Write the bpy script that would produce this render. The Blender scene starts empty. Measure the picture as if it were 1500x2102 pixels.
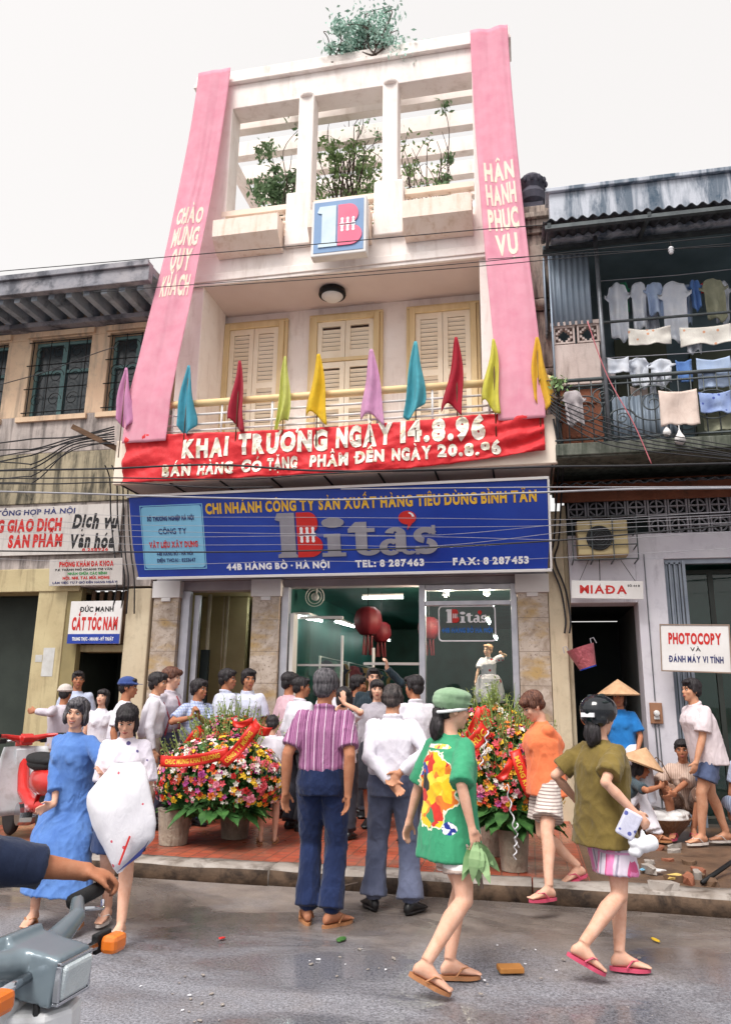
import bpy, bmesh, math, random
from math import sin, cos, pi, radians as rad, atan2, sqrt
from mathutils import Vector as V, Matrix, noise, Euler

SC = bpy.context.scene
COL = SC.collection
random.seed(7)

# ---------------------------------------------------------------- camera, sky, sun, exposure
F_PX, PW, PH = 1548.0, 1500.0, 2102.0
RX = V((0.97854931, -0.03689214, -0.20268253))      # world axes in image axes (right, down, forward)
RY = V((0.2055894, 0.23791339, 0.94927879))
RZ = V((0.01319996, -0.97058549, 0.24039461))
EYE = V((0, 0, 1.5))
cam_d = bpy.data.cameras.new('camera')
cam = bpy.data.objects.new('camera', cam_d); COL.objects.link(cam)
m = Matrix(((RX[0], -RX[1], -RX[2]), (RY[0], -RY[1], -RY[2]), (RZ[0], -RZ[1], -RZ[2])))
cam.matrix_world = Matrix.Translation(EYE) @ m.to_4x4()
cam_d.sensor_fit = 'VERTICAL'; cam_d.sensor_height = 36; cam_d.lens = 36 * F_PX / PH
cam_d.clip_start = 0.05; cam_d.clip_end = 2000
SC.camera = cam

def at(px, py, Y):
    """world point where the ray through a photograph pixel meets the upright plane y = Y"""
    q = V((px - PW / 2, py - PH / 2, F_PX)); d = V((RX.dot(q), RY.dot(q), RZ.dot(q)))
    return EYE + d * (Y / d.y)

SUN_EL, SUN_AZ = rad(58), rad(200)
w = bpy.data.worlds.new('World'); SC.world = w; w.use_nodes = True
nt = w.node_tree; bg = nt.nodes['Background']
sky = nt.nodes.new('ShaderNodeTexSky'); sky.sky_type = 'NISHITA'; sky.sun_disc = False
sky.sun_elevation = SUN_EL; sky.sun_rotation = SUN_AZ; sky.air_density = 1.0; sky.dust_density = 6.0; sky.ozone_density = 0.6
hs = nt.nodes.new('ShaderNodeHueSaturation'); hs.inputs['Saturation'].default_value = 0.12
mx = nt.nodes.new('ShaderNodeMix'); mx.data_type = 'RGBA'; mx.inputs[0].default_value = 0.75
mx.inputs[7].default_value = (3.32, 3.2, 3.12, 1)           # the even white of a rain sky
nt.links.new(sky.outputs[0], hs.inputs['Color']); nt.links.new(hs.outputs[0], mx.inputs[6])
nt.links.new(mx.outputs[2], bg.inputs[0]); bg.inputs[1].default_value = 0.15
sd = bpy.data.lights.new('sun', 'SUN'); sd.energy = 1.5; sd.angle = rad(25); sd.color = (1, 0.96, 0.9)
sun = bpy.data.objects.new('sun', sd); COL.objects.link(sun)
sun.rotation_euler = (rad(32), 0, rad(-20))
SC.view_settings.view_transform = 'Standard'; SC.view_settings.look = 'None'
SC.view_settings.exposure = 1.05; SC.view_settings.gamma = 1.0; SC.view_settings.use_curve_mapping = False
try:
    SC.cycles.max_bounces = 6; SC.cycles.transparent_max_bounces = 8; SC.cycles.caustics_reflective = False; SC.cycles.caustics_refractive = False
except Exception: pass

# ---------------------------------------------------------------- helpers
def lin(c):
    c = c / 255.0
    return c / 12.92 if c <= 0.04045 else ((c + 0.055) / 1.055) ** 2.4
def C(r, g, b, k=1.0): return (lin(r) * k, lin(g) * k, lin(b) * k, 1)

class NT:
    def __init__(s, name):
        s.m = bpy.data.materials.new(name); s.m.use_nodes = True
        s.t = s.m.node_tree; s.b = s.t.nodes['Principled BSDF']
    def n(s, typ, **kw):
        x = s.t.nodes.new(typ)
        for k, v in kw.items(): setattr(x, k, v)
        return x
    def l(s, a, b): s.t.links.new(a, b)
    def coord(s, scale=(1, 1, 1), kind='Object'):
        tc = s.n('ShaderNodeTexCoord'); mp = s.n('ShaderNodeMapping'); mp.inputs['Scale'].default_value = scale
        s.l(tc.outputs[kind], mp.inputs[0]); return mp.outputs[0]
    def noise(s, co, scale, detail=4, rough=0.55, dist=0):
        x = s.n('ShaderNodeTexNoise'); x.inputs['Scale'].default_value = scale; x.inputs['Detail'].default_value = detail
        x.inputs['Roughness'].default_value = rough; x.inputs['Distortion'].default_value = dist
        s.l(co, x.inputs['Vector']); return x.outputs[0]
    def ramp(s, fac, p0, p1, c0=(0, 0, 0, 1), c1=(1, 1, 1, 1)):
        r = s.n('ShaderNodeValToRGB'); e = r.color_ramp.elements
        e[0].position = p0; e[1].position = p1; e[0].color = c0; e[1].color = c1
        s.l(fac, r.inputs[0]); return r.outputs[0]
    def mix(s, fac, a, b, mode='MIX'):
        x = s.n('ShaderNodeMix', data_type='RGBA', blend_type=mode)
        for sock, v in ((x.inputs[0], fac), (x.inputs[6], a), (x.inputs[7], b)):
            if hasattr(v, 'links'): s.l(v, sock)
            else: sock.default_value = v
        return x.outputs[2]
    def math(s, op, a, b=0.0, c=0.0):
        x = s.n('ShaderNodeMath', operation=op)
        for i, v in enumerate((a, b, c)):
            if hasattr(v, 'links'): s.l(v, x.inputs[i])
            else: x.inputs[i].default_value = v
        return x.outputs[0]
    def sep(s, co):
        x = s.n('ShaderNodeSeparateXYZ'); s.l(co, x.inputs[0]); return x.outputs
    def bump(s, h, strength=0.3, dist=0.01):
        x = s.n('ShaderNodeBump'); x.inputs['Strength'].default_value = strength; x.inputs['Distance'].default_value = dist
        s.l(h, x.inputs['Height']); s.l(x.outputs[0], s.b.inputs['Normal'])
    def col(s, v):
        if hasattr(v, 'links'): s.l(v, s.b.inputs['Base Color'])
        else: s.b.inputs['Base Color'].default_value = v
    def set(s, rough=0.7, metal=0.0, spec=0.4):
        s.b.inputs['Roughness'].default_value = rough; s.b.inputs['Metallic'].default_value = metal
        s.b.inputs['Specular IOR Level'].default_value = spec
        return s.m

MATS = {}
def pm(name, c1, c2=None, scale=3.0, rough=0.7, metal=0.0, bump=0.15, bscale=None, stretch=(1, 1, 1), spec=0.35, p=(0.35, 0.7), bd=0.01):
    """plain procedural surface: two tones mixed by noise, a fine bump"""
    if name in MATS: return MATS[name]
    t = NT(name); co = t.coord(stretch)
    if c2 is None: c2 = tuple(x * 0.82 for x in c1[:3]) + (1,)
    t.col(t.mix(t.ramp(t.noise(co, scale), *p), c1, c2))
    if bump: t.bump(t.noise(t.coord(), bscale or scale * 12, 3), bump, bd)
    MATS[name] = t.set(rough, metal, spec); return MATS[name]
def weathered(name, base, base2, grime, scale=1.2, amount=(0.5, 0.75), streak=True, rough=0.85, bump=0.25):
    """painted plaster with blotches and rain streaks of grime"""
    if name in MATS: return MATS[name]
    t = NT(name); co = t.coord()
    c = t.mix(t.ramp(t.noise(co, scale * 1.7, 5), 0.35, 0.68), base, base2)
    g = t.ramp(t.noise(t.coord((3.2, 3.2, 0.45) if streak else (1, 1, 1)), scale * 1.5, 7, 0.65, 0.4), *amount)
    g2 = t.ramp(t.noise(co, scale * 6, 6, 0.7), 0.52, 0.72)
    gg = t.math('MINIMUM', t.math('ADD', t.math('MULTIPLY', g, 0.85), t.math('MULTIPLY', g2, 0.25)), 1.0)
    t.col(t.mix(gg, c, grime))
    t.bump(t.noise(co, 38, 6, 0.7), bump, 0.01)
    MATS[name] = t.set(rough, 0, 0.25); return MATS[name]
def glow(name, c, strength):
    t = NT(name); t.b.inputs['Emission Color'].default_value = c; t.b.inputs['Emission Strength'].default_value = strength
    t.col((0.8, 0.8, 0.8, 1)); return t.set(0.4)
def cloth(name, c1, c2=None, weave=260, rough=0.88, wrinkle=0.34, pattern=None, thin=0):
    """cloth: tone drift, creases, weave"""
    if name in MATS: return MATS[name]
    t = NT(name); co = t.coord()
    c2 = c2 or tuple(x * 0.8 for x in c1[:3]) + (1,)
    base = t.mix(t.ramp(t.noise(co, 6, 5), 0.35, 0.7), c1, c2)
    if pattern: base = pattern(t, co, base)
    t.col(base)
    h = t.math('ADD', t.math('MULTIPLY', t.noise(t.coord((1, 1, 0.45)), 13, 5, 0.6, 1.2), 1.0), t.math('MULTIPLY', t.noise(co, weave, 2), 0.06))
    t.bump(h, wrinkle, 0.03)
    t.b.inputs['Sheen Weight'].default_value = 0.15
    if thin:                                               # thin cloth lets light through
        tl = t.n('ShaderNodeBsdfTranslucent'); ms = t.n('ShaderNodeMixShader'); ms.inputs[0].default_value = thin; o_ = [n for n in t.t.nodes if n.type == 'OUTPUT_MATERIAL'][0]
        t.l(base, tl.inputs[0]); t.l(t.b.outputs[0], ms.inputs[1]); t.l(tl.outputs[0], ms.inputs[2]); t.l(ms.outputs[0], o_.inputs[0])
    MATS[name] = t.set(rough, 0, 0.2); return MATS[name]

class MB:
    """collects shapes for ONE mesh object"""
    def __init__(s): s.v = []; s.f = []; s.mi = []; s.k = 0
    def _add(s, vs, fs):
        o = len(s.v); s.v += [tuple(x) for x in vs]
        for q in fs: s.f.append(tuple(i + o for i in q)); s.mi.append(s.k)
        return s
    def box(s, x0, x1, y0, y1, z0, z1):
        vs = [(x, y, z) for z in (z0, z1) for y in (y0, y1) for x in (x0, x1)]
        return s._add(vs, [(0, 2, 3, 1), (4, 5, 7, 6), (0, 1, 5, 4), (2, 6, 7, 3), (0, 4, 6, 2), (1, 3, 7, 5)])
    def obox(s, c, size, M):
        c = V(c); vs = []
        for z in (-.5, .5):
            for y in (-.5, .5):
                for x in (-.5, .5): vs.append(c + M @ V((x * size[0], y * size[1], z * size[2])))
        return s._add(vs, [(0, 2, 3, 1), (4, 5, 7, 6), (0, 1, 5, 4), (2, 6, 7, 3), (0, 4, 6, 2), (1, 3, 7, 5)])
    def bar(s, a, b, w, d):
        a, b = V(a), V(b); z = (b - a); L = z.length; z.normalize()
        x = z.cross(V((0, 1, 0)))
        if x.length < 1e-3: x = V((1, 0, 0))
        x.normalize(); y = z.cross(x); M = Matrix((x, y, z)).transposed()
        return s.obox((a + b) / 2, (w, d, L), M)
    def prism(s, poly, y0, y1, cap=True):
        """polygon in x,z pushed along y"""
        n = len(poly); vs = [(p[0], y0, p[1]) for p in poly] + [(p[0], y1, p[1]) for p in poly]
        fs = [(i, (i + 1) % n, (i + 1) % n + n, i + n) for i in range(n)]
        if cap: fs += [tuple(range(n))[::-1], tuple(range(n, 2 * n))]
        return s._add(vs, fs)
    def rings(s, rs, caps=True, close=True):
        n = len(rs[0]); vs = [p for r in rs for p in r]; fs = []
        for j in range(len(rs) - 1):
            for i in range(n if close else n - 1):
                a = j * n + i; b = j * n + (i + 1) % n; fs.append((a, b, b + n, a + n))
        if caps and close: fs += [tuple(range(n))[::-1], tuple(range((len(rs) - 1) * n, len(rs) * n))]
        return s._add(vs, fs)
    def tube(s, pts, r, n=8, caps=True, flat=1.0):
        pts = [V(p) for p in pts]; N = len(pts)
        if not hasattr(r, '__len__'): r = [r] * N
        rs = []; up = None
        for i, p in enumerate(pts):
            t = (pts[min(i + 1, N - 1)] - pts[max(i - 1, 0)])
            if t.length < 1e-9: t = V((0, 0, 1))
            t.normalize()
            if up is None:
                up = V((0, 0, 1)) if abs(t.z) < 0.9 else V((0, 1, 0))
            x = t.cross(up); x.normalize(); up = x.cross(t); up.normalize()
            rs.append([p + x * (cos(2 * pi * k / n) * r[i]) + up * (sin(2 * pi * k / n) * r[i] * flat) for k in range(n)])
        return s.rings(rs, caps)
    def ell(s, c, r, M=None, nu=14, nv=9):
        c = V(c)
        if not hasattr(r, '__len__'): r = (r, r, r)
        rs = []
        for j in range(1, nv):
            a = pi * j / nv - pi / 2; ring = []
            for i in range(nu):
                b = 2 * pi * i / nu; p = V((r[0] * cos(a) * cos(b), r[1] * cos(a) * sin(b), r[2] * sin(a)))
                ring.append(c + (M @ p if M else p))
            rs.append(ring)
        o = len(s.v); s.rings(rs, caps=False); nb = len(rs)
        lo = c + (M @ V((0, 0, -r[2])) if M else V((0, 0, -r[2]))); hi = c + (M @ V((0, 0, r[2])) if M else V((0, 0, r[2])))
        s.v += [tuple(lo), tuple(hi)]; a = len(s.v) - 2
        for i in range(nu):
            s.f.append((a, o + (i + 1) % nu, o + i)); s.mi.append(s.k)
            s.f.append((a + 1, o + (nb - 1) * nu + i, o + (nb - 1) * nu + (i + 1) % nu)); s.mi.append(s.k)
        return s
    def lathe(s, prof, c=(0, 0, 0), n=24, M=None, caps=True):
        c = V(c); rs = []
        for r, z in prof:
            ring = []
            for i in range(n):
                p = V((r * cos(2 * pi * i / n), r * sin(2 * pi * i / n), z)); ring.append(c + (M @ p if M else p))
            rs.append(ring)
        return s.rings(rs, caps)
    def grid(s, fn, nu, nv):
        vs = [fn(i / nu, j / nv) for j in range(nv + 1) for i in range(nu + 1)]
        fs = [(j * (nu + 1) + i, j * (nu + 1) + i + 1, (j + 1) * (nu + 1) + i + 1, (j + 1) * (nu + 1) + i) for j in range(nv) for i in range(nu)]
        return s._add(vs, fs)
    def build(s, name, mats, parent=None, smooth=False, bevel=0, solid=0, fix=True):
        me = bpy.data.meshes.new(name); me.from_pydata(s.v, [], s.f)
        for x in (mats if isinstance(mats, (list, tuple)) else [mats]): me.materials.append(x)
        if len(me.materials) > 1: me.polygons.foreach_set('material_index', s.mi)
        if fix:
            bm = bmesh.new(); bm.from_mesh(me); bmesh.ops.recalc_face_normals(bm, faces=bm.faces); bm.to_mesh(me); bm.free()
        if smooth: me.shade_smooth()
        o = bpy.data.objects.new(name, me); COL.objects.link(o)
        if parent: o.parent = parent
        if solid:
            k = o.modifiers.new('thickness', 'SOLIDIFY'); k.thickness = solid; k.offset = 0
        if bevel:
            k = o.modifiers.new('bevel', 'BEVEL'); k.width = bevel; k.segments = 2; k.limit_method = 'ANGLE'; k.angle_limit = rad(50)
        return o

def tag(o, label=None, cat=None, group=None, kind=None):
    if label: o['label'] = label
    if cat: o['category'] = cat
    if group: o['group'] = group
    if kind: o['kind'] = kind
    return o
def thing(name, label, cat, loc=(0, 0, 0), rz=0, group=None, rx=0):
    o = bpy.data.objects.new(name, None); COL.objects.link(o); o.location = loc; o.rotation_euler = (rx, 0, rz)
    o.empty_display_size = 0.1
    return tag(o, label, cat, group)
def copy_tree(o, parent=None):
    c = o.copy(); COL.objects.link(c)
    if parent: c.parent = parent
    for ch in [x for x in SC.objects if x.parent == o]: copy_tree(ch, c)
    return c

import unicodedata
GLYPH = {}
def glyph(ch, bold):
    """one drawn letter with its accents: 2-d points, faces and the width of its stem box"""
    if (ch, bold) in GLYPH: return GLYPH[ch, bold]
    dec = unicodedata.normalize('NFD', ch); base = 'D' if ch == 'Đ' else dec[0]
    cu = bpy.data.curves.new('t', 'FONT'); cu.body = base; cu.size = 1; cu.offset = bold; cu.resolution_u = 3
    ob = bpy.data.objects.new('t', cu); me = bpy.data.meshes.new_from_object(ob)
    bpy.data.objects.remove(ob); bpy.data.curves.remove(cu)
    vs = [(v.co.x, v.co.y, 0.0) for v in me.vertices]; fs = [tuple(p.vertices) for p in me.polygons]; bpy.data.meshes.remove(me)
    a0 = min(v[0] for v in vs); a1 = max(v[0] for v in vs); top = max(v[1] for v in vs)
    vs = [(v[0] - a0, v[1], 0.0) for v in vs]; w = a1 - a0; c = w / 2; t = 0.05 + bold * 0.8
    def bar(xa, ya, xb, yb, th=t):
        d = V((xb - xa, yb - ya)); d.normalize(); n = V((-d.y, d.x)) * th / 2; o = len(vs)
        vs.extend([(xa + n.x, ya + n.y, 1.0), (xa - n.x, ya - n.y, 1.0), (xb - n.x, yb - n.y, 1.0), (xb + n.x, yb + n.y, 1.0)]); fs.append((o, o + 1, o + 2, o + 3))
    y = top + 0.05 + t * 0.3
    if ch == 'Đ': bar(-t * 1.2, 0.36, 0.30, 0.36)
    for mk in dec[1:]:
        k = ord(mk)
        if k == 0x302: bar(c - .16, y, c + .01, y + .12); bar(c - .01, y + .12, c + .16, y); y += .1
        elif k == 0x306: bar(c - .14, y + .1, c - .05, y + .01); bar(c - .06, y + .02, c + .06, y + .02); bar(c + .05, y + .01, c + .14, y + .1); y += .1
        elif k == 0x301: bar(c - .04, y, c + .12, y + .15)
        elif k == 0x300: bar(c + .04, y, c - .12, y + .15)
        elif k == 0x309: bar(c, y, c + .07, y + .08); bar(c + .07, y + .07, c - .06, y + .15)
        elif k == 0x303: bar(c - .16, y + .02, c - .05, y + .1); bar(c - .06, y + .1, c + .06, y + .03); bar(c + .05, y + .03, c + .16, y + .11)
        elif k == 0x323: bar(c, -.2 + t * .6, c, -.2 - t * .6, t * 1.2)
        elif k == 0x31b: bar(w - t * .2, top - t * .7, w + t * .9, top + t * .9)
    GLYPH[ch, bold] = (vs, fs, w); return GLYPH[ch, bold]
def lettering(s, mat, parent, x0, x1, z0, z1, y, bold=0.02, depth=0.003, name='lettering', fn=None, cut=None, gap=0.09, slant=0.0, jitter=0.0):
    """writing set into the rectangle x0..x1, z0..z1, facing -y; z1 is the top of the capitals of one line"""
    lines = s.split('\n'); allv = []; allf = []; rows = []
    for li, line in enumerate(lines):
        x = 0.0; vv = []; rg = random.Random(len(line) + li)
        for ch in line:
            if ch == ' ': x += 0.30; continue
            g, f, w = glyph(ch, bold); o = len(allv) + len(vv)
            dz = rg.uniform(-jitter, jitter); k = 1 + rg.uniform(-jitter, jitter) * 1.5
            vv += [(x + p[0] * k + slant * p[1], p[1] * k + dz, p[2]) for p in g]; allf += [tuple(i + o for i in q) for q in f]
            x += w * k + gap
        rows.append((len(allv), len(vv), x - gap)); allv += vv
    W = max(r[2] for r in rows); n = len(lines); H = (z1 - z0) / (n + (n - 1) * 0.45)
    pts = [None] * len(allv)
    for li, (o, c, wd) in enumerate(rows):
        k = (x1 - x0) / W; off = (W - wd) / 2; zb = z1 - H - li * H * 1.45
        for i in range(o, o + c):
            p = allv[i]; pts[i] = (x0 + (p[0] + off) * k, y - p[2] * 0.0008 - depth, zb + p[1] / 0.72 * H)
    me = bpy.data.meshes.new(name); me.from_pydata(pts, [], allf)
    bm = bmesh.new(); bm.from_mesh(me)
    if cut:
        for ax, lo, hi in ((0, x0, x1), (2, z0 - H * .4, z1 + H * .4)):
            q = lo
            while q < hi:
                co = V((0, 0, 0)); co[ax] = q; no = V((0, 0, 0)); no[ax] = 1
                bmesh.ops.bisect_plane(bm, geom=bm.verts[:] + bm.edges[:] + bm.faces[:], plane_co=co, plane_no=no); q += cut
    if fn:
        for v in bm.verts: v.co = fn(v.co)
    elif depth >= 0.002:
        r = bmesh.ops.extrude_face_region(bm, geom=bm.faces[:])
        for g in r['geom']:
            if isinstance(g, bmesh.types.BMVert): g.co.y += depth * 0.8
    bmesh.ops.recalc_face_normals(bm, faces=bm.faces)
    bm.to_mesh(me); bm.free(); me.materials.append(mat)
    o = bpy.data.objects.new(name, me); COL.objects.link(o); o.parent = parent
    return o

REMESH = []
def melt(mb, name, mat, parent, voxel=0.008, smooth=4, disp=None, paint=None):
    """melts overlapping shapes into one continuous surface (finished in finish_melts)"""
    o = mb.build(name, mat, parent, fix=True)
    r = o.modifiers.new('melt', 'REMESH'); r.mode = 'VOXEL'; r.voxel_size = voxel; r.use_smooth_shade = True
    if smooth:
        k = o.modifiers.new('soft', 'SMOOTH'); k.factor = 0.5; k.iterations = smooth
    REMESH.append((o, disp, paint)); return o
def finish_melts():
    bpy.context.view_layer.update(); dg = bpy.context.evaluated_depsgraph_get(); done = []
    for o, disp, paint in REMESH: done.append(bpy.data.meshes.new_from_object(o.evaluated_get(dg)))
    for (o, disp, paint), me in zip(REMESH, done):
        old = o.data; o.modifiers.clear(); o.data = me; me.name = o.name.split('.')[0]; bpy.data.meshes.remove(old)
        if disp:
            ns = [v.normal.copy() for v in me.vertices]
            for v, n in zip(me.vertices, ns): v.co = v.co + n * disp(v.co)
        if paint:
            for p in me.polygons:
                k = paint(p.center)
                if k: p.material_index = k
        me.shade_smooth()
def folds(a=0.006, b=0.006, seed=0.0):
    def f(p):
        q = V((p.x * 5 + seed, p.y * 5, p.z * 4)); w_ = noise.noise(q)
        r = V((p.x * 12 + p.z * 4 + seed + w_, p.y * 12, p.z * 4.5 - p.x * 3)); r2 = V((p.x * 21 - p.z * 7 + seed, p.y * 21, p.z * 11 + p.x * 5))
        return .45 * a * w_ + b * ((1 - abs(noise.noise(r))) ** 4 - .35) + .45 * b * ((1 - abs(noise.noise(r2))) ** 4 - .35)
    return f
# ================================================================ MATERIALS OF THE PLACE
M_pink = weathered('pale_pink_plaster', C(246, 238, 234), C(240, 229, 223), C(196, 178, 168), 0.9, (0.52, 0.84), True, 0.8, 0.22)
M_cream = weathered('cream_wall', C(244, 230, 216), C(238, 220, 202), C(180, 152, 130), 0.8, (0.66, 0.9), True, 0.8, 0.1)
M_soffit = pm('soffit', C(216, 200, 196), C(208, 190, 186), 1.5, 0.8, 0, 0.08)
M_door = pm('door_paint', C(226, 203, 160), C(214, 188, 142), 2.5, 0.6, 0, 0.1, stretch=(4, 4, 0.6))
M_leaf_door = pm('shutter_paint', C(244, 232, 212), C(236, 220, 196), 3, 0.6, 0, 0.08)
M_white = pm('white_paint', C(226, 224, 224), C(212, 208, 206), 2, 0.6, 0, 0.06)
M_alu = pm('aluminium', C(190, 190, 198), C(170, 170, 180), 5, 0.4, 0.55, 0.03)
M_stone = None
def stone():
    t = NT('pillar_stone'); co = t.coord()
    a = t.mix(t.ramp(t.noise(co, 5, 7, 0.7, 0.8), .35, .62), C(150, 132, 116), C(196, 182, 170))
    b = t.mix(t.ramp(t.noise(t.coord((1, 1, 2.2)), 2.2, 5), .5, .66), a, C(176, 146, 96))
    d = t.mix(t.ramp(t.noise(co, 26, 5, 0.7), .55, .72), b, C(112, 92, 80))
    z = t.sep(co)[2]; j = t.math('LESS_THAN', t.math('FRACT', t.math('MULTIPLY', z, 1 / 0.42)), 0.012)
    t.col(t.mix(j, d, C(96, 84, 76))); t.bump(t.noise(co, 40, 5), 0.15, 0.01)
    return t.set(0.35, 0, 0.45)
M_stone = stone()
def glass_mat(name, tint, refl=1.45):
    t = NT(name); nt = t.t; nt.nodes.remove(t.b)
    out = [n for n in nt.nodes if n.type == 'OUTPUT_MATERIAL'][0]
    tr = t.n('ShaderNodeBsdfTransparent'); tr.inputs[0].default_value = tint
    gl = t.n('ShaderNodeBsdfGlossy'); gl.inputs['Roughness'].default_value = 0.02
    fr = t.n('ShaderNodeFresnel'); fr.inputs[0].default_value = refl
    mxs = t.n('ShaderNodeMixShader'); t.l(fr.outputs[0], mxs.inputs[0]); t.l(tr.outputs[0], mxs.inputs[1]); t.l(gl.outputs[0], mxs.inputs[2])
    t.l(mxs.outputs[0], out.inputs[0]); return t.m
M_glass = glass_mat('shop_glass', (0.9, 0.96, 0.94, 1))
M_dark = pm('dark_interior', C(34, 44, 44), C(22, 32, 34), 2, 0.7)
M_teal = pm('teal_interior', C(44, 96, 88), C(30, 72, 66), 2, 0.5)
M_olive = pm('corridor_wall', C(166, 154, 120), C(146, 134, 100), 1.5, 0.7)
M_black = pm('black_metal', C(30, 30, 32), C(22, 22, 24), 8, 0.5, 0.4)
M_tube = glow('lit_tube', (0.86, 1.0, 0.95, 1), 14)
M_warm = glow('lit_spot', (1, 0.55, 0.22, 1), 5)
M_cable = pm('cable_black', C(34, 34, 38), C(48, 48, 52), 4, 0.6, 0, 0.05)
M_cable2 = pm('cable_grey', C(160, 160, 166), C(130, 130, 138), 4, 0.5, 0, 0.05)
M_steel = pm('steel_pipe', C(130, 134, 140), C(100, 102, 108), 6, 0.45, 0.5, 0.05)
M_wood = pm('brown_wood', C(112, 84, 62), C(84, 62, 46), 4, 0.7, 0, 0.2, stretch=(1, 1, 6))

# ================================================================ GROUND
def road_mat():
    t = NT('wet_asphalt'); co = t.coord()
    wet = t.ramp(t.noise(t.coord((0.55, 1.0, 1)), 1.1, 5, 0.6, 0.6), .42, .56)
    grit = t.ramp(t.noise(co, 70, 4, 0.85), .36, .66)
    base = t.mix(grit, C(72, 72, 78), C(164, 164, 172))
    y = t.sep(co)[1]
    mudm = t.math('ADD', t.ramp(y, 5.25, 5.75) if False else t.math('SMOOTH_MIN', 1.0, t.math('MAXIMUM', 0.0, t.math('MULTIPLY', t.math('SUBTRACT', y, 4.75), 1.3)), 0.1), t.math('MULTIPLY', t.math('SUBTRACT', t.noise(co, 1.6, 5, 0.65), 0.5), 1.6))
    mudm = t.math('MINIMUM', 1.0, t.math('MAXIMUM', 0.0, mudm))
    mud = t.mix(t.ramp(t.noise(co, 5, 7, 0.7), .3, .7), C(106, 92, 82), C(140, 126, 114))
    c = t.mix(t.math('MULTIPLY', mudm, 0.8), base, mud)
    c2 = t.mix(t.math('MULTIPLY', wet, 0.42), c, C(60, 58, 60))
    chips = t.ramp(t.noise(co, 46, 2, 0.5), .72, .76)
    region = t.ramp(t.noise(co, 1.3, 3), .5, .6)
    c3 = t.mix(t.math('MULTIPLY', t.math('MULTIPLY', chips, region), 0.75), c2, C(206, 200, 194))
    t.col(c3)
    r = t.math('SUBTRACT', 0.74, t.math('MULTIPLY', wet, 0.64)); t.l(r, t.b.inputs['Roughness'])
    h = t.math('MULTIPLY', t.math('ADD', t.math('MULTIPLY', t.noise(co, 80, 3, .8), 0.9), t.math('MULTIPLY', t.noise(co, 7, 5), 0.9)), t.math('SUBTRACT', 1.0, t.math('MULTIPLY', wet, 0.93)))
    t.bump(h, 0.4, 0.012); t.b.inputs['Specular IOR Level'].default_value = 0.5
    return t.m
def tile_mat():
    t = NT('red_pavement_tiles'); co = t.coord(); s = t.sep(co)
    br = t.n('ShaderNodeTexBrick'); br.offset = 0; br.squash = 1
    br.inputs['Scale'].default_value = 1; br.inputs['Brick Width'].default_value = 0.135; br.inputs['Row Height'].default_value = 0.135
    br.inputs['Mortar Size'].default_value = 0.006; br.inputs['Mortar Smooth'].default_value = 0.3
    br.inputs['Color1'].default_value = C(172, 84, 58); br.inputs['Color2'].default_value = C(150, 66, 48); br.inputs['Mortar'].default_value = C(96, 66, 54)
    t.l(co, br.inputs['Vector'])
    d = t.ramp(t.noise(co, 3.2, 6, 0.65), .45, .7)
    c = t.mix(t.math('MULTIPLY', d, 0.75), br.outputs[0], C(112, 84, 70))
    c = t.mix(t.math('MULTIPLY', t.ramp(t.noise(co, 24, 5, .7), .55, .75), .5), c, C(196, 126, 100))
    t.col(c)
    wet = t.ramp(t.noise(co, 1.5, 4), .4, .62)
    t.l(t.math('SUBTRACT', 0.62, t.math('MULTIPLY', wet, 0.42)), t.b.inputs['Roughness'])
    t.bump(t.math('ADD', t.math('MULTIPLY', br.outputs[1], -1.0), t.math('MULTIPLY', t.noise(co, 14, 4), .4)), 0.5, 0.006)
    return t.m
M_mud = weathered('muddy_paving', C(112, 88, 70), C(92, 72, 58), C(60, 48, 40), 2.4, (.5, .7), False, 0.45, 0.6)
M_curb = weathered('kerb_stone', C(166, 158, 152), C(140, 130, 122), C(74, 62, 52), 2.6, (.5, .66), False, 0.6, 0.5)
def rough_sheet(x0, x1, y0, y1, z, nu, nv, amp, f):
    def fn(u, v):
        x, y = x0 + (x1 - x0) * u, y0 + (y1 - y0) * v
        return (x, y, z + amp * noise.noise(V((x * f, y * f, 3.3))))
    return fn
M_road = road_mat(); M_tile = tile_mat()
b = MB(); b.box(-300, 300, -300, 400, -0.6, -0.12)
tag(b.build('ground', pm('earth', C(96, 84, 72), None, .5, 0.9)), kind='structure')
b = MB(); b.grid(rough_sheet(-26, 26, -24, 6.46, -0.004, 104, 60, 0.012, 0.8), 104, 60)
tag(b.build('road', M_road, smooth=True), kind='structure')
b = MB(); b.box(-5.6, 0.42, 6.68, 9.795, -0.1, 0.13)
tag(b.build('pavement', M_tile), kind='structure')
b = MB(); b.grid(rough_sheet(-26, -5.6, 6.6, 9.9, 0.118, 60, 12, 0.02, 1.3), 60, 12); b.grid(rough_sheet(0.42, 26, 6.6, 9.9, 0.112, 90, 24, 0.035, 1.7), 90, 24)
tag(b.build('muddy_pavement', M_mud, smooth=True), kind='structure')
rk = random.Random(4)
b = MB(); x = -24.0
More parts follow.
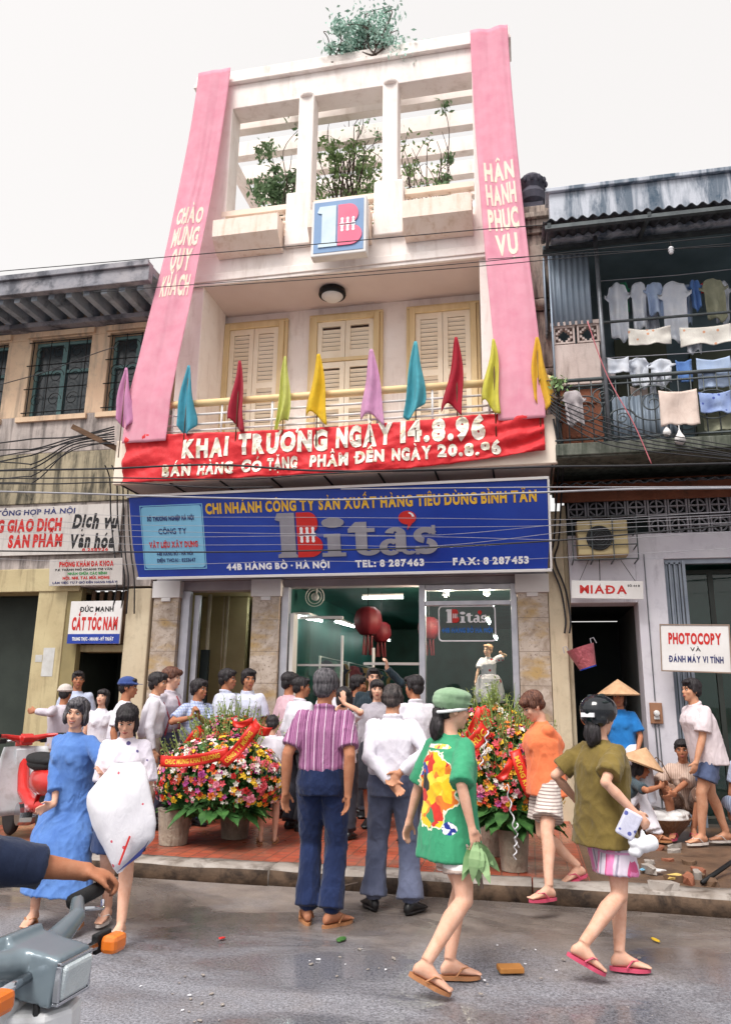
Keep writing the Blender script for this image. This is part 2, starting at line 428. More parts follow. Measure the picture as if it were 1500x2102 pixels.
while x < 24:                                             # kerb laid in blocks, worn at the edges
    L = rk.uniform(1.3, 2.2); worn = 1 if -6 < x < 0.1 else 2.2
    dz, dy = rk.uniform(-.012, .012) * worn, rk.uniform(-.012, .012) * worn
    n = 10; rs = []
    for i in range(n + 1):
        xx = x + 0.006 + (L - 0.012) * i / n
        def q(y, z, k): return (xx, y + dy + .014 * worn * noise.noise(V((xx * 6, y * 9, k))), z + dz + .012 * worn * noise.noise(V((xx * 7, k, y * 8))))
        rs.append([q(6.43, -.05, 1), q(6.432, .07, 2), q(6.437, .112, 3), q(6.462, .13, 4), q(6.58, .137, 5), q(6.69, .134, 6), q(6.69, -.05, 7)])
    n0 = len(b.f); b.rings(rs); x += L
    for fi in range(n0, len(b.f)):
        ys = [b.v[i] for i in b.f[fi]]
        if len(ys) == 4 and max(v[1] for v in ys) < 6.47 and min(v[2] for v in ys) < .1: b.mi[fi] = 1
M_curbf = weathered('kerb_dark_face', C(108, 88, 72), C(86, 70, 58), C(46, 38, 34), 3.5, (.42, .6), False, .8, .6)  # upright front faces of the kerb blocks in a darker brown
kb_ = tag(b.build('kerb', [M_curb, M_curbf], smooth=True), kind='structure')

# ================================================================ THE PINK SHOPHOUSE
shop = thing('shophouse', 'tall narrow pale pink shophouse with open top floor grid and blue sign over its shop', 'house', (-2.4, 9.8, 0.13))
def sp(name, mb, mat, **k):
    """a part of the shophouse, drawn in world coordinates"""
    o = mb.build(name, mat, None, **k); o.parent = shop; o.matrix_parent_inverse = Matrix.Translation(-V(shop.location)); return o
def local(th):
    """part maker for a thing whose parts are drawn in world coordinates"""
    inv = Matrix.Translation(-V(th.location))
    def f(name, mb, mat, **k):
        o = mb.build(name, mat, None, **k); o.parent = th; o.matrix_parent_inverse = inv; return o
    return f
YF, YW = 9.6, 10.52
b = MB()                                                   # main walls
b.box(-4.98, -4.62, 9.62, 10.5, 4.45, 7.6)                  # loggia side walls
b.box(-0.46, 0.06, 9.62, 10.5, 4.45, 7.6)
b.box(-5.1, 0.1, YW + .06, YW + .3, 4.45, 7.62)            # wall behind the shutters
b.box(-5.1, 0.1, YW + .3, 16, 4.45, 7.6)
b.box(-4.98, 0.06, YF, 16, 7.6, 7.72)
b.box(-4.98, 0.06, YF - .02, YF + .2, 7.72, 8.05)             # band under the planters
b.box(-4.98, 0.06, YF + .003, YF + .2, 8.05, 8.3)
b.box(-4.98, -4.33, YF - .015, YF + .34, 8.05, 10.74)          # outer pilasters
b.box(-0.50, 0.06, YF - .015, YF + .34, 8.05, 10.74)
sp('wall', b, M_pink, bevel=0.012)
b = MB(); b.box(-4.98, 0.06, YF, YF + .34, 10.745, 11.2)
b.box(-5.02, 0.1, YF - .07, YF + .4, 11.2, 11.27); b.box(-5.0, 0.08, YF - .03, YF + .36, 11.27, 11.46)
sp('roof_beam', b, M_pink, bevel=0.012)
for x0, x1, p0, p1 in ((-3.2, -2.95, -3.33, -2.93), (-1.86, -1.62, -1.97, -1.53)):
    b = MB(); b.box(x0, x1, YF - .06, YF + .22, 8.96, 10.742)
    b.lathe([(0.12, 0), (0.125, .05), (0.06, .12)], ((x0 + x1) / 2, YF - .0, 10.70), 14)
    b.box(p0, p1, YF - .1, YF + .26, 8.052, 8.96)
    sp('column', b, M_pink, bevel=0.02)
for k in range(6):
    b = MB(); b.box(-4.95, 0.02, 10.34 + .62 * k, 10.5 + .62 * k, 11.0, 11.3)
    sp('pergola_beam', b, M_pink, bevel=0.008)
for x in (-4.91, -0.02):
    b = MB(); b.box(x - .06, x + .06, 9.95, 13.8, 10.78, 10.995); sp('pergola_beam', b, M_pink)
    b = MB(); b.box(x - .04, x + .04, 13.5, 13.6, 7.72, 10.798); sp('pergola_post', b, M_pink)
b = MB(); b.bar((-4.7, 10.6, 7.75), (-4.78, 10.6, 9.4), .05, .25); sp('stair_string', b, M_cream)
M_plant_box = weathered('planter_paint', C(242, 226, 216), C(234, 214, 200), C(196, 160, 128), 1.6, (.5, .8), True)
for x0, x1, z0 in ((-4.38, -3.36, 7.98), (-2.9, -2.0, 7.95), (-1.5, -0.53, 7.92)):
    b = MB(); z1 = z0 + .48
    prof = [(YF - .03, z0), (YF - .16, z0 + .02), (YF - .34, z0 + .2), (YF - .34, z1), (YF - .28, z1), (YF - .28, z0 + .3), (YF - .03, z0 + .3)]
    n = len(prof); vs = [(x, y, z) for x in (x0, x1) for y, z in prof]
    b._add(vs, [(i, (i + 1) % n, (i + 1) % n + n, i + n) for i in range(n)] + [tuple(range(n)), tuple(range(n, 2 * n))])
    b.box(x0 + .001, x0 + .05, YF - .339, YF - .03, z0 + .21, z1 - .001); b.box(x1 - .05, x1 - .001, YF - .339, YF - .03, z0 + .21, z1 - .001)
    sp('planter', b, M_plant_box)
    b = MB(); b.box(x0 - .02, x1 + .02, YF - .02, YF + .1, 8.74, 8.83)
    for z in (8.55, 8.65, 8.42): b.tube([(x0, YF + .04, z), (x1, YF + .04, z)], .018, 8)
    for i in range(4): b.box(x0 + .03 + (x1 - x0 - .09) * i / 3, x0 + .06 + (x1 - x0 - .09) * i / 3, YF + .06, YF + .09, 8.3, 8.74)
    sp('railing', b, M_cream)
b = MB(); b.box(-4.62, -0.46, YF + .02, YW + .055, 7.57, 7.598)
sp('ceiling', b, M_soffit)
b = MB(); b.box(-5.0, 0.08, YF - .05, YF + .02, 7.62, 7.74); b.box(-4.98, 0.06, YF - .03, YF + .02, 7.565, 7.62)
sp('cornice', b, M_pink, bevel=0.008)
lamp = MB(); lamp.lathe([(.2, 0), (.21, .02), (.2, .09), (.16, .1)], (-2.71, 10.05, 7.465), 24)
lo = sp('ceiling_lamp', lamp, M_black, smooth=False)
g = MB(); g.lathe([(.02, -.06), (.1, -.05), (.165, .0), (.165, .03)], (-2.71, 10.05, 7.45), 20); g.build('lamp_bowl', M_white, lo, smooth=True)
# shuttered doors
M_gap_shade = pm('shutter_gap_shade', C(92, 66, 58), C(70, 50, 46), 3, .9)  # dark brown backing paints the shade seen between the slats
for x0, x1, transom in ((-4.62, -3.61, 0), (-3.15, -2.06, 1), (-1.59, -0.57, 0)):
    z0, z1 = 4.46, 7.38; b = MB(); fw = .09
    b.box(x0, x0 + fw, YW - .05, YW + .1, z0, z1); b.box(x1 - fw, x1, YW - .05, YW + .1, z0, z1); b.box(x0 + fw, x1 - fw, YW - .05, YW + .1, z1 - fw, z1)
    b.box(x0 - .05, x1 + .05, YW - .01, YW + .055, z1 + .002, z1 + .05); b.box(x0 - .05, x0 - .002, YW - .01, YW + .055, z0, z1); b.box(x1 + .002, x1 + .05, YW - .01, YW + .055, z0, z1)
    if transom: b.box(x0 + fw, x1 - fw, YW - .03, YW + .05, z1 - .78, z1 - .72)
    fr = sp('door_frame', b, M_door, bevel=0.008)
    mid = (x0 + x1) / 2
    for a0, a1 in ((x0 + fw + .004, mid - .004), (mid + .004, x1 - fw - .004)):
        for c0, c1 in (((z0, z1 - .79), (z1 - .715, z1 - fw - .005)) if transom else ((z0, z1 - fw - .005),)):
            b = MB(); st = .075
            b.box(a0, a0 + st, YW - .012, YW + .035, c0, c1); b.box(a1 - st, a1, YW - .012, YW + .035, c0, c1)
            bars = [c0, c1 - st * 1.1] if c1 - c0 < 1 else [c0, c0 + .9, c0 + 1.85 if not transom else c0 + 1.45, c1 - st * 1.3]
            if c1 - c0 > 1: bars = [c0, c0 + (c1 - c0) * .33, c0 + (c1 - c0) * .63, c1 - st * 1.3]
            for z in bars: b.box(a0 + st + .0005, a1 - st - .0005, YW - .011, YW + .034, z, z + st * (1.3 if z != bars[0] else 1.6))
            z = c0 + .17
            while z < c1 - .06:
                if not any(zz - .01 < z < zz + st * 1.35 for zz in bars):
                    b.obox(((a0 + a1) / 2, YW + .012, z), (a1 - a0 - 2 * st - .002, .058, .008), Matrix.Rotation(rad(-66), 3, 'X'))
                z += .072
            b.k = 1; b.box(a0 + st, a1 - st, YW + .042, YW + .05, c0 + .01, c1 - .01); b.build('shutter', [M_leaf_door, M_gap_shade], fr)
# balcony
b = MB(); b.box(-5.36, 0.42, 8.93, 10.5, 4.3, 4.44)
b.box(-5.38, 0.44, 8.86, 8.93, 4.26, 4.88); b.box(-5.36, -5.26, 8.93, 10.45, 4.44, 4.86); b.box(0.32, 0.42, 8.93, 10.45, 4.44, 4.86)
sp('balcony', b, M_cream, bevel=0.01)
b = MB()
b.box(-5.34, 0.40, 8.95, 9.85, 4.275, 4.299)
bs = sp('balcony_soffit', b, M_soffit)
for i in range(9): b = MB(); b.bar((-5.3 + .71 * i, 8.96, 4.268), (-5.3 + .71 * i, 9.8, 4.268), .022, .012); sp('soffit_joint', b, M_black)
M_rail = pm('rail_paint', C(232, 206, 158), C(222, 190, 140), 3, 0.5, 0, 0.05)
b = MB(); b.tube([(-5.32, 8.9, 5.36), (0.38, 8.9, 5.36)], .05, 12); b.tube([(-5.32, 8.9, 5.36), (-5.32, 10.4, 5.36)], .05, 12); b.tube([(0.38, 8.9, 5.36), (0.38, 10.4, 5.36)], .05, 12)
sp('handrail', b, M_rail, smooth=True)
b = MB()
for z in (4.97, 5.06, 5.2): b.tube([(-5.3, 8.9, z), (0.36, 8.9, z)], .016, 8)
for i in range(9): b.tube([(-5.3 + .7075 * i, 8.9, 4.86), (-5.3 + .7075 * i, 8.9, 5.33)], .016, 8)
for i in range(11):
    b.tube([(-5.31, 8.95 + .14 * i, 4.86), (-5.31, 8.95 + .14 * i, 5.33)], .014, 8); b.tube([(0.37, 8.95 + .14 * i, 4.86), (0.37, 8.95 + .14 * i, 5.33)], .014, 8)
sp('baluster_rail', b, M_white, smooth=True)
# ground floor
for x0, x1 in ((-5.13, -4.75), (-3.66, -3.27), (-0.1, 0.28)):
    b = MB(); b.box(x0, x1, 9.8, 10.2, 0.1, 2.84); pl = sp('pillar', b, M_stone, bevel=0.006)
    b = MB(); b.box(x0 - .02, x1 + .02, 9.775, 10.2, 2.842, 3.08); b.box((x0 + x1) / 2 - .07, (x0 + x1) / 2 + .07, 9.778, 9.799, 2.79, 2.842)
    b.build('capital', M_white, pl, bevel=0.006)
b = MB(); b.box(-5.13, 0.28, 9.84, 10.18, 3.085, 4.27)
b.box(-4.74, -3.67, 9.9, 10.1, 2.95, 3.083); b.box(-3.26, -0.11, 9.9, 10.1, 2.98, 3.083)
sp('lintel', b, pm('grey_lintel', C(172, 166, 170), C(150, 144, 148), 2, .7), bevel=0.006)
b = MB()                                                   # aluminium shopfront
b.box(-3.262, -3.16, 9.86, 9.98, 0.16, 2.975); b.box(-1.37, -1.29, 9.86, 9.98, 0.2, 2.975); b.box(-0.185, -0.105, 9.86, 9.98, 0.2, 2.975)
b.box(-1.288, -0.187, 9.87, 9.97, 2.9, 2.974); b.box(-1.288, -0.187, 9.87, 9.97, 2.7, 2.76); b.box(-1.288, -0.187, 9.87, 9.97, 0.2, 0.3)
wf = sp('window_frame', b, M_alu, bevel=0.005)
b = MB(); b.box(-1.288, -0.187, 9.915, 9.921, 2.76, 2.9); b.box(-1.288, -0.187, 9.915, 9.921, .3, 2.7)
b.build('window_pane', M_glass, wf)
b = MB(); b.box(-4.745, -4.62, 9.88, 9.98, .16, 2.945); sp('passage_frame', b, M_alu, bevel=.005); b = MB(); b.box(-4.6, -4.52, 10.0, 10.06, .16, 2.9); sp('passage_frame', b, M_alu)
b = MB(); b.box(-3.14, -3.09, 9.9, 10.1, .2, 2.62); b.box(-3.14, -2.5, 10.3, 10.33, 1.93, 1.96); b.box(-2.52, -2.49, 10.29, 10.33, .2, 2.35); b.box(-2.2, -1.4, 10.3, 10.33, 1.95, 1.985)
b.box(-2.14, -2.11, 10.6, 10.64, .2, 2.2); b.box(-3.135, -2.5, 10.29, 10.33, 2.58, 2.62)
dr = sp('glass_door', b, M_white)
b = MB(); b.box(-3.13, -2.53, 10.31, 10.316, .25, 2.57)
b.build('door_glass', M_glass, dr)
b = MB(); b.box(-3.66, 0.28, 9.8, 10.6, 0.05, 0.195)
sp('door_step', b, pm('step_stone', C(84, 78, 76), C(60, 56, 54), 3, .4))
b = MB()
b.box(-3.27, 0.2, 10.4, 18, .1, .18); b.box(-3.62, -3.3, 10.21, 18, .18, 3.3); b.box(-0.02, 0.24, 10.21, 18, .18, 3.3); b.box(-3.3, -0.02, 17.8, 18, .18, 3.3); b.box(-3.3, -0.02, 10.2, 17.8, 3.1, 3.3)
sp('shop_interior', b, M_teal)
b = MB(); b.box(-5.1, -4.9, 10.21, 15, .1, 3.3); b.box(-3.66, -3.64, 10.21, 15, .1, 3.3); b.box(-4.9, -3.66, 14, 14.2, .1, 3.3); b.box(-4.9, -3.66, 10.2, 14, 3.0, 3.2); b.box(-4.9, -3.66, 9.8, 14, .08, .16)
b.box(-4.88, -4.15, 10.9, 11.0, .16, 2.99)
sp('passage', b, M_olive)
b = MB()
b.tube([(-4.5, 10.3, .2), (-4.5, 10.3, 2.95)], .03, 8); b.tube([(-4.3, 10.5, .2), (-4.3, 10.5, 2.95)], .022, 8); b.tube([(-4.36, 10.5, 1.6), (-4.34, 10.45, 2.2), (-4.36, 10.5, 2.95)], .012, 6)
sp('pipe', b, pm('pvc_pipe', C(170, 160, 140), C(140, 128, 104), 3, .5), smooth=True)
b = MB(); b.box(-4.56, -4.44, 10.22, 10.28, .5, 2.15); sp('meter_case', b, M_dark)
for x, y, z, L, dy in ((-3.8, 10.9, 2.86, .0, .6), (-3.1, 10.6, 2.62, .12, .7), (-2.95, 12.3, 2.7, .05, .9), (-2.85, 13.9, 2.7, .05, .9), (-2.85, 15.5, 2.7, 0, .9), (-2.05, 10.9, 2.95, .3, .02), (-0.75, 11.2, 2.86, .3, .02), (-0.6, 12.5, 2.75, .0, .7), (-.55, 14.0, 2.6, 0, .7)):
    t_ = thing('tube_light', 'lit fluorescent tube on the ceiling inside the shop', 'lamp', (x, y, z), group='fluorescent tubes in the shop')
    b = MB(); b.tube([(-L, -dy / 2, 0), (L, dy / 2, 0)], .016, 8); b.build('tube', M_tube, t_)
    b = MB(); b.obox((0, 0, .035), (max(.07, 2 * L), max(.07, dy), .03), Matrix.Identity(3)); b.build('fitting', M_white, t_)
for x in (-1.05, -0.5):
    t_ = thing('spotlight', 'small warm spotlight above the shop window', 'lamp', (x, 10.2, 2.88), group='spotlights over the window')
    b = MB(); b.ell((0, 0, 0), .025); b.build('bulb', M_warm, t_, smooth=True); pd = bpy.data.lights.new('spot_glow', 'POINT'); pd.energy = 34; pd.color = (1, .82, .62); pd.shadow_soft_size = .04; po = bpy.data.objects.new('spot_glow', pd); COL.objects.link(po); po.parent = t_; po.location = (0, .06, -.09); b = MB(); b.lathe([(.05, 0), (.045, .08), (.02, .1)], (0, 0, .0), 14); b.build('reflector', M_alu, t_)
# ================================================================ SIGNS, BANNERS AND FLAGS OF THE SHOP
M_blue = pm('sign_blue', C(26, 60, 158), C(20, 48, 140), 1.2, 0.22, 0, 0.02, spec=0.5)
M_lblue = pm('plaque_blue', C(130, 190, 222), C(118, 178, 212), 2, 0.35, 0, 0.02)
M_gold = pm('gold_letters', C(226, 182, 60), C(206, 158, 44), 8, 0.5, 0, 0.02)
M_grey_l = pm('silver_letters', C(150, 148, 156), C(132, 130, 140), 3, 0.4, 0.2, 0.02)
M_redl = pm('red_letters', C(198, 44, 40), C(182, 36, 34), 5, 0.5, 0, 0.02)
M_whl = pm('white_letters', C(232, 232, 236), C(218, 218, 224), 5, 0.5, 0, 0.02)
M_navy = pm('navy_letters', C(44, 52, 110), C(36, 40, 90), 5, 0.5, 0, 0.02)
M_blk = pm('black_letters', C(36, 36, 40), C(28, 28, 30), 5, 0.6, 0, 0.02)
M_green_l = pm('green_letters', C(60, 150, 80), C(50, 130, 70), 5, 0.6, 0, 0.02)
def rrect(x0, x1, z0, z1, r, n=5):
    p = []
    for cx, cz, a in ((x1 - r, z1 - r, 0), (x0 + r, z1 - r, 90), (x0 + r, z0 + r, 180), (x1 - r, z0 + r, 270)):
        for i in range(n + 1):
            t = rad(a + 90 * i / n); p.append((cx + r * cos(t), cz + r * sin(t)))
    return p
def frame_of(mb, x0, x1, z0, z1, y0, y1, t):
    mb.box(x0, x1, y0, y1, z0, z0 + t); mb.box(x0, x1, y0, y1, z1 - t, z1)
    mb.box(x0, x0 + t, y0, y1, z0 + t + .0004, z1 - t - .0004); mb.box(x1 - t, x1, y0, y1, z0 + t + .0004, z1 - t - .0004)
def b_mark(parent, x0, x1, z0, z1, y, m1, m2, m3, nm='emblem'):
    """the 1-and-B emblem: a bar with a flag, a two-lobed B and a row of small figures"""
    w, h = x1 - x0, z1 - z0
    def P(u, v): return (x0 + u * w, z0 + v * h)
    b = MB(); b.prism([P(.03, .86), P(.08, 1), P(.44, 1), P(.44, .08), P(.47, .04), P(.47, 0), P(.06, 0), P(.06, .07), P(.13, .1), P(.13, .82), P(.06, .84)], y - .014, y)
    b.build(nm, m1, parent)
    up = [P(.48, .5), P(.48, 1)] + [P(.72 + .2 * cos(rad(a)), .755 + .245 * sin(rad(a))) for a in range(90, -91, -12)]
    lo = [P(.48, 0), P(.48, .49)] + [P(.74 + .26 * cos(rad(a)), .245 + .245 * sin(rad(a))) for a in range(90, -91, -12)]
    b = MB(); b.prism(up, y - .016, y); b.prism(lo, y - .016, y); b.build(nm, m2, parent)
    b = MB()
    for i in range(3):
        u = .575 + .12 * i
        for s in (1, -1):
            c = P(u, .5 + s * .135); r = w * .035
            b.prism([(c[0] + r * cos(rad(a)), c[1] + r * 1.1 * sin(rad(a))) for a in range(0, 360, 45)], y - .019, y - .0165)
            q = [P(u - .03, .5 + s * .1), P(u + .03, .5 + s * .1), P(u + .025, .5 + s * .05), P(u + .06, .5 + s * .015), P(u - .06, .5 + s * .015), P(u - .025, .5 + s * .05)]
            b.prism(q, y - .019, y - .0165)
    b.build(nm, m3, parent)
def itas(parent, x0, x1, z0, z1, y, m1, m2, m3, nm='lettering'):
    """lower case slab letters after the emblem, with the red balloon mark"""
    w, h = x1 - x0, z1 - z0
    def R(b, u0, u1, v0, v1, e=0): b.box(x0 + u0 * w, x0 + u1 * w, y - .014 - e, y, z0 + v0 * h, z0 + v1 * h)
    def E(b, cu, cv, ru, rv, a0=0, a1=360, inner=None, e=0, st=12):
        pts = [(x0 + (cu + ru * cos(rad(a))) * w, z0 + (cv + rv * sin(rad(a))) * h) for a in range(a0, a1 + (0 if a1 - a0 == 360 else 1), st)]
        if inner:
            q = [(x0 + (cu + inner[0] * cos(rad(a))) * w, z0 + (cv + inner[1] * sin(rad(a))) * h) for a in range(a0, a1 + 1, st)]
            for i in range(len(q) - 1):
                p = [(x0 + (cu + ru * cos(rad(a0 + i * st + k * st))) * w, z0 + (cv + rv * sin(rad(a0 + i * st + k * st))) * h) for k in (0, 1)]
                b.prism([p[0], p[1], q[i + 1], q[i]], y - .0145 - e, y)
        else: b.prism(pts, y - .0145 - e, y)
    b = MB(); E(b, .105, .87, .1, .13); R(b, .05, .165, .09, .58); R(b, .02, .051, .5, .58, .0006); R(b, .0, .21, 0, .092, .0006); b.build(nm, m1, parent)
    b = MB(); R(b, .3, .4, .15, .86); R(b, .235, .47, .6, .7, .0006); E(b, .41, .2, .11, .2, 180, 340, (.03, .09), .0003); b.prism([(x0 + .24 * w, z0 + .7 * h), (x0 + .3 * w, z0 + .7 * h), (x0 + .3 * w, z0 + .86 * h)], y - .014, y); b.build(nm, m1, parent)
    b = MB(); E(b, .6, .2, .095, .21, 40, 320, (.03, .1)); R(b, .645, .735, .08, .55); E(b, .645, .53, .09, .17, 0, 170, (.015, .07), .0003); E(b, .76, .1, .06, .1, 180, 350, (.01, .02), .0005); R(b, .61, .66, .33, .4, .0008); b.build(nm, m1, parent)
    b = MB(); E(b, .9, .48, .1, .2, 20, 270, (.035, .07)); E(b, .9, .2, .1, .2, -160, 90, (.035, .07), .0004); R(b, .955, .985, .5, .72, .0008); R(b, .815, .845, -.0, .2, .0008); b.build(nm, m1, parent)
    b = MB(); E(b, .755, .93, .075, .17); b.prism([(x0 + .76 * w, z0 + .79 * h), (x0 + .8 * w, z0 + .8 * h), (x0 + .75 * w, z0 + .62 * h)], y - .0142, y); b.build(nm, m2, parent)
    b = MB(); E(b, .765, .95, .05, .12, 0, 84, (.03, .085), .003); b.build(nm, m3, parent)

# big blue sign, leaning out at the top
SGT = math.atan2(.36, 1.03)
sg = thing('shop_sign', 'wide glossy blue shop sign leaning out over the shop front with silver and red letters', 'sign', (-2.42, 9.3, 3.06), rx=SGT)
W2, H1 = 2.7, 1.09
b = MB()
lx = [(-W2 + .0, 0), (W2, 0), (W2 + .03, .3), (W2 + .03, H1), (-W2 - .05, H1), (-W2 - .05, .45), (-W2 - .03, .2)]
b.prism(lx, 0, .1); b.build('panel', M_blue, sg, bevel=.008)
b = MB(); b.box(-W2 - .07, W2 + .05, -.02, .11, H1 + .001, H1 + .03); b.box(-W2 - .02, W2 + .05, -.02, .11, -.03, -.001); b.box(W2 + .0305, W2 + .055, -.018, .108, 0, H1)
b.build('frame', M_white, sg)
lettering('CHI NHÁNH CÔNG TY SẢN XUẤT HÀNG TIÊU DÙNG BÌNH TÂN', M_gold, sg, -1.66, 2.6, .83, .965, -.001, .045, gap=.1)
b_mark(sg, -.73, -.09, .22, .8, -.001, M_grey_l, M_redl, M_whl)
itas(sg, -.1, 1.38, .22, .72, -.001, M_grey_l, M_redl, M_whl)
lettering('44B HÀNG BỒ · HÀ NỘI', M_whl, sg, -1.42, -.02, .075, .155, -.001, .05)
lettering('TEL: 8 287463', M_whl, sg, .32, 1.2, .075, .16, -.001, .05)
lettering('FAX: 8 287453', M_whl, sg, 1.56, 2.48, .075, .16, -.001, .05)
b = MB(); b.prism(rrect(-2.58, -1.72, .12, .95, .04), -.006, 0); pq = b.build('plaque', M_lblue, sg)
b = MB()
for q in ((-2.6, -1.7, .1, .97, .0205),): frame_of(b, q[0], q[1], q[2], q[3], -.004, -.0001, .012)
b.build('plaque_border', M_lblue, sg)
lettering('SỞ THƯƠNG NGHIỆP HÀ NỘI', M_navy, pq, -2.5, -1.83, .76, .82, -.007, .05)
lettering('CÔNG TY', M_navy, pq, -2.35, -1.95, .58, .655, -.007, .02)
lettering('VẬT LIỆU XÂY DỰNG', M_redl, pq, -2.5, -1.8, .4, .475, -.007, .05)
lettering('44B HÀNG BỒ - HÀ NỘI', M_navy, pq, -2.4, -1.88, .29, .335, -.007, .02)
lettering('ĐIỆN THOẠI : 8253647', M_navy, pq, -2.4, -1.85, .2, .25, -.007, .02)

# emblem box on the top floor
p0, p1 = at(641, 414, 9.12), at(751, 516, 9.12)
lb = thing('emblem_sign', 'square white edged light box with pale blue face and pink B emblem', 'sign', ((p0.x + p1.x) / 2, 9.12, p1.z))
lw, lh = (p1.x - p0.x) / 2, p0.z - p1.z
b = MB(); b.box(-lw, lw, 0, .16, 0, lh); b.build('box', M_white, lb, bevel=.015)
b = MB(); b.box(-lw + .04, lw - .04, -.006, 0.002, .05, lh - .04); b.build('face', pm('emblem_blue', C(118, 150, 190), C(106, 138, 180), 2, .4, 0, .02), lb)
M_pinkl = pm('emblem_pink', C(226, 110, 140), C(216, 98, 130), 4, .5, 0, .02)
b_mark(lb, -lw + .07, lw - .06, .13, lh - .12, -.0062, pm('emblem_pale', C(205, 224, 234), None, 4, .5, 0, .02), M_pinkl, M_whl)

# window sign
p0, p1 = at(898, 1243, 9.85), at(1018, 1316, 9.85)
ws = thing('window_sign', 'shop name in white and red inside a rounded white border on the display window', 'sign', (0, 9.9, 2.2))
x0, x1, z0, z1 = p0.x, p1.x, p1.z - 2.2, p0.z - 2.2
b = MB(); o_, i_ = rrect(x0, x1, z0, z1, .05), rrect(x0 + .016, x1 - .016, z0 + .016, z1 - .016, .04)
n = len(o_)
for i in range(n): b.prism([o_[i], o_[(i + 1) % n], i_[(i + 1) % n], i_[i]], 0, .004)
b.build('border', M_whl, ws)
ww, wh = x1 - x0, z1 - z0
b_mark(ws, x0 + .13 * ww, x0 + .37 * ww, z0 + .52 * wh, z0 + .9 * wh, 0, M_whl, M_redl, M_whl)
itas(ws, x0 + .38 * ww, x0 + .84 * ww, z0 + .52 * wh, z0 + .83 * wh, 0, M_whl, M_redl, M_redl)
lettering('44B HÀNG BỒ HÀ NỘI', pm('window_blue', C(40, 110, 190), None, 3, .5, 0, .02), ws, x0 + .06 * ww, x0 + .94 * ww, z0 + .25 * wh, z0 + .38 * wh, 0, .05)

# ---- red banner across the balcony
M_red = cloth('red_banner_cloth', C(208, 46, 52), C(194, 36, 44), 300, 0.55, 0.35)
M_cotton = pm('cut_out_letters', C(238, 232, 220), C(190, 178, 140), 9, 0.8, 0, 0.3, p=(.5, .72))
def sag(u, v):
    """surface of the banner: u along, v down"""
    x = -5.2 + 5.5 * u
    top = 4.985 - .06 * sin(pi * u) * 0 + (.0 if u < .8 else .0)
    zt = 4.9 + .0 * u + (.1 if u < .02 else 0)
    zt = 4.93 - .13 * u * (1 - u) * 2
    zb = 4.24 + .16 * max(0, (u - .62) / .38) ** 1.5
    z = zt + (zb - zt) * v
    y = 8.80 + .02 * noise.noise(V((x * 2.2, v * 2, 5)))
    e = max(0, (u - .7) / .3)
    y -= (.035 * e) * sin((v * 1.0 - (1 - u) * 1.6) * 16) * (1 - abs(v - .5)) + .026 * (1 - abs(noise.noise(V((x * 4 + v * 4, v * 2 - x * 1.5, 2))))) ** 4 * (.4 + .8 * v) + .016 * (1 - abs(noise.noise(V((x * 9 - v * 4, v * 3 + x * 2, 8))))) ** 4 + .012 * sin(x * 9 + v * 6)
    y -= .03 * max(0, (.16 - u) / .16) * sin(v * 13 + u * 30)
    return V((x, y, z))
bn = thing('banner', 'long red cloth banner with white lettering tied along the balcony', 'banner', (-2.45, 8.8, 4.3))
L = local(bn)
b = MB(); b.grid(sag, 130, 26); L('cloth', b, M_red, smooth=True, solid=.006)
def on_sag(p):
    u_ = (p.x + 5.2) / 5.5; t_z = 4.93 - .26 * u_ * (1 - u_); b_z = 4.24 + .16 * max(0, (u_ - .62) / .38) ** 1.5; q = sag(u_, max(0, min(1, (t_z - p.z) / (t_z - b_z)))); return V((p.x, q.y - .012 + (p.y - 8.8), p.z))
for s, p0_, p1_, z0, z1, bo in (('KHAI', 377, 470, 4.56, 4.8, .065), ('TRƯƠNG', 490, 672, 4.57, 4.82, .065), ('NGÀY', 690, 806, 4.59, 4.85, .065), ('14.8.96', 822, 997, 4.61, 4.88, .065), ('BÁN', 340, 396, 4.31, 4.46, .06), ('HÀNG', 410, 482, 4.31, 4.46, .06), ('CÓ', 498, 540, 4.32, 4.47, .06), ('TẶNG', 552, 612, 4.33, 4.48, .06), ('PHẨM', 638, 716, 4.34, 4.49, .06), ('ĐẾN', 730, 790, 4.36, 4.51, .06), ('NGÀY', 805, 886, 4.37, 4.52, .06), ('20.8.96', 898, 1028, 4.39, 4.54, .06)):
    x0, x1 = at(p0_, 930, 8.8).x, at(p1_, 925, 8.8).x
    o = lettering(s, M_cotton, None, x0, x1, z0, z1, 8.8, bo, .0, fn=on_sag, cut=.06, gap=.08, jitter=.02)
    o.parent = bn; o.matrix_parent_inverse = Matrix.Translation(-V(bn.location))

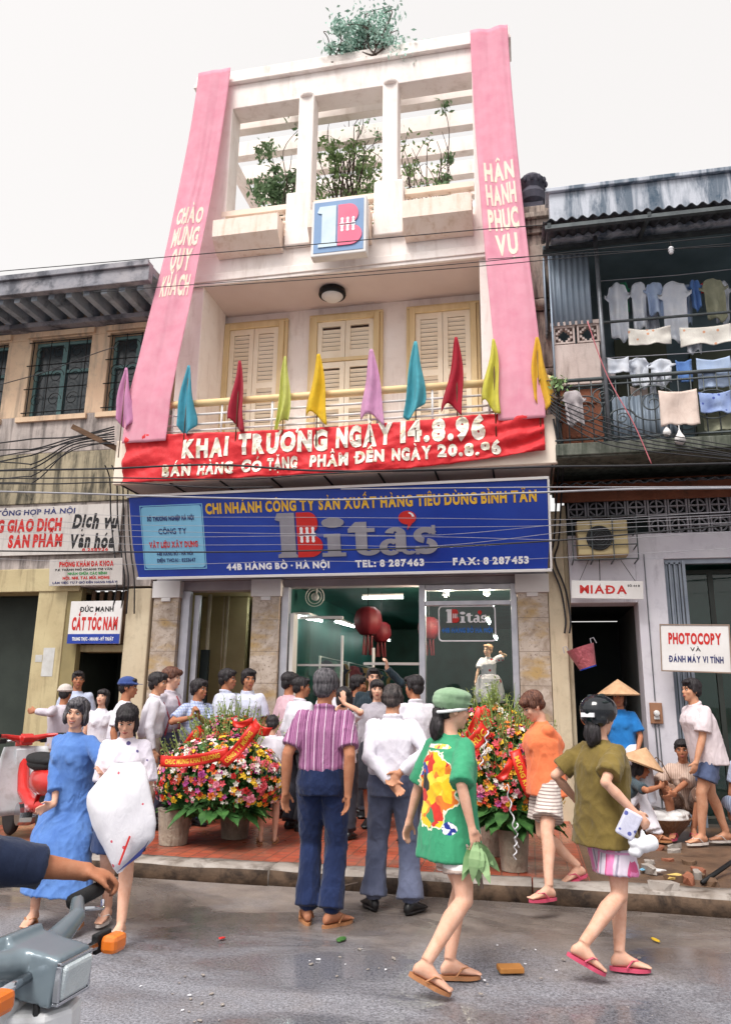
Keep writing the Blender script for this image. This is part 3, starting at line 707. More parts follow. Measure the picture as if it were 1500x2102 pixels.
# ---- two pink banners hung from the roof to the handrail
M_pinkc = cloth('pink_banner_cloth', C(238, 178, 196), C(232, 160, 182), 300, 0.7, 0.2, None, .35)
M_pale = pm('pale_letters', C(240, 220, 200), C(236, 200, 190), 6, 0.8, 0, 0.2)
def strip(xa, xb, xc, xd, top, seed, bulge):
    """cloth strip from the roof edge (xa..xb) to the rail (xc..xd), then over it to the slab"""
    ptop, prail = V((0, 9.5, top)), V((0, 8.82, 5.42))
    def f(u, v):
        if v < .86:
            t = v / .86; y = ptop.y + (prail.y - ptop.y) * t ** 1.25; z = ptop.z + (prail.z - ptop.z) * t
            s = t ** 1.5
        else:
            t = (v - .86) / .14; y = prail.y - .03 * t; z = prail.z - .62 * t; s = 1
        e = t if v < .86 else 1.0
        x = (xa + (xc - xa) * (s if v < .86 else 1)) * (1 - u) + (xb + (xd - xb) * (s if v < .86 else 1)) * u
        y += (.012 * sin(u * 38 + seed + 3 * noise.noise(V((u * 2, v * 3, seed)))) * (.4 + noise.noise(V((u * 3, v * 2, 7)))) + .018 * sin(u * 9 + seed)) * (.3 + .7 * sin(pi * min(1, v / .86))) + .03 * noise.noise(V((u * 3, v * 5, seed)))
        return V((x, y - .03, z))
    return f
for nm, fn, words, side in (('left', strip(-4.92, -4.36, -5.24, -4.6, 11.43, 1.0, 0), (('CHÀO', .41, .452), ('MỪNG', .466, .514), ('QUÝ', .526, .58), ('KHÁCH', .594, .644)), 'left'), ('right', strip(-.5, .06, -.24, .32, 11.38, 4.0, 0), (('HÂN', .372, .416), ('HẠNH', .428, .476), ('PHỤC', .49, .538), ('VỤ', .552, .598)), 'right')):
    t_ = thing('vertical_banner', 'long pink cloth banner with pale words hanging down the %s side of the pink house' % nm, 'banner', (fn(.5, 1).x, 8.8, 4.85), group='pink vertical banners')
    L = local(t_); b = MB(); b.grid(fn, 28, 90); L('cloth', b, M_pinkc, smooth=True, solid=.002)
    for s, v0, v1 in words:
        a, c = .14, .86
        if s in ('VỤ', 'QUÝ'): a, c = .26, .78
        if nm == 'left': v0, v1 = v0 * .86 / .9 - .0, v1 * .86 / .9
        def f2(p, fn=fn):
            q = fn(p.x, 1 - p.z); return V((q.x, q.y - .006 + p.y * .4, q.z))
        o = lettering(s, M_pale, None, a, c, 1 - v1, 1 - v0, 0, .05, 0, fn=f2, cut=.09, gap=.07)
        o.parent = t_; o.matrix_parent_inverse = Matrix.Translation(-V(t_.location))

# ---- row of pennants on the balcony
FL = [('pink', C(226, 160, 204), 250, 757, 868), ('turquoise', C(86, 176, 200), 379, 752, 880), ('crimson', C(186, 48, 70), 485, 742, 876), ('pale yellow', C(222, 226, 130), 580, 733, 876), ('deep yellow', C(240, 204, 50), 650, 728, 862), ('pale pink', C(226, 172, 212), 760, 718, 865), ('sky blue', C(96, 188, 204), 853, 702, 845), ('dark red', C(186, 36, 58), 938, 693, 845), ('lemon', C(228, 222, 96), 1016, 697, 838), ('golden', C(242, 196, 64), 1107, 693, 828)]
rf = random.Random(11)
where = ['furthest left on its own beside the grey window', 'in front of the side wall', 'by left shutters', 'beside the left shutters', 'before the middle shutters', 'right of the middle shutters', 'left edge of the right shutters', 'before the right shutters', 'over the right pink banner', 'at the far right end']
for i, (nm, c, px, py0, py1) in enumerate(FL):
    a, e = at(px, py0, 8.78), at(px, py1, 8.78)
    t_ = thing('pennant', '%s cloth pennant, %s of the balcony row' % (nm, where[i]), 'flag', (e.x, 8.78, 4.86), group='pennants along the balcony')
    h = a.z - e.z; zb = e.z - 4.86; ph = rf.uniform(0, 6); wd = rf.uniform(.19, .32); lean_ = rf.uniform(-.08, .05)
    mc = cloth('pennant_' + nm.replace(' ', '_'), c, tuple(x * .82 for x in c[:3]) + (1,), 300, .7, .5, None, .35)
    b = MB(); b.tube([(0, .0, -.25), (0.0, 0, zb + h)], .008, 6); b.build('stick', M_wood, t_, smooth=True)
    def fl(u, v, h=h, zb=zb, ph=ph, wd=wd):
        k = min(1.0, (1 - v) * 1.1) ** .8; ww_ = wd * (.12 + .88 * k)
        x = (u - .45 + lean_ * 3 * (1 - v)) * ww_ + .03 * sin((1 - v) * 5 + ph) * k
        y = -.02 + .045 * k * sin(u * 9 + ph + (1 - v) * 2) + .03 * k * noise.noise(V((u * 2, v * 3, ph)))
        z = zb + h * v + (.1 * (1 - v)) * sin(u * 4 + ph)
        return V((x, y, z))
    b = MB(); b.grid(fl, 14, 24); b.build('cloth', mc, t_, smooth=True, solid=.004)
# ================================================================ LEFT NEIGHBOUR
M_lw = weathered('left_wall', C(228, 200, 170), C(216, 184, 156), C(128, 116, 110), 1.1, (.5, .74), True, .85, .3)
M_lw2 = weathered('left_grey_plaster', C(194, 182, 176), C(172, 162, 158), C(92, 86, 84), 1.3, (.46, .66), True, .9, .35)
M_lstain = weathered('left_stained_band', C(174, 162, 138), C(156, 146, 124), C(52, 52, 48), 1.4, (.42, .58), True, .9, .3)
M_eave = weathered('left_eave', C(146, 146, 154), C(168, 164, 168), C(84, 86, 94), 1.5, (.45, .6), False, .9, .3)
M_yel = weathered('left_yellow_wall', C(198, 184, 146), C(184, 168, 132), C(116, 100, 78), 1.2, (.52, .76), True, .8, .25)
M_pale_p = weathered('left_pale_pillar', C(206, 192, 166), C(194, 178, 152), C(120, 104, 84), 1.4, (.56, .78), True, .8, .25)
M_frame_g = pm('green_window_frame', C(110, 142, 142), C(92, 124, 126), 5, .6, 0, .1)
M_pane_d = pm('dark_window', C(40, 50, 56), C(54, 62, 66), 2, .15, 0, 0, spec=.6)
lh = thing('corner_house', 'weathered ochre old house with barred upstairs windows and ribbed eaves, left of the pink house', 'house', (-7.6, 9.8, 0.12))
L = local(lh)
b = MB(); Y0, Y1 = 9.8, 10.2
wins = [(-10.6, -9.55), (-9.2, -8.05), (-7.62, -6.56), (-6.24, -5.36)]
xs = [-14.0] + [v for a in wins for v in a] + [-5.14]
for i in range(0, len(xs), 2): b.box(xs[i], xs[i + 1], Y0, Y1, 5.72, 7.05)
b.box(-14, -5.14, Y0, Y1, 7.05, 7.66); L('wall', b, M_lw, bevel=.012)
b = MB(); b.box(-14, -5.14, Y0 - .02, Y1, 5.1, 5.718); b.box(-14, -5.14, 9.85, 15, 7.66, 7.7); L('sill_band', b, M_lw2, bevel=.012)
b = MB(); b.box(-14, -5.4, Y0 - .025, Y1, 4.3, 5.098); L('stained_band', b, M_lstain, bevel=.01)
b = MB(); b.box(-14, -5.2, Y0 + .002, Y1, 3.02, 4.298); L('shopfront_wall', b, M_lw2)
for a, c in wins: b = MB(); b.box(a - .06, c + .06, Y0 - .05, Y0 - .001, 7.07, 7.16); L('window_hood', b, M_lw); b = MB(); b.box(a - .08, c + .08, Y0 - .07, Y0 - .021, 5.62, 5.7); L('window_ledge', b, M_lw)
for a, c in wins[1:]:
    b = MB(); f = .05; zz0, zz1 = 5.725, 7.045; mid = (a + c) / 2
    frame_of(b, a + .005, c - .005, zz0, zz1, Y0 + .14, Y0 + .2, f); b.box(mid - .04, mid + .04, Y0 + .13, Y0 + .19, zz0 + f, zz1 - f)
    b.box(a + f + .006, mid - .041, Y0 + .14, Y0 + .19, 6.5, 6.55); b.box(mid + .041, c - f - .006, Y0 + .14, Y0 + .19, 6.5, 6.55)
    wo = L('window', b, M_frame_g)
    b = MB(); b.box(a + .02, c - .02, Y0 + .17, Y0 + .175, zz0 + .02, zz1 - .02); b.build('pane', M_pane_d, wo)
    b = MB(); r = .009; gy = Y0 - .03
    for i in range(4): b.tube([(a - .02, gy, 5.78 + 1.2 * i / 3), (c + .02, gy, 5.78 + 1.2 * i / 3)], r, 6)
    for i in range(4): x = a + .06 + (c - a - .12) * i / 3; b.tube([(x, gy + .012, 5.74), (x, gy + .012, 7.0)], r, 6)
    for i in range(3):
        for k, (cz, rr) in enumerate(((5.98, .12), (6.38, .13), (6.78, .12))):
            cx = a + .06 + (c - a - .12) * (i + .5) / 3
            b.tube([(cx + rr * cos(t * .45) * (1 - t * .035), gy + .005, cz + rr * sin(t * .45) * (1 - t * .035)) for t in range(0, 22)], .006, 5)
    b.build('grille', M_black, wo)
# eaves: gutter board in front, ribs below
b = MB(); b.box(-14, -5.14, 8.88, 9.0, 7.32, 7.62); b.box(-14, -5.14, 8.84, 8.88, 7.55, 7.64); b.box(-14, -5.14, 9.0, 9.8, 7.5, 7.6)
L('eave_board', b, M_eave, bevel=.01)
M_rib = weathered('eave_rib', C(158, 170, 182), C(182, 190, 198), C(80, 88, 98), 2, (.5, .7), False, .8)
for i in range(30):
    x = -13.8 + .29 * i
    b = MB(); vs = [(x, 9.02, 7.3), (x + .1, 9.02, 7.3), (x + .1, 9.78, 7.3), (x, 9.78, 7.3), (x, 9.02, 7.498), (x + .1, 9.02, 7.498), (x + .1, 9.78, 7.498), (x, 9.78, 7.498)]
    b.box(x, x + .1, 9.02, 9.79, 7.26, 7.498); L('eave_rib', b, M_rib)
b = MB(); b.box(-14, -5.14, 9.015, 9.79, 7.47, 7.4985); L('eave_soffit', b, M_rib)
b = MB(); b.box(-14, -5.14, 9.62, 9.8, 6.9 + .28, 7.26); L('eave_beam', b, M_eave)
# ground floor
b = MB(); b.box(-6.97, -6.5, Y0, Y1, .05, 3.02); L('yellow_pillar', b, M_yel, bevel=.012)
b = MB(); b.box(-5.53, -5.16, Y0 - .03, Y1, .05, 2.98); L('pale_pillar', b, M_pale_p, bevel=.015)
b = MB(); b.box(-14, -6.3, Y0 - .02, Y1, 2.96, 3.3); b.box(-6.3, -5.5, Y0 + .12, Y1, 2.1, 2.2)
L('door_lintel', b, M_yel, bevel=.01)
b = MB(); b.box(-6.5, -6.28, Y0 + .02, Y0 + .14, .05, 3.0); L('door_jamb', b, pm('jamb', C(150, 136, 96), C(128, 116, 84), 2, .8))
b = MB()
for i in range(6): b.box(-6.2 + i * .13, -6.14 + i * .13, Y0 + .15, Y0 + .18, 2.2, 2.98)
L('transom_bar', b, M_wood)
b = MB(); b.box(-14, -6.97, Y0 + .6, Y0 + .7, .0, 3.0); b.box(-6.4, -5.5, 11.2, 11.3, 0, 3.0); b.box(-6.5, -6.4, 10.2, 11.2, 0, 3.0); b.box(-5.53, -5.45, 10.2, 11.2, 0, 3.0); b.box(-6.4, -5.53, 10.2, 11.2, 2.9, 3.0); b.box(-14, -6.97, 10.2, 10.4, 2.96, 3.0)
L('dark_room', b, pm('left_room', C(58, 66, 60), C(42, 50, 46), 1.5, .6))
b = MB(); b.box(-6.78, -6.6, Y0 - .004, Y0 - .001, 1.75, 2.15); b.box(-6.9, -6.79, Y0 - .004, Y0 - .001, 1.95, 2.05); L('pasted_notice', b, pm('paper', C(204, 204, 204), C(184, 182, 178), 8, .9))
# boards on the wall
def board(label, x0, x1, z0, z1, y, mat, rz=0, rx=0, fr=None, t=.03):
    g = thing('sign_board', label, 'sign', (x0, y, z0), rz, rx=rx); w_, h_ = x1 - x0, z1 - z0
    b = MB(); b.box(0, w_, 0, t, 0, h_); b.build('panel', mat, g, bevel=.004)
    if fr:
        b = MB(); frame_of(b, -.012, w_ + .012, -.012, h_ + .012, -.008, t + .005, .0118); b.build('frame', fr, g)
    return g
M_bd = weathered('board_paint', C(206, 200, 196), C(196, 190, 186), C(150, 142, 138), 1.2, (.55, .8), True, .6, .08)
g = board('wide pale board with red and black painted words above the yellow pillar', -8.6, -5.72, 3.5, 4.24, 9.74, M_bd)
lettering('LIÊN TỔNG HỢP HÀ NỘI', M_navy, g, .45, 2.12, .62, .70, 0, .03)
lettering('PHÒNG GIAO DỊCH', M_redl, g, .35, 1.92, .37, .55, 0, .06, gap=.07)
lettering('SẢN PHẨM', M_redl, g, 1.06, 1.96, .13, .31, 0, .06, gap=.07)
lettering('Dịch vụ', M_blk, g, 2.1, 2.82, .4, .62, 0, .05, slant=.18, jitter=.08)
lettering('Văn hóa', M_blk, g, 2.08, 2.8, .1, .31, 0, .05, slant=.1, jitter=.05)
lettering('8.258926', M_redl, g, 2.3, 2.72, .035, .08, 0, .03)
g = board('small white clinic board with red and green lines of words', -6.72, -5.56, 3.02, 3.4, 9.66, M_bd, 0, rad(8))
lettering('PHÒNG KHÁM ĐA KHOA', M_redl, g, .16, 1.02, .275, .345, 0, .06)
lettering('P.K THÀNH PHỐ HOÀNG THỊ VÂN', M_blk, g, .1, 1.0, .215, .245, 0, .03)
lettering('NHẬN CHỮA CÁC BỆNH', M_green_l, g, .3, .92, .155, .19, 0, .05)
lettering('NỘI. NHI. TAI. MŨI. HỌNG', M_redl, g, .22, .96, .09, .13, 0, .05)
lettering('LÀM VIỆC TỪ 7 GIỜ ĐẾN HÀNG NGÀY', M_navy, g, .06, 1.08, .03, .06, 0, .03)
g = board('square white barber board with red words and blue bottom strip', -6.36, -5.55, 2.2, 2.8, 9.7, M_white)
b = MB(); b.box(.002, .808, -.003, 0.001, .002, .135); b.build('strip', M_blue, g)
lettering('ĐỨC MẠNH', M_blk, g, .16, .68, .45, .52, 0, .03)
lettering('CẮT TÓC NAM', M_redl, g, .05, .76, .2, .37, 0, .055, gap=.06)
lettering('TRUNG THỰC - NHANH - MỸ THUẬT', M_whl, g, .08, .72, .045, .09, -.004, .05)
# ================================================================ RIGHT NEIGHBOUR
M_rw = weathered('right_parapet', C(196, 200, 210), C(184, 188, 198), C(76, 92, 108), 1.0, (.42, .58), True, .9, .35)
M_rold = weathered('right_old_plaster', C(176, 162, 152), C(150, 134, 124), C(70, 62, 60), 2.2, (.44, .62), True, .9, .5)
M_rpink = weathered('right_pinkish_plaster', C(206, 190, 184), C(192, 174, 168), C(140, 124, 118), 1.4, (.5, .72), True, .85, .3)
M_rwhite = weathered('right_white_wall', C(220, 217, 224), C(208, 204, 214), C(140, 136, 148), 1.0, (.6, .84), True, .8, .12)
M_corr = pm('corrugated_grey', C(150, 162, 176), C(128, 142, 158), 2, .5, .3, .08)
M_corr_d = weathered('corrugated_roof', C(90, 92, 98), C(70, 74, 80), C(46, 48, 54), 2, (.45, .65), True, .8)
M_iron = pm('old_iron', C(92, 98, 100), C(70, 74, 78), 8, .6, .4, .1)
M_brick = weathered('bare_brick', C(150, 96, 74), C(128, 80, 62), C(96, 70, 58), 3, (.5, .7), False, .9, .5)
M_block = weathered('breeze_block', C(160, 158, 164), C(140, 138, 146), C(88, 86, 92), 2, (.5, .7), False, .9, .3)
M_moss = weathered('mossy_slab', C(110, 112, 104), C(92, 96, 86), C(52, 58, 50), 2, (.45, .65), True, .9, .3)
rh = thing('tenement_house', 'old grey tenement with laundry hung on its caged balcony, right of the pink house', 'house', (2.5, 9.8, 0.12))
L = local(rh)
b = MB(); b.box(.5, 9, 8.95, 9.2, 7.32, 8.0); L('parapet', b, M_rw, bevel=.012)
b = MB(); b.box(.46, 9, 8.9, 9.25, 8.001, 8.06); L('coping', b, M_rw, bevel=.01)
# ornate corner pier
b = MB(); b.box(.06, .4, 9.0, 9.4, 4.5, 7.68); b.box(.1, .36, 8.965, 8.999, 4.9, 5.5); b.box(.1, .36, 8.965, 8.999, 5.7, 6.5); b.box(.1, .36, 8.965, 8.999, 6.7, 7.5)
pr_ = L('pier', b, M_rold, bevel=.012)
b = MB()
for i, (w_, z0, z1) in enumerate(((.05, 7.68, 7.75), (.1, 7.752, 7.85), (.16, 7.852, 7.93), (.05, 7.932, 8.1))): b.box(.06 - w_, .4 + w_, 9.0 - w_, 9.4, z0, z1)
b.box(-.0, .46, 8.94, 9.4, 5.52, 5.68); b.box(.0, .46, 8.94, 9.4, 6.52, 6.68)
for z in (5.6, 6.6): b.ell((.23, 8.93, z), (.1, .05, .07))
pm_ = L('pier_moulding', b, M_rold, bevel=.01)
b = MB(); b.box(.03, .33, 9.0, 9.3, 8.102, 8.2); b.lathe([(.12, 8.2), (.2, 8.26), (.22, 8.36), (.16, 8.46), (.19, 8.52), (.21, 8.6), (.14, 8.68), (.02, 8.72)], (.18, 9.15, 0), 18)
for i in range(12): b.ell((.18 + .21 * cos(i * pi / 6), 9.15 + .21 * sin(i * pi / 6), 8.56), (.03, .03, .05), nu=8, nv=6)
pu_ = L('pier_urn', b, pm('dark_urn', C(78, 76, 88), C(60, 60, 70), 4, .9, 0, .4))
for o in (pr_, pm_, pu_): o.matrix_parent_inverse = Matrix.Translation(V((.14, .35, 0)) - V(rh.location)) @ Matrix.Diagonal((.92, 1, 1, 1))
def corr(x0, x1, f, n, amp=.02, nv=2):
    """corrugated sheet: f(u, v) gives the flat surface, ridges run along v"""
    def g(u, v):
        p = V(f(u, v)); q = V(f(u + 1e-3, v)) - p; r = V(f(u, v + 1e-3)) - p; nn = q.cross(r); nn.normalize()
        return p + nn * amp * sin(u * 2 * pi * n)
    m_ = MB(); m_.grid(g, n * 6, nv); return m_
b = corr(0, 1, lambda u, v: (.38 + 8.6 * u, 9.15 - .85 * v, 7.42 - .26 * v), 70, .02)
L('awning', b, M_corr_d, smooth=True, solid=.008)
b = MB(); b.bar((.4, 8.34, 7.08), (9, 8.34, 7.08), .05, .06); b.bar((.4, 9.05, 7.25), (9, 9.05, 7.25), .05, .06)
for x in (.45, 1.6, 3.2): b.bar((x, 9.1, 7.28), (x, 8.3, 7.1), .04, .05)
L('awning_frame', b, M_iron)
b = corr(0, 1, lambda u, v: (.45 + .5 * u, 8.98, 7.1 - 1.0 * v), 7, .012); L('corrugated_panel', b, M_corr, smooth=True, solid=.006)
b = corr(0, 1, lambda u, v: (.4, 9.6 - .6 * u, 7.1 - 1.0 * v), 7, .012); L('corrugated_panel', b, M_corr, smooth=True, solid=.006)
b = MB(); b.box(.4, 9, 10.6, 10.8, 4.4, 7.4); b.box(.4, 9, 9.2, 10.6, 7.35, 7.4); L('balcony_back_wall', b, pm('back_room', C(112, 130, 138), C(88, 106, 114), 1.5, .8))
b = MB(); b.box(1.4, 2.1, 10.54, 10.6, 4.5, 6.6); b.box(2.4, 3.4, 10.52, 10.6, 4.5, 6.3); L('balcony_door', b, pm('back_door', C(96, 100, 84), C(78, 84, 72), 2, .7))
b = MB(); b.box(.46, 1.02, 9.0, 9.12, 5.3, 5.85); L('balcony_panel', b, M_rpink, bevel=.01)
# pierced cross blocks
b = MB()
for x0 in (.47, .76):
    x1 = x0 + .26; z0, z1 = 5.86, 6.1
    frame_of(b, x0, x1, z0, z1, 9.0, 9.1, .022); cx, cz = (x0 + x1) / 2, (z0 + z1) / 2
    for dx, dz in ((1, 1), (1, -1), (-1, 1), (-1, -1)):
        for k in range(3): b.box(cx + dx * (.03 + .028 * k) - .014, cx + dx * (.03 + .028 * k) + .014, 9.01, 9.09, cz + dz * (.086 - .028 * k) - .016, cz + dz * (.086 - .028 * k) + .016)
b.box(.44, 1.04, 8.98, 9.12, 6.1002, 6.15); b.box(1.024, 1.045, 9.0, 9.1, 5.86, 6.1)
L('pierced_block', b, M_rpink)
b = MB()
for i in range(8):
    for k in range(3):
        if (i * 7 + k * 3) % 5: b.box(.5 + .065 * i, .555 + .065 * i, 9.04, 9.1, 4.62 + .22 * k, 4.66 + .22 * k)
b.box(.52, 1.0, 9.06, 9.12, 4.55, 5.26); L('brick_wall', b, M_brick, bevel=.006)
# balcony slab and railings
b = MB(); b.box(.42, 9, 8.75, 10.6, 4.28, 4.46); b.box(.42, 9, 8.72, 8.75, 4.3, 4.45); L('balcony_slab', b, M_moss, bevel=.012)
b = MB()
b.tube([(.42, 8.82, 5.28), (9, 8.82, 5.28)], .025, 8); b.tube([(1.05, 8.95, 6.08), (9, 8.95, 6.08)], .018, 8)
for z in (4.52, 5.2): b.tube([(.42, 8.82, z), (9, 8.82, z)], .013, 6)
for i in range(60): b.tube([(.45 + .14 * i, 8.82, 4.46), (.45 + .14 * i, 8.82, 5.28)], .008, 5)
L('balcony_railing', b, M_iron, smooth=True)
for cx, cz, rr in ((.78, 4.9, .2), (1.55, 4.92, .27), (1.2, 4.75, .15), (2.2, 4.86, .22), (2.75, 4.86, .22), (1.0, 5.05, .12), (1.9, 4.66, .12)):
    b = MB(); b.tube([(cx + rr * cos(a), 8.8, cz + rr * .8 * sin(a)) for a in [k * pi / 12 for k in range(25)]], .009, 5)
    b.tube([(cx + rr * .55 * (1 - t * .04) * cos(t * .5), 8.8, cz + rr * .5 * (1 - t * .04) * sin(t * .5)) for t in range(20)], .008, 5)
    L('railing_scroll', b, M_iron, smooth=True)
b = corr(0, 1, lambda u, v: (1.12 + .75 * u, 9.0, 5.1 - .6 * v), 9, .015); L('corrugated_panel', b, M_corr, smooth=True, solid=.006)
b = MB(); b.tube([(1.04, 8.8, 4.45), (1.03, 8.8, 7.2)], .026, 10); L('balcony_post', b, M_steel, smooth=True)
b = MB(); b.tube([(.46, 8.94, 4.6), (.46, 8.94, 7.1)], .014, 8); L('drain_pipe', b, M_corr, smooth=True)
# below the balcony
b = corr(0, 1, lambda u, v: (.42 + 8.6 * u, 9.75 - .55 * v, 4.24 - .16 * v), 60, .018); L('lower_awning', b, M_corr_d, smooth=True, solid=.008)
b = MB(); b.box(.42, 9, 9.76, 9.8, 4.0, 4.28); L('rusty_band', b, M_brick)
b = MB(); b.box(.56, 9, 9.82, 10.2, 3.24, 3.57); b.box(.56, 1.36, 9.8, 10.2, 2.7, 3.24); b.box(1.36, 1.7, 9.8, 10.2, .05, 3.24); b.box(3.1, 9, 9.82, 10.2, .05, 3.24)
L('white_wall', b, M_rwhite, bevel=.008)
b = MB(); b.box(.286, .5, 9.8, 10.2, .05, 3.9); b.box(.5, .56, 9.9, 10.2, .05, 4.0); L('party_pillar', b, M_pale_p, bevel=.015)
b = MB()
bw = .245; n_ = 0
for r in range(2):
    for i in range(14):
        x0 = .58 + bw * i
        if r == 1 and i < 4: continue
        z0 = 3.86 - .255 * (r + 1) + .22 - .02; z1 = z0 + .235; x1 = x0 + bw - .012; y0, y1 = 9.83, 9.9
        frame_of(b, x0, x1, z0, z1, y0, y1, .02); cx, cz = (x0 + x1) / 2, (z0 + z1) / 2
        b.box(cx - .009, cx + .009, y0 + .01, y1 - .01, z0 + .02, z1 - .02); b.box(x0 + .02, cx - .0095, y0 + .01, y1 - .01, cz - .009, cz + .009); b.box(cx + .0095, x1 - .02, y0 + .01, y1 - .01, cz - .009, cz + .009)
        for a in range(4):
            p = [(cx + .08 * cos(rad(a * 90 + 14 + t * 12.4)), y0 + .04, cz + .08 * sin(rad(a * 90 + 14 + t * 12.4))) for t in range(6)]; b.tube(p, .011, 5)
L('breeze_block_screen', b, M_block)
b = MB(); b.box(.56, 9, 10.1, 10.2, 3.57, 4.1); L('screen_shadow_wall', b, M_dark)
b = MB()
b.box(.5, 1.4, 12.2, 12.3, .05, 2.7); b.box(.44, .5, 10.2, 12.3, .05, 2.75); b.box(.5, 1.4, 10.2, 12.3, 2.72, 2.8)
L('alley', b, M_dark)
b = MB(); b.box(1.38, 1.46, 10.2, 12.3, .05, 2.75); L('alley_side', b, pm('alley_wall', C(120, 124, 124), C(100, 104, 104), 1.5, .8))
b = MB(); b.box(1.7, 3.1, 11.4, 11.5, .05, 3.3); b.box(1.7, 3.1, 10.2, 11.4, 3.24, 3.3); b.box(3.05, 3.1, 10.2, 11.4, .05, 3.24)
L('copy_shop_room', b, M_teal)
b = MB()
for i in range(7): b.box(1.7 + .03 * i, 1.722 + .03 * i, 9.86 + .03 * (i % 2), 9.9 + .03 * (i % 2), .12, 3.2)
b.box(1.915, 1.95, 9.84, 9.93, .12, 3.22); b.box(1.7, 3.1, 9.86, 9.95, 3.18, 3.239)
L('folding_gate', b, pm('gate_grey', C(150, 158, 170), C(124, 132, 146), 3, .5, .2, .08))
b = MB(); frame_of(b, 1.955, 3.1, .1, 3.17, 10.3, 10.36, .05); b.box(2.3, 2.36, 10.3, 10.36, .15, 3.12); b.box(1.955, 3.1, 10.295, 10.365, 2.3, 2.36); wf2 = L('shop_window', b, pm('dark_frame', C(60, 66, 62), None, 3, .5))
b = MB(); b.box(1.96, 3.09, 10.325, 10.33, .12, 3.15); b.build('pane', M_glass, wf2)
b = MB(); b.tube([(1.47, 9.79, 1.52), (1.47, 9.79, 3.3)], .007, 5); b.tube([(1.45, 9.79, 1.25), (1.46, 9.79, .3)], .01, 5); b.tube([(1.49, 9.79, 1.25), (1.5, 9.79, .3)], .008, 5)
L('wall_wire', b, M_steel)
# meter on the wall
mt_ = thing('electric_meter', 'small brown board with an electricity meter on the white pillar', 'meter', (1.47, 9.79, 1.26)); b = MB(); b.box(-.07, .07, -.03, .008, 0, .24); b.build('board', pm('meter_board', C(160, 118, 92), C(144, 102, 78), 5, .7), mt_, bevel=.006)
b = MB(); b.lathe([(.032, 0), (.036, .02), (.03, .05), (.01, .056)], (0, -.03, .12), 14, Matrix.Rotation(rad(90), 3, 'X')); b.box(-.03, .03, -.05, -.03, .05, .09); b.build('dial', M_white, mt_)
# hanging boards
g = board('narrow white board with red letters hung on wires over the dark alley', .56, 1.4, 2.74, 2.96, 9.62, M_white, rad(-2), rad(4), None, .02)
g.rotation_euler = (rad(4), rad(2.0), rad(-2))
lettering('MIAĐA', M_redl, g, .1, .65, .065, .165, 0, .03, gap=.12)
lettering('SỐ 44 B', M_blk, g, .66, .8, .15, .175, 0, .02)
b = MB(); b.tube([(.1, .01, .22), (.22, .1, .5)], .004, 4); b.tube([(.75, .01, .22), (.6, .1, .48)], .004, 4); b.tube([(.34, .0, .16), (.34, .05, .5)], .005, 4); b.build('wire', M_black, g)
p0 = at(1351, 1283, 9.45)
g = board('white photocopy board with red and blue words projecting from white pillar', p0.x, p0.x + .72, p0.z - .52, p0.z, 9.45, M_white, rad(-14), 0, pm('board_edge', C(150, 130, 116), None, 4, .6), .02)
g.rotation_euler = (0, rad(2.2), rad(-14))
lettering('PHOTOCOPY', M_redl, g, .08, .64, .31, .43, 0, .05, gap=.06)
lettering('VÀ', M_blk, g, .31, .42, .225, .27, 0, .01)
lettering('ĐÁNH MÁY VI TÍNH', M_navy, g, .08, .65, .1, .17, 0, .04)
# air conditioner in its cage
p0 = at(1172, 1062, 9.45); p1 = at(1310, 1146, 9.45)
ac = thing('air_conditioner', 'old beige air conditioner box in a rusty cage above the alley', 'air conditioner', ((p0.x + p1.x) / 2, 9.45, p1.z))
aw, ah = (p1.x - p0.x) / 2, p0.z - p1.z
b = MB(); b.box(-aw + .06, aw - .1, .03, .32, .06, ah - .04); b.build('casing', pm('ac_beige', C(190, 172, 130), C(170, 152, 112), 3, .6), ac, bevel=.015)
b = MB(); b.lathe([(.155, 0), (.155, .02), (.04, .022)], (-.06, .028, ah / 2), 28, Matrix.Rotation(rad(90), 3, 'X')); b.build('fan_grille', M_black, ac)
b = MB()
for i in range(4): b.tube([(-.06 + .05 * 0, .0, ah / 2)] + [(-.06 + (.036 * (i + 1)) * cos(a), .0, ah / 2 + (.036 * (i + 1)) * sin(a)) for a in [k * pi / 10 for k in range(21)]][0:21], .003, 4)
b.build('grille_ring', M_iron, ac)
b = MB()
for x in (-aw, -.15, .1, aw): b.tube([(x, 0, 0), (x, 0, ah)], .008, 5); b.tube([(x, 0, 0), (x, .36, 0)], .01, 5); b.tube([(x, 0, ah), (x, .36, ah)], .008, 5)
for z in (0, ah * .33, ah * .66, ah): b.tube([(-aw, 0, z), (aw, 0, z)], .008, 5); b.tube([(aw, 0, z), (aw, .36, z)], .008, 5)
b.build('cage', M_iron, ac)
# basket hung at the alley
p0 = at(1196, 1345, 9.6)
hb = thing('hanging_basket', 'red woven plastic basket with blue rim hung in the alley doorway', 'basket', (p0.x, 9.6, p0.z))
Mh = Matrix.Rotation(rad(-18), 3, 'Y')
b = MB(); b.lathe([(.1, -.16), (.17, .1)], (0, 0, 0), 20, Mh, True); b.build('basket', cloth('woven_red', C(188, 104, 112), C(160, 80, 92), 60, .6, 1.0), hb)
b = MB(); b.lathe([(.105, -.165), (.105, -.15)], (0, 0, 0), 20, Mh); b.build('rim', M_blue, hb)
b = MB()
for s in (-1, 1): b.tube([Mh @ V((s * .17 - .03, 0, .09)), Mh @ V((s * .17 - .02, 0, .16)), Mh @ V((s * .17 + .02, 0, .16)), Mh @ V((s * .17 + .03, 0, .09))], .006, 6)
b.build('handle', M_cable2, hb)

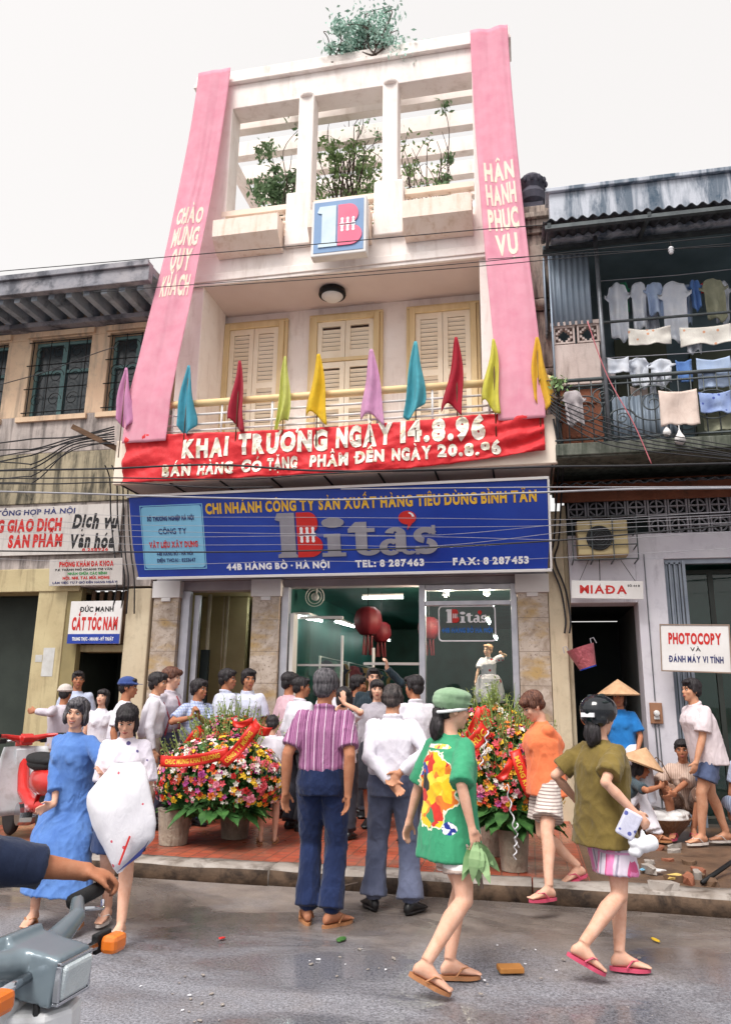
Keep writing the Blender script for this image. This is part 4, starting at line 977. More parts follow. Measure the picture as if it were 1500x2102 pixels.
# ---- laundry, each piece hung on a line
def shirt_fn(w_, h_, seed, skew=0.0):
    prof = [(.0, .3), (.12, .36), (.2, .5), (.32, .5), (.36, .34), (1, .33)]
    def f(u, v):
        k = 0
        while k < len(prof) - 2 and v > prof[k + 1][0]: k += 1
        a, b_ = prof[k], prof[k + 1]; t = (v - a[0]) / max(1e-6, b_[0] - a[0]); hw = a[1] + (b_[1] - a[1]) * t
        x = (u - .5) * 2 * hw * w_ + skew * v * h_
        y = .03 * sin(u * 11 + seed) * (.3 + v) + .04 * noise.noise(V((u * 3, v * 3, seed)))
        z = -v * h_ + .06 * h_ * (abs(u - .5) * 2) ** 2 * (-1 if v < .2 else 1) + .03 * sin(u * 7 + seed) * v
        return V((x, y, z))
    return f
def towel_fn(w_, h_, seed):
    return lambda u, v: V(((u - .5) * w_, .02 * sin(u * 9 + seed) * v + .03 * noise.noise(V((u * 3, v * 2, seed))), -v * h_ - .03 * sin(u * pi) * (1 - v) + .03 * noise.noise(V((u * 4, seed, 1))) * v))
def spots(c):
    def f(t, co, base):
        vv = t.n('ShaderNodeTexVoronoi'); vv.inputs['Scale'].default_value = 11; t.l(co, vv.inputs['Vector'])
        return t.mix(t.ramp(vv.outputs['Distance'], .16, .2, (1, 1, 1, 1), (0, 0, 0, 1)), base, c)
    return f
wh = cloth('laundry_white', C(234, 236, 242), C(214, 220, 232), thin=.3); wl = cloth('laundry_pale_blue', C(198, 214, 238), C(172, 192, 224), thin=.3); gr = cloth('laundry_green', C(40, 118, 86), C(30, 96, 70))
bl = cloth('laundry_blue', C(96, 132, 190), C(76, 110, 168)); be = cloth('laundry_beige', C(214, 196, 186), C(196, 176, 166)); kh = cloth('laundry_khaki', C(150, 150, 128), C(124, 126, 108))
fw_ = cloth('laundry_flowered', C(226, 222, 214), C(214, 208, 200), pattern=spots(C(214, 160, 130))); bp = cloth('laundry_blue_print', C(150, 168, 206), C(120, 138, 186), pattern=spots(C(70, 84, 150))); rd_ = cloth('laundry_red', C(190, 60, 50))
g3 = cloth('laundry_grey', C(178, 170, 172), C(150, 142, 146))
ITEMS = [  # kind, px box, distance, cloth, words
 ('shirt', 1238, 582, 1292, 690, 9.1, wh, 'white long shirt, leftmost on the top washing line'), ('shirt', 1258, 580, 1292, 645, 9.2, gr, 'dark green shirt hanging among the white washing'),
 ('shirt', 1286, 580, 1330, 672, 9.12, wh, 'white shirt hung right of the dark green one'), ('shirt', 1318, 580, 1364, 642, 9.1, wl, 'pale blue singlet on the top washing line'),
 ('shirt', 1346, 578, 1416, 690, 9.08, wh, 'big white shirt in the middle of the top washing line'), ('shirt', 1408, 574, 1440, 632, 9.16, bl, 'blue shirt hanging beside the red cloth'),
 ('towel', 1426, 580, 1442, 600, 9.48, rd_, 'small red cloth on the top washing line'), ('shirt', 1430, 572, 1490, 650, 9.1, kh, 'khaki and white shirt at the right end of the top line'),
 ('towel', 1286, 672, 1376, 699, 8.93, fw_, 'folded pale flowered towel over the upper rail'), ('towel', 1391, 668, 1500, 698, 8.93, fw_, 'wide pale flowered towel at the right of the upper rail'),
 ('towel', 1244, 733, 1290, 762, 8.9, wh, 'crumpled white cloth on the middle line beside the steel post'), ('shirt', 1282, 735, 1332, 790, 8.95, wh, 'white top hanging on the middle line'),
 ('shirt', 1328, 738, 1384, 788, 8.9, wh, 'white shirt hung left of the short blue skirt'), ('towel', 1383, 738, 1420, 782, 8.92, bl, 'short blue skirt on the middle line'),
 ('towel', 1424, 733, 1500, 790, 8.86, wl, 'large pale sheet on the right of the middle line'), ('towel', 1346, 800, 1432, 868, 8.7, be, 'pale beige cloth draped over the balcony rail'),
 ('towel', 1430, 803, 1500, 842, 8.76, bp, 'blue printed cloths over the rail, far right'), ('shirt', 1148, 802, 1198, 868, 8.72, g3, 'worn grey shirt draped at the left end of the balcony'),
 ('towel', 1226, 742, 1262, 775, 9.2, g3, 'small grey rag inside the balcony'), ('towel', 1440, 845, 1500, 880, 8.86, kh, 'khaki cloth low behind the railing'),
 ('shirt', 1384, 584, 1428, 664, 9.3, wl, 'pale blue shirt tucked behind the big white one'), ('shirt', 1304, 590, 1346, 690, 9.34, wh, 'long white garment behind the pale blue singlet'), ('shirt', 1460, 578, 1502, 660, 9.3, wh, 'white shirt half hidden at the right end of the top line'),
 ('towel', 1290, 792, 1330, 850, 9.1, be, 'beige towel hanging behind the railing'), ('shirt', 1404, 690, 1446, 720, 9.0, wh, 'small white top under the flowered towel'), ('towel', 1330, 790, 1346, 830, 9.05, wh, 'narrow white cloth beside the beige one')]
for i, (kd, xa, ya, xb, yb, Y, mt2, lab) in enumerate(ITEMS):
    a, e = at(xa, ya, Y), at(xb, yb, Y); c_ = at((xa + xb) / 2, ya, Y)
    w_, h_ = abs(e.x - a.x), abs(a.z - e.z)
    t_ = MB(); f = shirt_fn(w_ * 1.18, h_ * 1.04, i * 1.7, .1 * sin(i * 3.1)) if kd == 'shirt' else towel_fn(w_, h_, i * 2.3)
    t_.grid(f, 14, 16); o = t_.build('shirt' if kd == 'shirt' else 'towel', mt2, None, smooth=True, solid=.008); o.location = (c_.x, Y, c_.z)
    tag(o, lab, 'laundry', 'washing on the balcony')
for i, (px, py, Y, s) in enumerate(((1395, 905, 8.68, .06), (1368, 890, 8.7, .045))):
    c_ = at(px, py, Y); b = MB(); b.lathe([(.003, .19), (.006, .14), (.02, .1), (.055, .04), (.062, .0), (.03, -.04), (.005, -.045)], (0, 0, 0), 14)
    o = b.build('plastic_bag', M_white, None, smooth=True); o.location = c_; o.scale = (s / .06,) * 3; tag(o, ['white plastic bag tied to the balcony railing', 'smaller white bag tied left of the other bag'][i], 'bag', 'bags on the railing')
for i, (z0, y0) in enumerate(((at(1240, 576, 9.12).z, 9.12), (at(1240, 735, 8.92).z, 8.92))):
    b = MB(); b.tube([(1.05, y0, z0), (2.0, y0, z0 - .02), (3.4, y0, z0)], .005, 5); o = b.build('washing_line', M_cable2); tag(o, ['upper washing line under the corrugated awning', 'middle washing line across the caged balcony'][i], 'rope', 'washing lines')
# ================================================================ OVERHEAD CABLES
def smooth_path(pts, n=6):
    out = []
    P_ = [pts[0]] + pts + [pts[-1]]
    for i in range(1, len(P_) - 2):
        for k in range(n):
            t = k / n; a, b_, c, d = P_[i - 1], P_[i], P_[i + 1], P_[i + 2]
            out.append(.5 * ((2 * b_) + (c - a) * t + (2 * a - 5 * b_ + 4 * c - d) * t * t + (3 * b_ - a - 3 * c + d) * t ** 3))
    out.append(pts[-1]); return out
def cable(label, pix, Y, r, mt2=None, ext=(1, 1), group='cables strung along the street', nm='overhead_cable'):
    pts = [at(p[0], p[1], p[2] if len(p) > 2 else Y) for p in pix]
    if ext[0]: pts = [pts[0] + (pts[0] - pts[1]).normalized() * 6] + pts
    if ext[1]: pts = pts + [pts[-1] + (pts[-1] - pts[-2]).normalized() * 6]
    b = MB(); b.tube(smooth_path(pts), r, 6)
    return tag(b.build(nm, mt2 or M_cable, None, smooth=True), label, 'cable', group)
cable('thick black cable crossing the lower edge of the red banner', [(0, 966), (220, 962), (440, 954), (640, 966), (860, 966), (1120, 958), (1300, 956), (1500, 951)], 8.45, .013)
cable('thinner black cable just under the one across the red banner', [(0, 982), (240, 981), (480, 984), (640, 974), (800, 966), (1000, 962)], 8.4, .009, ext=(1, 0))
cable('dark cable sagging below the banner to the left wall', [(0, 993), (120, 993), (250, 990), (420, 1000), (560, 1000)], 8.5, .009, ext=(1, 0))
cable('thick pale grey cable across the yellow words of the blue sign', [(0, 1009), (190, 1014), (300, 1018), (480, 1023), (700, 1026), (900, 1019), (1130, 1010), (1300, 1004), (1500, 1002)], 8.3, .012, M_cable2)
cable('thin grey cable along the top edge of the blue sign', [(700, 1004), (900, 1002), (1130, 1000), (1300, 1000), (1500, 999)], 8.5, .007, M_cable2, ext=(0, 1))
cable('dark cable across the middle of the silver letters', [(0, 1131), (250, 1133), (480, 1133), (700, 1129), (900, 1123), (1120, 1111), (1300, 1096), (1500, 1078)], 8.3, .0095)
for i, (y0, y1, y2, nm) in enumerate(((1048, 1062, 1066, 'topmost'), (1066, 1080, 1077, 'second'), (1078, 1096, 1072, 'third'), (1090, 1100, 1108, 'fourth'), (1106, 1118, 1088, 'fifth'), (1147, 1152, 1142, 'lowest'))):
    cable('%s of the thin wires drawn across the face of the blue sign' % nm, [(0, y0), (300, y0 + 12), (620, y1), (900, y1 + 2), (1200, y2), (1500, y2 - 16)], 8.5, .0026, M_cable2)
cable('thin dark wire across the emblem box and the planters', [(360, 526), (640, 502), (830, 485), (1000, 470), (1060, 466), (1200, 454), (1500, 422)], 8.4, .006)
cable('thin wire in front of the slab under the planters', [(190, 600), (400, 584), (700, 562), (1000, 536), (1200, 514), (1500, 484)], 8.4, .005, ext=(0, 1))
cable('lower twin wire in front of the white ceiling', [(400, 590), (700, 569), (1000, 545), (1200, 526), (1500, 500)], 8.4, .005, ext=(0, 1))
cable('upper twin wire below the awning of the tenement', [(1000, 532), (1200, 520), (1500, 505)], 8.4, .005, ext=(0, 1))
cable('single wire crossing the barred windows', [(0, 790), (80, 768), (200, 724), (240, 712)], 8.5, .006, ext=(1, 0))
rc = random.Random(3)
for i, nm in enumerate(('topmost', 'second', 'third', 'fourth', 'fifth', 'sixth', 'seventh', 'lowest')):
    y = 905 + i * 11 + rc.uniform(-4, 4)
    cable('%s of the slack black cables gathered at the wooden bracket' % nm, [(0, y + rc.uniform(0, 12), 9.2), (70, y - 2 + rc.uniform(-5, 8), 9.0), (150, 893 + i * 4 + rc.uniform(-3, 8), 8.9), (235, 876 + i * 5, 8.8)], 9, rc.choice((.006, .008, .01)), ext=(1, 0), group='slack cables on the left wall')
for i, nm in enumerate(('topmost', 'second', 'third', 'fourth', 'fifth', 'lowest')):
    cable('%s of the cables fanning from the balcony corner across the railing' % nm, [(1122, 806 + i * 6, 8.75), (1150, 822 + i * 8, 8.7), (1230, 852 + i * 11, 8.65), (1330, 886 + i * 8, 8.6), (1500, 918 + i * 5 + rc.uniform(-4, 4), 8.6)], 8.7, rc.choice((.006, .008)), ext=(0, 1), group='cables at the tenement corner')
cable('pale red cord slanting down before the tenement balcony', [(1205, 660, 8.6), (1245, 770, 8.6), (1300, 870, 8.6), (1336, 952, 8.6)], 8.6, .007, pm('red_cord', C(190, 110, 118), None, 4, .6), ext=(0, 0))
for i, (px0, px1, nm) in enumerate(((226, 236, 'leftmost'), (240, 250, 'second'), (252, 258, 'third'), (262, 270, 'rightmost'))):
    cable('%s of the dark cables running down beside the pale boards' % nm, [(px0 - 10, 955, 9.3), (px0, 985, 9.5), (px0 + 2, 1060, 9.64), (px1, 1140, 9.66), (px1 + 6, 1190, 9.66), (px1 - 6 + 4 * i, 1260, 9.72)], 9.6, .011, ext=(0, 0), group='cables down the left wall')
for i, (nm, dx) in enumerate((('left', 0), ('right', 10))):
    cable('%s of two cables running down the wall beside the stone pillar' % nm, [(1135 + dx, 860, 8.8), (1146 + dx, 930, 8.9), (1142 + dx, 1010, 9.5), (1136 + dx, 1110, 9.7), (1128 + dx, 1150, 9.75), (1150 + dx, 1210, 9.75), (1160 + dx, 1270, 9.75), (1158 + dx, 1300, 9.75)], 9.6, .012, ext=(0, 0), group='cables down the right wall')
p0, p1 = at(150, 876, 8.75), at(250, 924, 8.75)
b = MB(); b.bar(p0, p1 + V((0, .2, 0)), .07, .07); tag(b.build('cable_bracket', M_wood), 'brown beam bracket sticking out between the old house and the balcony', 'bracket')
ins = thing('insulator_rack', 'rack of white porcelain insulators on the corner under the eaves', 'insulators', at(322, 680, 9.2))
b = MB(); b.tube([(0, 0, -.15), (0, 0, .35)], .015, 6); b.tube([(-.1, 0, .05), (.1, 0, .1)], .012, 6); b.tube([(-.06, 0, .25), (.12, 0, .28)], .012, 6); b.tube([(0, 0, .1), (.1, .5, .2)], .015, 6); b.build('rack', M_black, ins)
for x, z in ((-.1, .1), (.02, .32), (.1, .33), (-.06, .3), (.1, .14)):
    b = MB(); b.lathe([(.02, -.03), (.035, 0), (.02, .02), (.032, .035), (.012, .06)], (x, 0, z), 12); b.build('insulator', M_whl, ins, smooth=True)
ic = thing('cable_clamp', 'white porcelain clamp hanging from the wires before the laundry', 'insulator', at(1376, 512, 8.4)); b = MB(); b.lathe([(.01, -.06), (.025, -.05), (.02, -.03), (.034, -.02), (.022, 0), (.036, .01), (.02, .03)], (0, 0, 0), 12); b.build('porcelain', M_whl, ic, smooth=True); b = MB(); b.tube([(0, 0, .04), (0, 0, .09)], .01, 6); b.build('hook', M_black, ic)

# ================================================================ PLANTS ON THE ROOF TERRACE
def leaf_mat(nm, a, c):
    t = NT(nm); oi = t.n('ShaderNodeObjectInfo'); co = t.coord()
    t.col(t.mix(t.ramp(t.noise(co, 9, 3), .3, .7), a, c)); t.b.inputs['Subsurface Weight'].default_value = 0.0
    return t.set(.6, 0, .3)
M_leafA = leaf_mat('leaf_green', C(146, 176, 136), C(104, 138, 98)); M_leafB = leaf_mat('leaf_pale', C(186, 214, 202), C(152, 190, 176)); M_leafC = leaf_mat('leaf_bright', C(158, 186, 130), C(118, 150, 98))
M_twig = pm('twig', C(92, 78, 70), C(70, 58, 54), 6, .8)
def leaves(mb, pts, size, rg, up=.3):
    for p in pts:
        d = V((rg.gauss(0, 1), rg.gauss(0, 1), rg.gauss(up, .8))); d.normalize(); s = size * rg.uniform(.6, 1.3)
        x = d.cross(V((rg.gauss(0, 1), rg.gauss(0, 1), rg.gauss(0, 1)))); x.normalize(); y = d.cross(x)
        mb._add([p - y * s, p + x * s * .45 + d * s * .1, p + y * s, p - x * s * .45 + d * s * .1], [(0, 1, 2, 3)])
def bush(label, px, py, Y, rx, rz, n, leaf, stems, seed, size=.045, base=None, dens=.5):
    rg = random.Random(seed); c = at(px, py, Y); bz = base if base is not None else c.z - rz
    t_ = thing('terrace_plant', label, 'plant', (c.x, Y, bz), group='plants on the roof terrace')
    st = MB(); lf = MB(); tips = []
    for i in range(stems):
        p = V((rg.uniform(-.15, .15) * rx, rg.uniform(-.2, .2), 0)); e = V((rg.uniform(-1, 1) * rx, rg.uniform(-.35, .35), (c.z - bz) + rg.uniform(-1, 1) * rz))
        m_ = (p + e) / 2 + V((rg.uniform(-.3, .3) * rx, rg.uniform(-.2, .2), rg.uniform(.0, .3)))
        pts = smooth_path([p, p * .6 + m_ * .4 + V((rg.gauss(0, .07), 0, 0)), m_, m_ * .4 + e * .6 + V((rg.gauss(0, .1), rg.gauss(0, .1), rg.gauss(0, .08))), e], 4)
        st.tube(pts, [.014 * (1 - .75 * k / len(pts)) for k in range(len(pts))], 5); tips += pts[int(len(pts) * .55):]
    st.build('stem', M_twig, t_, smooth=True); P_ = []
    cl = [(rg.choice(tips), rg.uniform(.06, .3) * rx + .03) for _ in range(max(8, int(stems * 1.6)))]
    for _ in range(n):
        q, r_ = rg.choice(cl); P_.append(q + V((rg.gauss(0, r_ * .7), rg.gauss(0, r_ * .7), rg.gauss(0, r_ * .55))))
    leaves(lf, P_, size, rg); lf.build('foliage', leaf, t_, fix=False); return t_
bush('leafy green shrub behind the left bay of the roof terrace', 585, 325, 10.6, .45, .75, 1900, M_leafA, 18, 21, .058, 8.3)
bush('sprawling vine with bare stems in the middle bay of the roof terrace', 715, 350, 10.8, .62, .45, 1300, M_leafC, 26, 5, .055, 8.3)
bush('thin branches reaching the roof beams in the middle bay', 730, 240, 10.9, .55, .45, 160, M_leafA, 22, 9, .045, 9.2)
bush('dark branches with thin leaves in the right bay', 870, 320, 10.6, .42, .45, 240, M_leafC, 18, 31, .045, 8.3)
bush('slim green sapling in the right bay of the roof terrace', 915, 300, 10.7, .18, .55, 420, M_leafA, 7, 12, .05, 8.3)
bush('pale blue green creeper spilling over the roof beam', 768, 92, 9.72, .66, .46, 3000, M_leafB, 34, 15, .042, 11.3)
bush('smaller pale creeper clump left of the big one on the roof', 690, 112, 9.72, .34, .3, 700, M_leafB, 10, 18, .042, 11.3)
bush('green weed growing at the balcony corner by the tenement', 1142, 800, 8.85, .2, .1, 160, M_leafC, 6, 40, .035, 5.0)
# ================================================================ PEOPLE
def skin_mat(nm, c):
    t = NT(nm); co = t.coord()
    t.col(t.mix(t.ramp(t.noise(co, 17, 5, .65), .3, .72), c, tuple(x * k for x, k in zip(c[:3], (.84, .7, .62))) + (1,)))
    t.bump(t.math('ADD', t.noise(co, 160, 3), t.math('MULTIPLY', t.noise(co, 24, 4), 1.5)), .14, .006); t.b.inputs['Subsurface Weight'].default_value = 0.06; t.b.inputs['Subsurface Radius'].default_value = (.02, .008, .005)
    return t.set(.66, 0, .25)
SK = [skin_mat('skin_warm', C(204, 154, 126)), skin_mat('skin_tan', C(178, 124, 96)), skin_mat('skin_pale', C(222, 178, 156))]
def hair_mat(nm, a, c, rough=.6):
    t = NT(nm); co = t.coord((1, 1, .18)); n_ = t.noise(co, 70, 4, .6)
    t.col(t.mix(t.ramp(n_, .4, .66), a, c)); t.bump(n_, .7, .01); return t.set(rough, 0, .4)
H_blk = hair_mat('black_hair', C(24, 20, 22), C(52, 46, 50)); H_grey = hair_mat('greying_hair', C(44, 42, 48), C(112, 108, 112)); H_brn = hair_mat('brown_hair', C(72, 42, 34), C(120, 78, 60))
M_lip = pm('lip', C(168, 92, 84), None, 20, .5, 0, 0); M_eyew = pm('eye_white', C(214, 206, 200), None, 20, .3, 0, 0); M_iris = pm('iris', C(28, 18, 16), None, 20, .2, 0, 0); M_brow = pm('brow', C(40, 30, 28), None, 20, .8, 0, 0); M_teeth = pm('teeth', C(232, 226, 214), None, 20, .3, 0, 0)
M_shoe = pm('black_leather', C(34, 32, 34), C(24, 24, 26), 6, .35, 0, .1); M_sandal_p = pm('pink_rubber', C(206, 84, 112), C(190, 70, 98), 6, .5, 0, .1); M_sandal_t = pm('tan_rubber', C(186, 132, 92), C(166, 112, 76), 6, .5, 0, .1); M_sandal_w = pm('white_rubber', C(214, 206, 200), C(196, 186, 180), 6, .5, 0, .1); M_belt = pm('belt', C(50, 36, 30), None, 6, .5)

def ik(a, c, l1, l2, pole):
    d = c - a; L_ = min(max(d.length, .05), (l1 + l2) * .998); d.normalize(); c = a + d * L_
    x = (l1 * l1 - l2 * l2 + L_ * L_) / (2 * L_); hh = sqrt(max(0, l1 * l1 - x * x))
    p = pole - d * pole.dot(d)
    if p.length < 1e-4: p = V((0, 1, 0))
    p.normalize(); return a + d * x + p * hh, c
def oval(c, rx_, fx, a, b_, n=18, sq=1.0):
    out = []
    for i in range(n):
        t = 2 * pi * i / n; cx, cy = cos(t), sin(t)
        cx = math.copysign(abs(cx) ** sq, cx); cy = math.copysign(abs(cy) ** sq, cy)
        out.append(c + rx_ * (a * cx) + fx * (b_ * cy))
    return out
def between(p, q, t): return p * (1 - t) + q * t

HAIR = {
 'short': [((0, -.02, .046), (.082, .1, .078)), ((0, -.06, -.005), (.07, .05, .065)), ((.071, -.005, .015), (.014, .03, .035)), ((-.071, -.005, .015), (.014, .03, .035)), ((.01, .062, .082), (.058, .03, .022))],
 'thick': [((0, -.02, .055), (.09, .104, .083)), ((0, -.06, -.005), (.078, .054, .072)), ((.074, -.004, .012), (.016, .034, .045)), ((-.074, -.004, .012), (.016, .034, .045)), ((-.015, .062, .085), (.064, .034, .03))],
 'bald': [((0, -.05, .02), (.083, .074, .06)), ((0, -.066, -.02), (.072, .048, .055)), ((.072, -.02, .0), (.014, .045, .04)), ((-.072, -.02, .0), (.014, .045, .04)), ((0, -.02, .06), (.074, .088, .058))],
 'bob': [((0, -.02, .052), (.092, .106, .086)), ((0, -.055, -.03), (.084, .062, .085)), ((.078, .0, -.02), (.022, .045, .07)), ((-.078, .0, -.02), (.022, .045, .07)), ((.0, .066, .078), (.066, .03, .028))],
 'crop': [((0, -.02, .06), (.093, .11, .082)), ((0, -.06, .005), (.08, .056, .06)), ((.076, .005, .03), (.018, .045, .04)), ((-.076, .005, .03), (.018, .045, .04)), ((-.02, .074, .07), (.066, .032, .035))],
 'long': [((0, -.02, .05), (.087, .104, .08)), ((0, -.06, -.06), (.075, .05, .11)), ((.073, -.015, -.03), (.018, .04, .075)), ((-.073, -.015, -.03), (.018, .04, .075)), ((0, -.07, -.17), (.07, .04, .09)), ((0, .072, .062), (.062, .026, .036))],
 'tail': [((0, -.02, .047), (.083, .1, .078)), ((0, -.06, .0), (.07, .05, .06)), ((.071, -.01, .015), (.014, .034, .035)), ((-.071, -.01, .015), (.014, .034, .035)), ((0, -.1, -.03), (.045, .04, .05)), ((0, -.105, -.11), (.06, .045, .085)), ((0, .068, .07), (.058, .028, .028))],
}
NPER = [0]
def person(label, pos, face, h, skin=0, fem=False, lean=0.0, side=0.0, twist=0.0, turn=0.0, nod=0.0, tilt=0.0, pelvis=(0, 0, .93), hl=None, hr=None, el=None, er=None, fl=None, fr=None, kl=None, kr=None,
           yl=8, yr=-8, pl=0, pr=0, world=True, curl=(.35, .35), palm_l=None, palm_r=None, dir_l=None, dir_r=None, hair='short', hmat=None, top=None, bot=None, foot='shoe', fmat=None, hat=None, face_on=True, smile=False, vox=.009, group=None, bulk=1.0):
    NPER[0] += 1; sd_ = NPER[0] * 3.7; s = h / 1.7; face = rad(face)
    root = thing('person', label, 'person', pos, face, group)
    inv = Matrix.Rotation(-face, 3, 'Z'); O = V(pos)
    def Lc(p): return None if p is None else ((inv @ (V(p) - O)) / s if world else V(p))
    P = V(pelvis); k = .9 if fem else 1.0
    u = V((sin(side), sin(lean), cos(lean) * cos(side))); u.normalize(); tw = rad(twist)
    r = V((cos(tw), sin(tw), 0)); fwd = V((-sin(tw), cos(tw), 0)); fwd = fwd - u * fwd.dot(u); fwd.normalize(); r = fwd.cross(u); r.normalize()
    X, Yv = V((1, 0, 0)), V((0, 1, 0))
    sw = .14 if fem else .158
    neck = P + u * .495; sl = P + u * .412 - r * sw; sr = P + u * .412 + r * sw
    HM = Matrix.Rotation(tw + rad(turn), 3, 'Z') @ Matrix.Rotation(rad(tilt), 3, 'Y') @ Matrix.Rotation(-rad(nod), 3, 'X')
    hc = neck + u * .036 + HM @ V((0, .022, .1))
    wl = Lc(hl) or P + V((-.235, .03, -.09)) + (u - V((0, 0, 1))) * .2; wr = Lc(hr) or P + V((.235, .03, -.09)) + (u - V((0, 0, 1))) * .2
    eL, wl = ik(sl, wl, .275 * (.97 if fem else 1), .245, V(el) if el else V((-.5, -1, -.1))); eR, wr = ik(sr, wr, .275 * (.97 if fem else 1), .245, V(er) if er else V((.5, -1, -.1)))
    hpl, hpr = P + V((-.085, 0, -.03)), P + V((.085, 0, -.03))
    al = Lc(fl) or V((-.095, -.02, .09)); ar = Lc(fr) or V((.095, -.02, .09))
    kL, al = ik(hpl, al, .42, .405, V(kl) if kl else V((-.1, 1, .1))); kR, ar = ik(hpr, ar, .42, .405, V(kr) if kr else V((.1, 1, .1)))
    S = lambda p: V(p) * s
    def ring(mb_rs, c, a, b_, sq=.9, R=None, Fd=None): mb_rs.append([S(q) for q in oval(c, R or r, Fd or fwd, a, b_, 18, sq)])
    # ---- body
    b = MB(); rs = []
    for t, a, d, f in ((-.1, .13, .1, 0), (-.02, .155, .11, 0), (.1, .13, .095, .0), (.2, .135, .098, .005), (.32, .15 if fem else .158, .105, .012), (.4, .14 if fem else .155, .088, 0), (.445, .1, .065, 0), (.475, .066, .058, 0), (.5, .054, .054, 0)):
        ring(rs, P + u * t + fwd * f, a * k * bulk, d * k * bulk, R=between(X, r, min(1, max(0, t * 2))), Fd=between(Yv, fwd, min(1, max(0, t * 2))))
    b.rings(rs)
    b.tube([S(neck - u * .03), S(neck + u * .04), S(hc + HM @ V((0, -.02, -.06)))], [.06 * s * k, .054 * s * k, .052 * s * k], 12)
    hs = s if h > 1.4 else s * 1.12
    def head(c, rr): b.ell(S(hc) + HM @ V(c) * hs, [x * hs for x in rr], HM)
    for c, rr in (((0, -.016, .03), (.074, .092, .083)), ((0, .02, -.03), (.062, .064, .08)), ((0, .03, -.07), (.047, .048, .042)), ((0, .06, -.098), (.021, .018, .016)), ((0, .074, .026), (.052, .014, .012)), ((.034, .054, -.022), (.026, .026, .026)), ((-.034, .054, -.022), (.026, .026, .026)),
                  ((.076, -.01, -.005), (.009, .021, .031)), ((-.076, -.01, -.005), (.009, .021, .031)), ((0, .079, -.058), (.025, .012, .015)), ((0, .09, -.03), (.016, .013, .01))): head(c, rr)
    b.tube([S(hc) + HM @ V(q) * hs for q in ((0, .078, .012), (0, .092, -.012), (0, .099, -.03))], [.007 * hs, .0095 * hs, .011 * hs], 8)
    for (sh, e_, w_) in ((sl, eL, wl), (sr, eR, wr)):
        pts = [sh, between(sh, e_, .45), e_, between(e_, w_, .35), w_]
        b.tube([S(p) for p in pts], [x * s * (.86 if fem else 1) * bulk for x in (.052, .046, .039, .039, .026)], 12); b.ell(S(sh), .05 * s * k * bulk); b.ell(S(e_), .038 * s * k)
    for (hp, kn, an) in ((hpl, kL, al), (hpr, kR, ar)):
        cb = between(kn, an, .3) + (Yv * -.012)
        b.tube([S(p) for p in (hp, between(hp, kn, .5), kn, cb, between(kn, an, .7), an)], [x * s * (.96 if fem else 1) for x in (.088, .076, .055, .056, .042, .035)], 14); b.ell(S(hp), .088 * s); b.ell(S(kn), .053 * s)
    def hand(w_, e_, sgn, cu, pn, dd):
        d = V(dd) if dd else (w_ - e_); d.normalize(); n = V(pn) if pn else V((-sgn, .12, 0)); n = n - d * n.dot(d); n.normalize(); t = d.cross(n) * sgn; g = .94 if fem else 1.0
        M = Matrix((t, d, n)).transposed(); b.ell(S(w_ + d * .05), (.037 * s * g, .05 * s, .0145 * s), M, 12, 8)
        b.tube([S(w_ - d * .01), S(w_ + d * .03)], [.026 * s * g, .028 * s * g], 10)
        for i, (o_, ln) in enumerate(((.029, .07), (.0098, .08), (-.0098, .074), (-.029, .06))):
            p = w_ + d * (.086 - .004 * abs(i - 1.3)) + t * (o_ * g); pts = [p - d * .02, p]; a = cu * .5 + .08 * i; dirf = d + t * (.06 * (1.5 - i))
            for q in range(3):
                v_ = dirf * cos(a) + n * sin(a); v_.normalize(); p = p + v_ * ln * (.45, .3, .25)[q] * g; pts.append(p); a += cu
            b.tube([S(q) for q in pts], [x * s * g for x in (.0095, .0095, .0088, .0082, .007)], 8)
        p = w_ + d * .03 + t * .028; v_ = (d * .75 + t * .6 + n * .3); v_.normalize(); q1 = p + v_ * .042; v2_ = (d * .95 + t * .25 + n * (.3 + .4 * cu)); v2_.normalize()
        b.tube([S(q) for q in (p - d * .012, p, q1, q1 + v2_ * .034)], [x * s * g for x in (.015, .013, .0105, .0085)], 8)
    hand(wl, eL, -1, curl[0], palm_l, dir_l); hand(wr, eR, 1, curl[1], palm_r, dir_r)
    FT = ((-.058, .018, .02, -.056), (-.035, .031, .036, -.043), (.015, .033, .05, -.03), (.07, .038, .033, -.046), (.12, .045, .02, -.06), (.155, .042, .014, -.066), (.178, .03, .01, -.071))
    fs_ = .93 if fem else 1.0
    def fframe(yaw, pit): return Matrix.Rotation(rad(yaw), 3, 'Z') @ Matrix.Rotation(-rad(pit), 3, 'X')
    for an, yaw, pit in ((al, yl, pl), (ar, yr, pr)):
        M = fframe(yaw, pit)
        if foot != 'shoe':
            b.rings([[S(an + M @ V((w_ * cos(t) * fs_, y * fs_, zc + h_ * sin(t)))) for t in [2 * pi * i / 14 for i in range(14)]] for y, w_, h_, zc in FT])
            for i in range(5): b.ell(S(an + M @ V(((-.032 + .0155 * i) * fs_ * (1 if an is ar else -1), (.178 + (.012 - .004 * abs(i - .8)) * 1) * fs_, -.071))), (.0085 * s * (1.25 if i == 0 else 1), .016 * s, .0085 * s), M, 8, 6)
    melt(b, 'body', SK[skin], root, vox, 3)
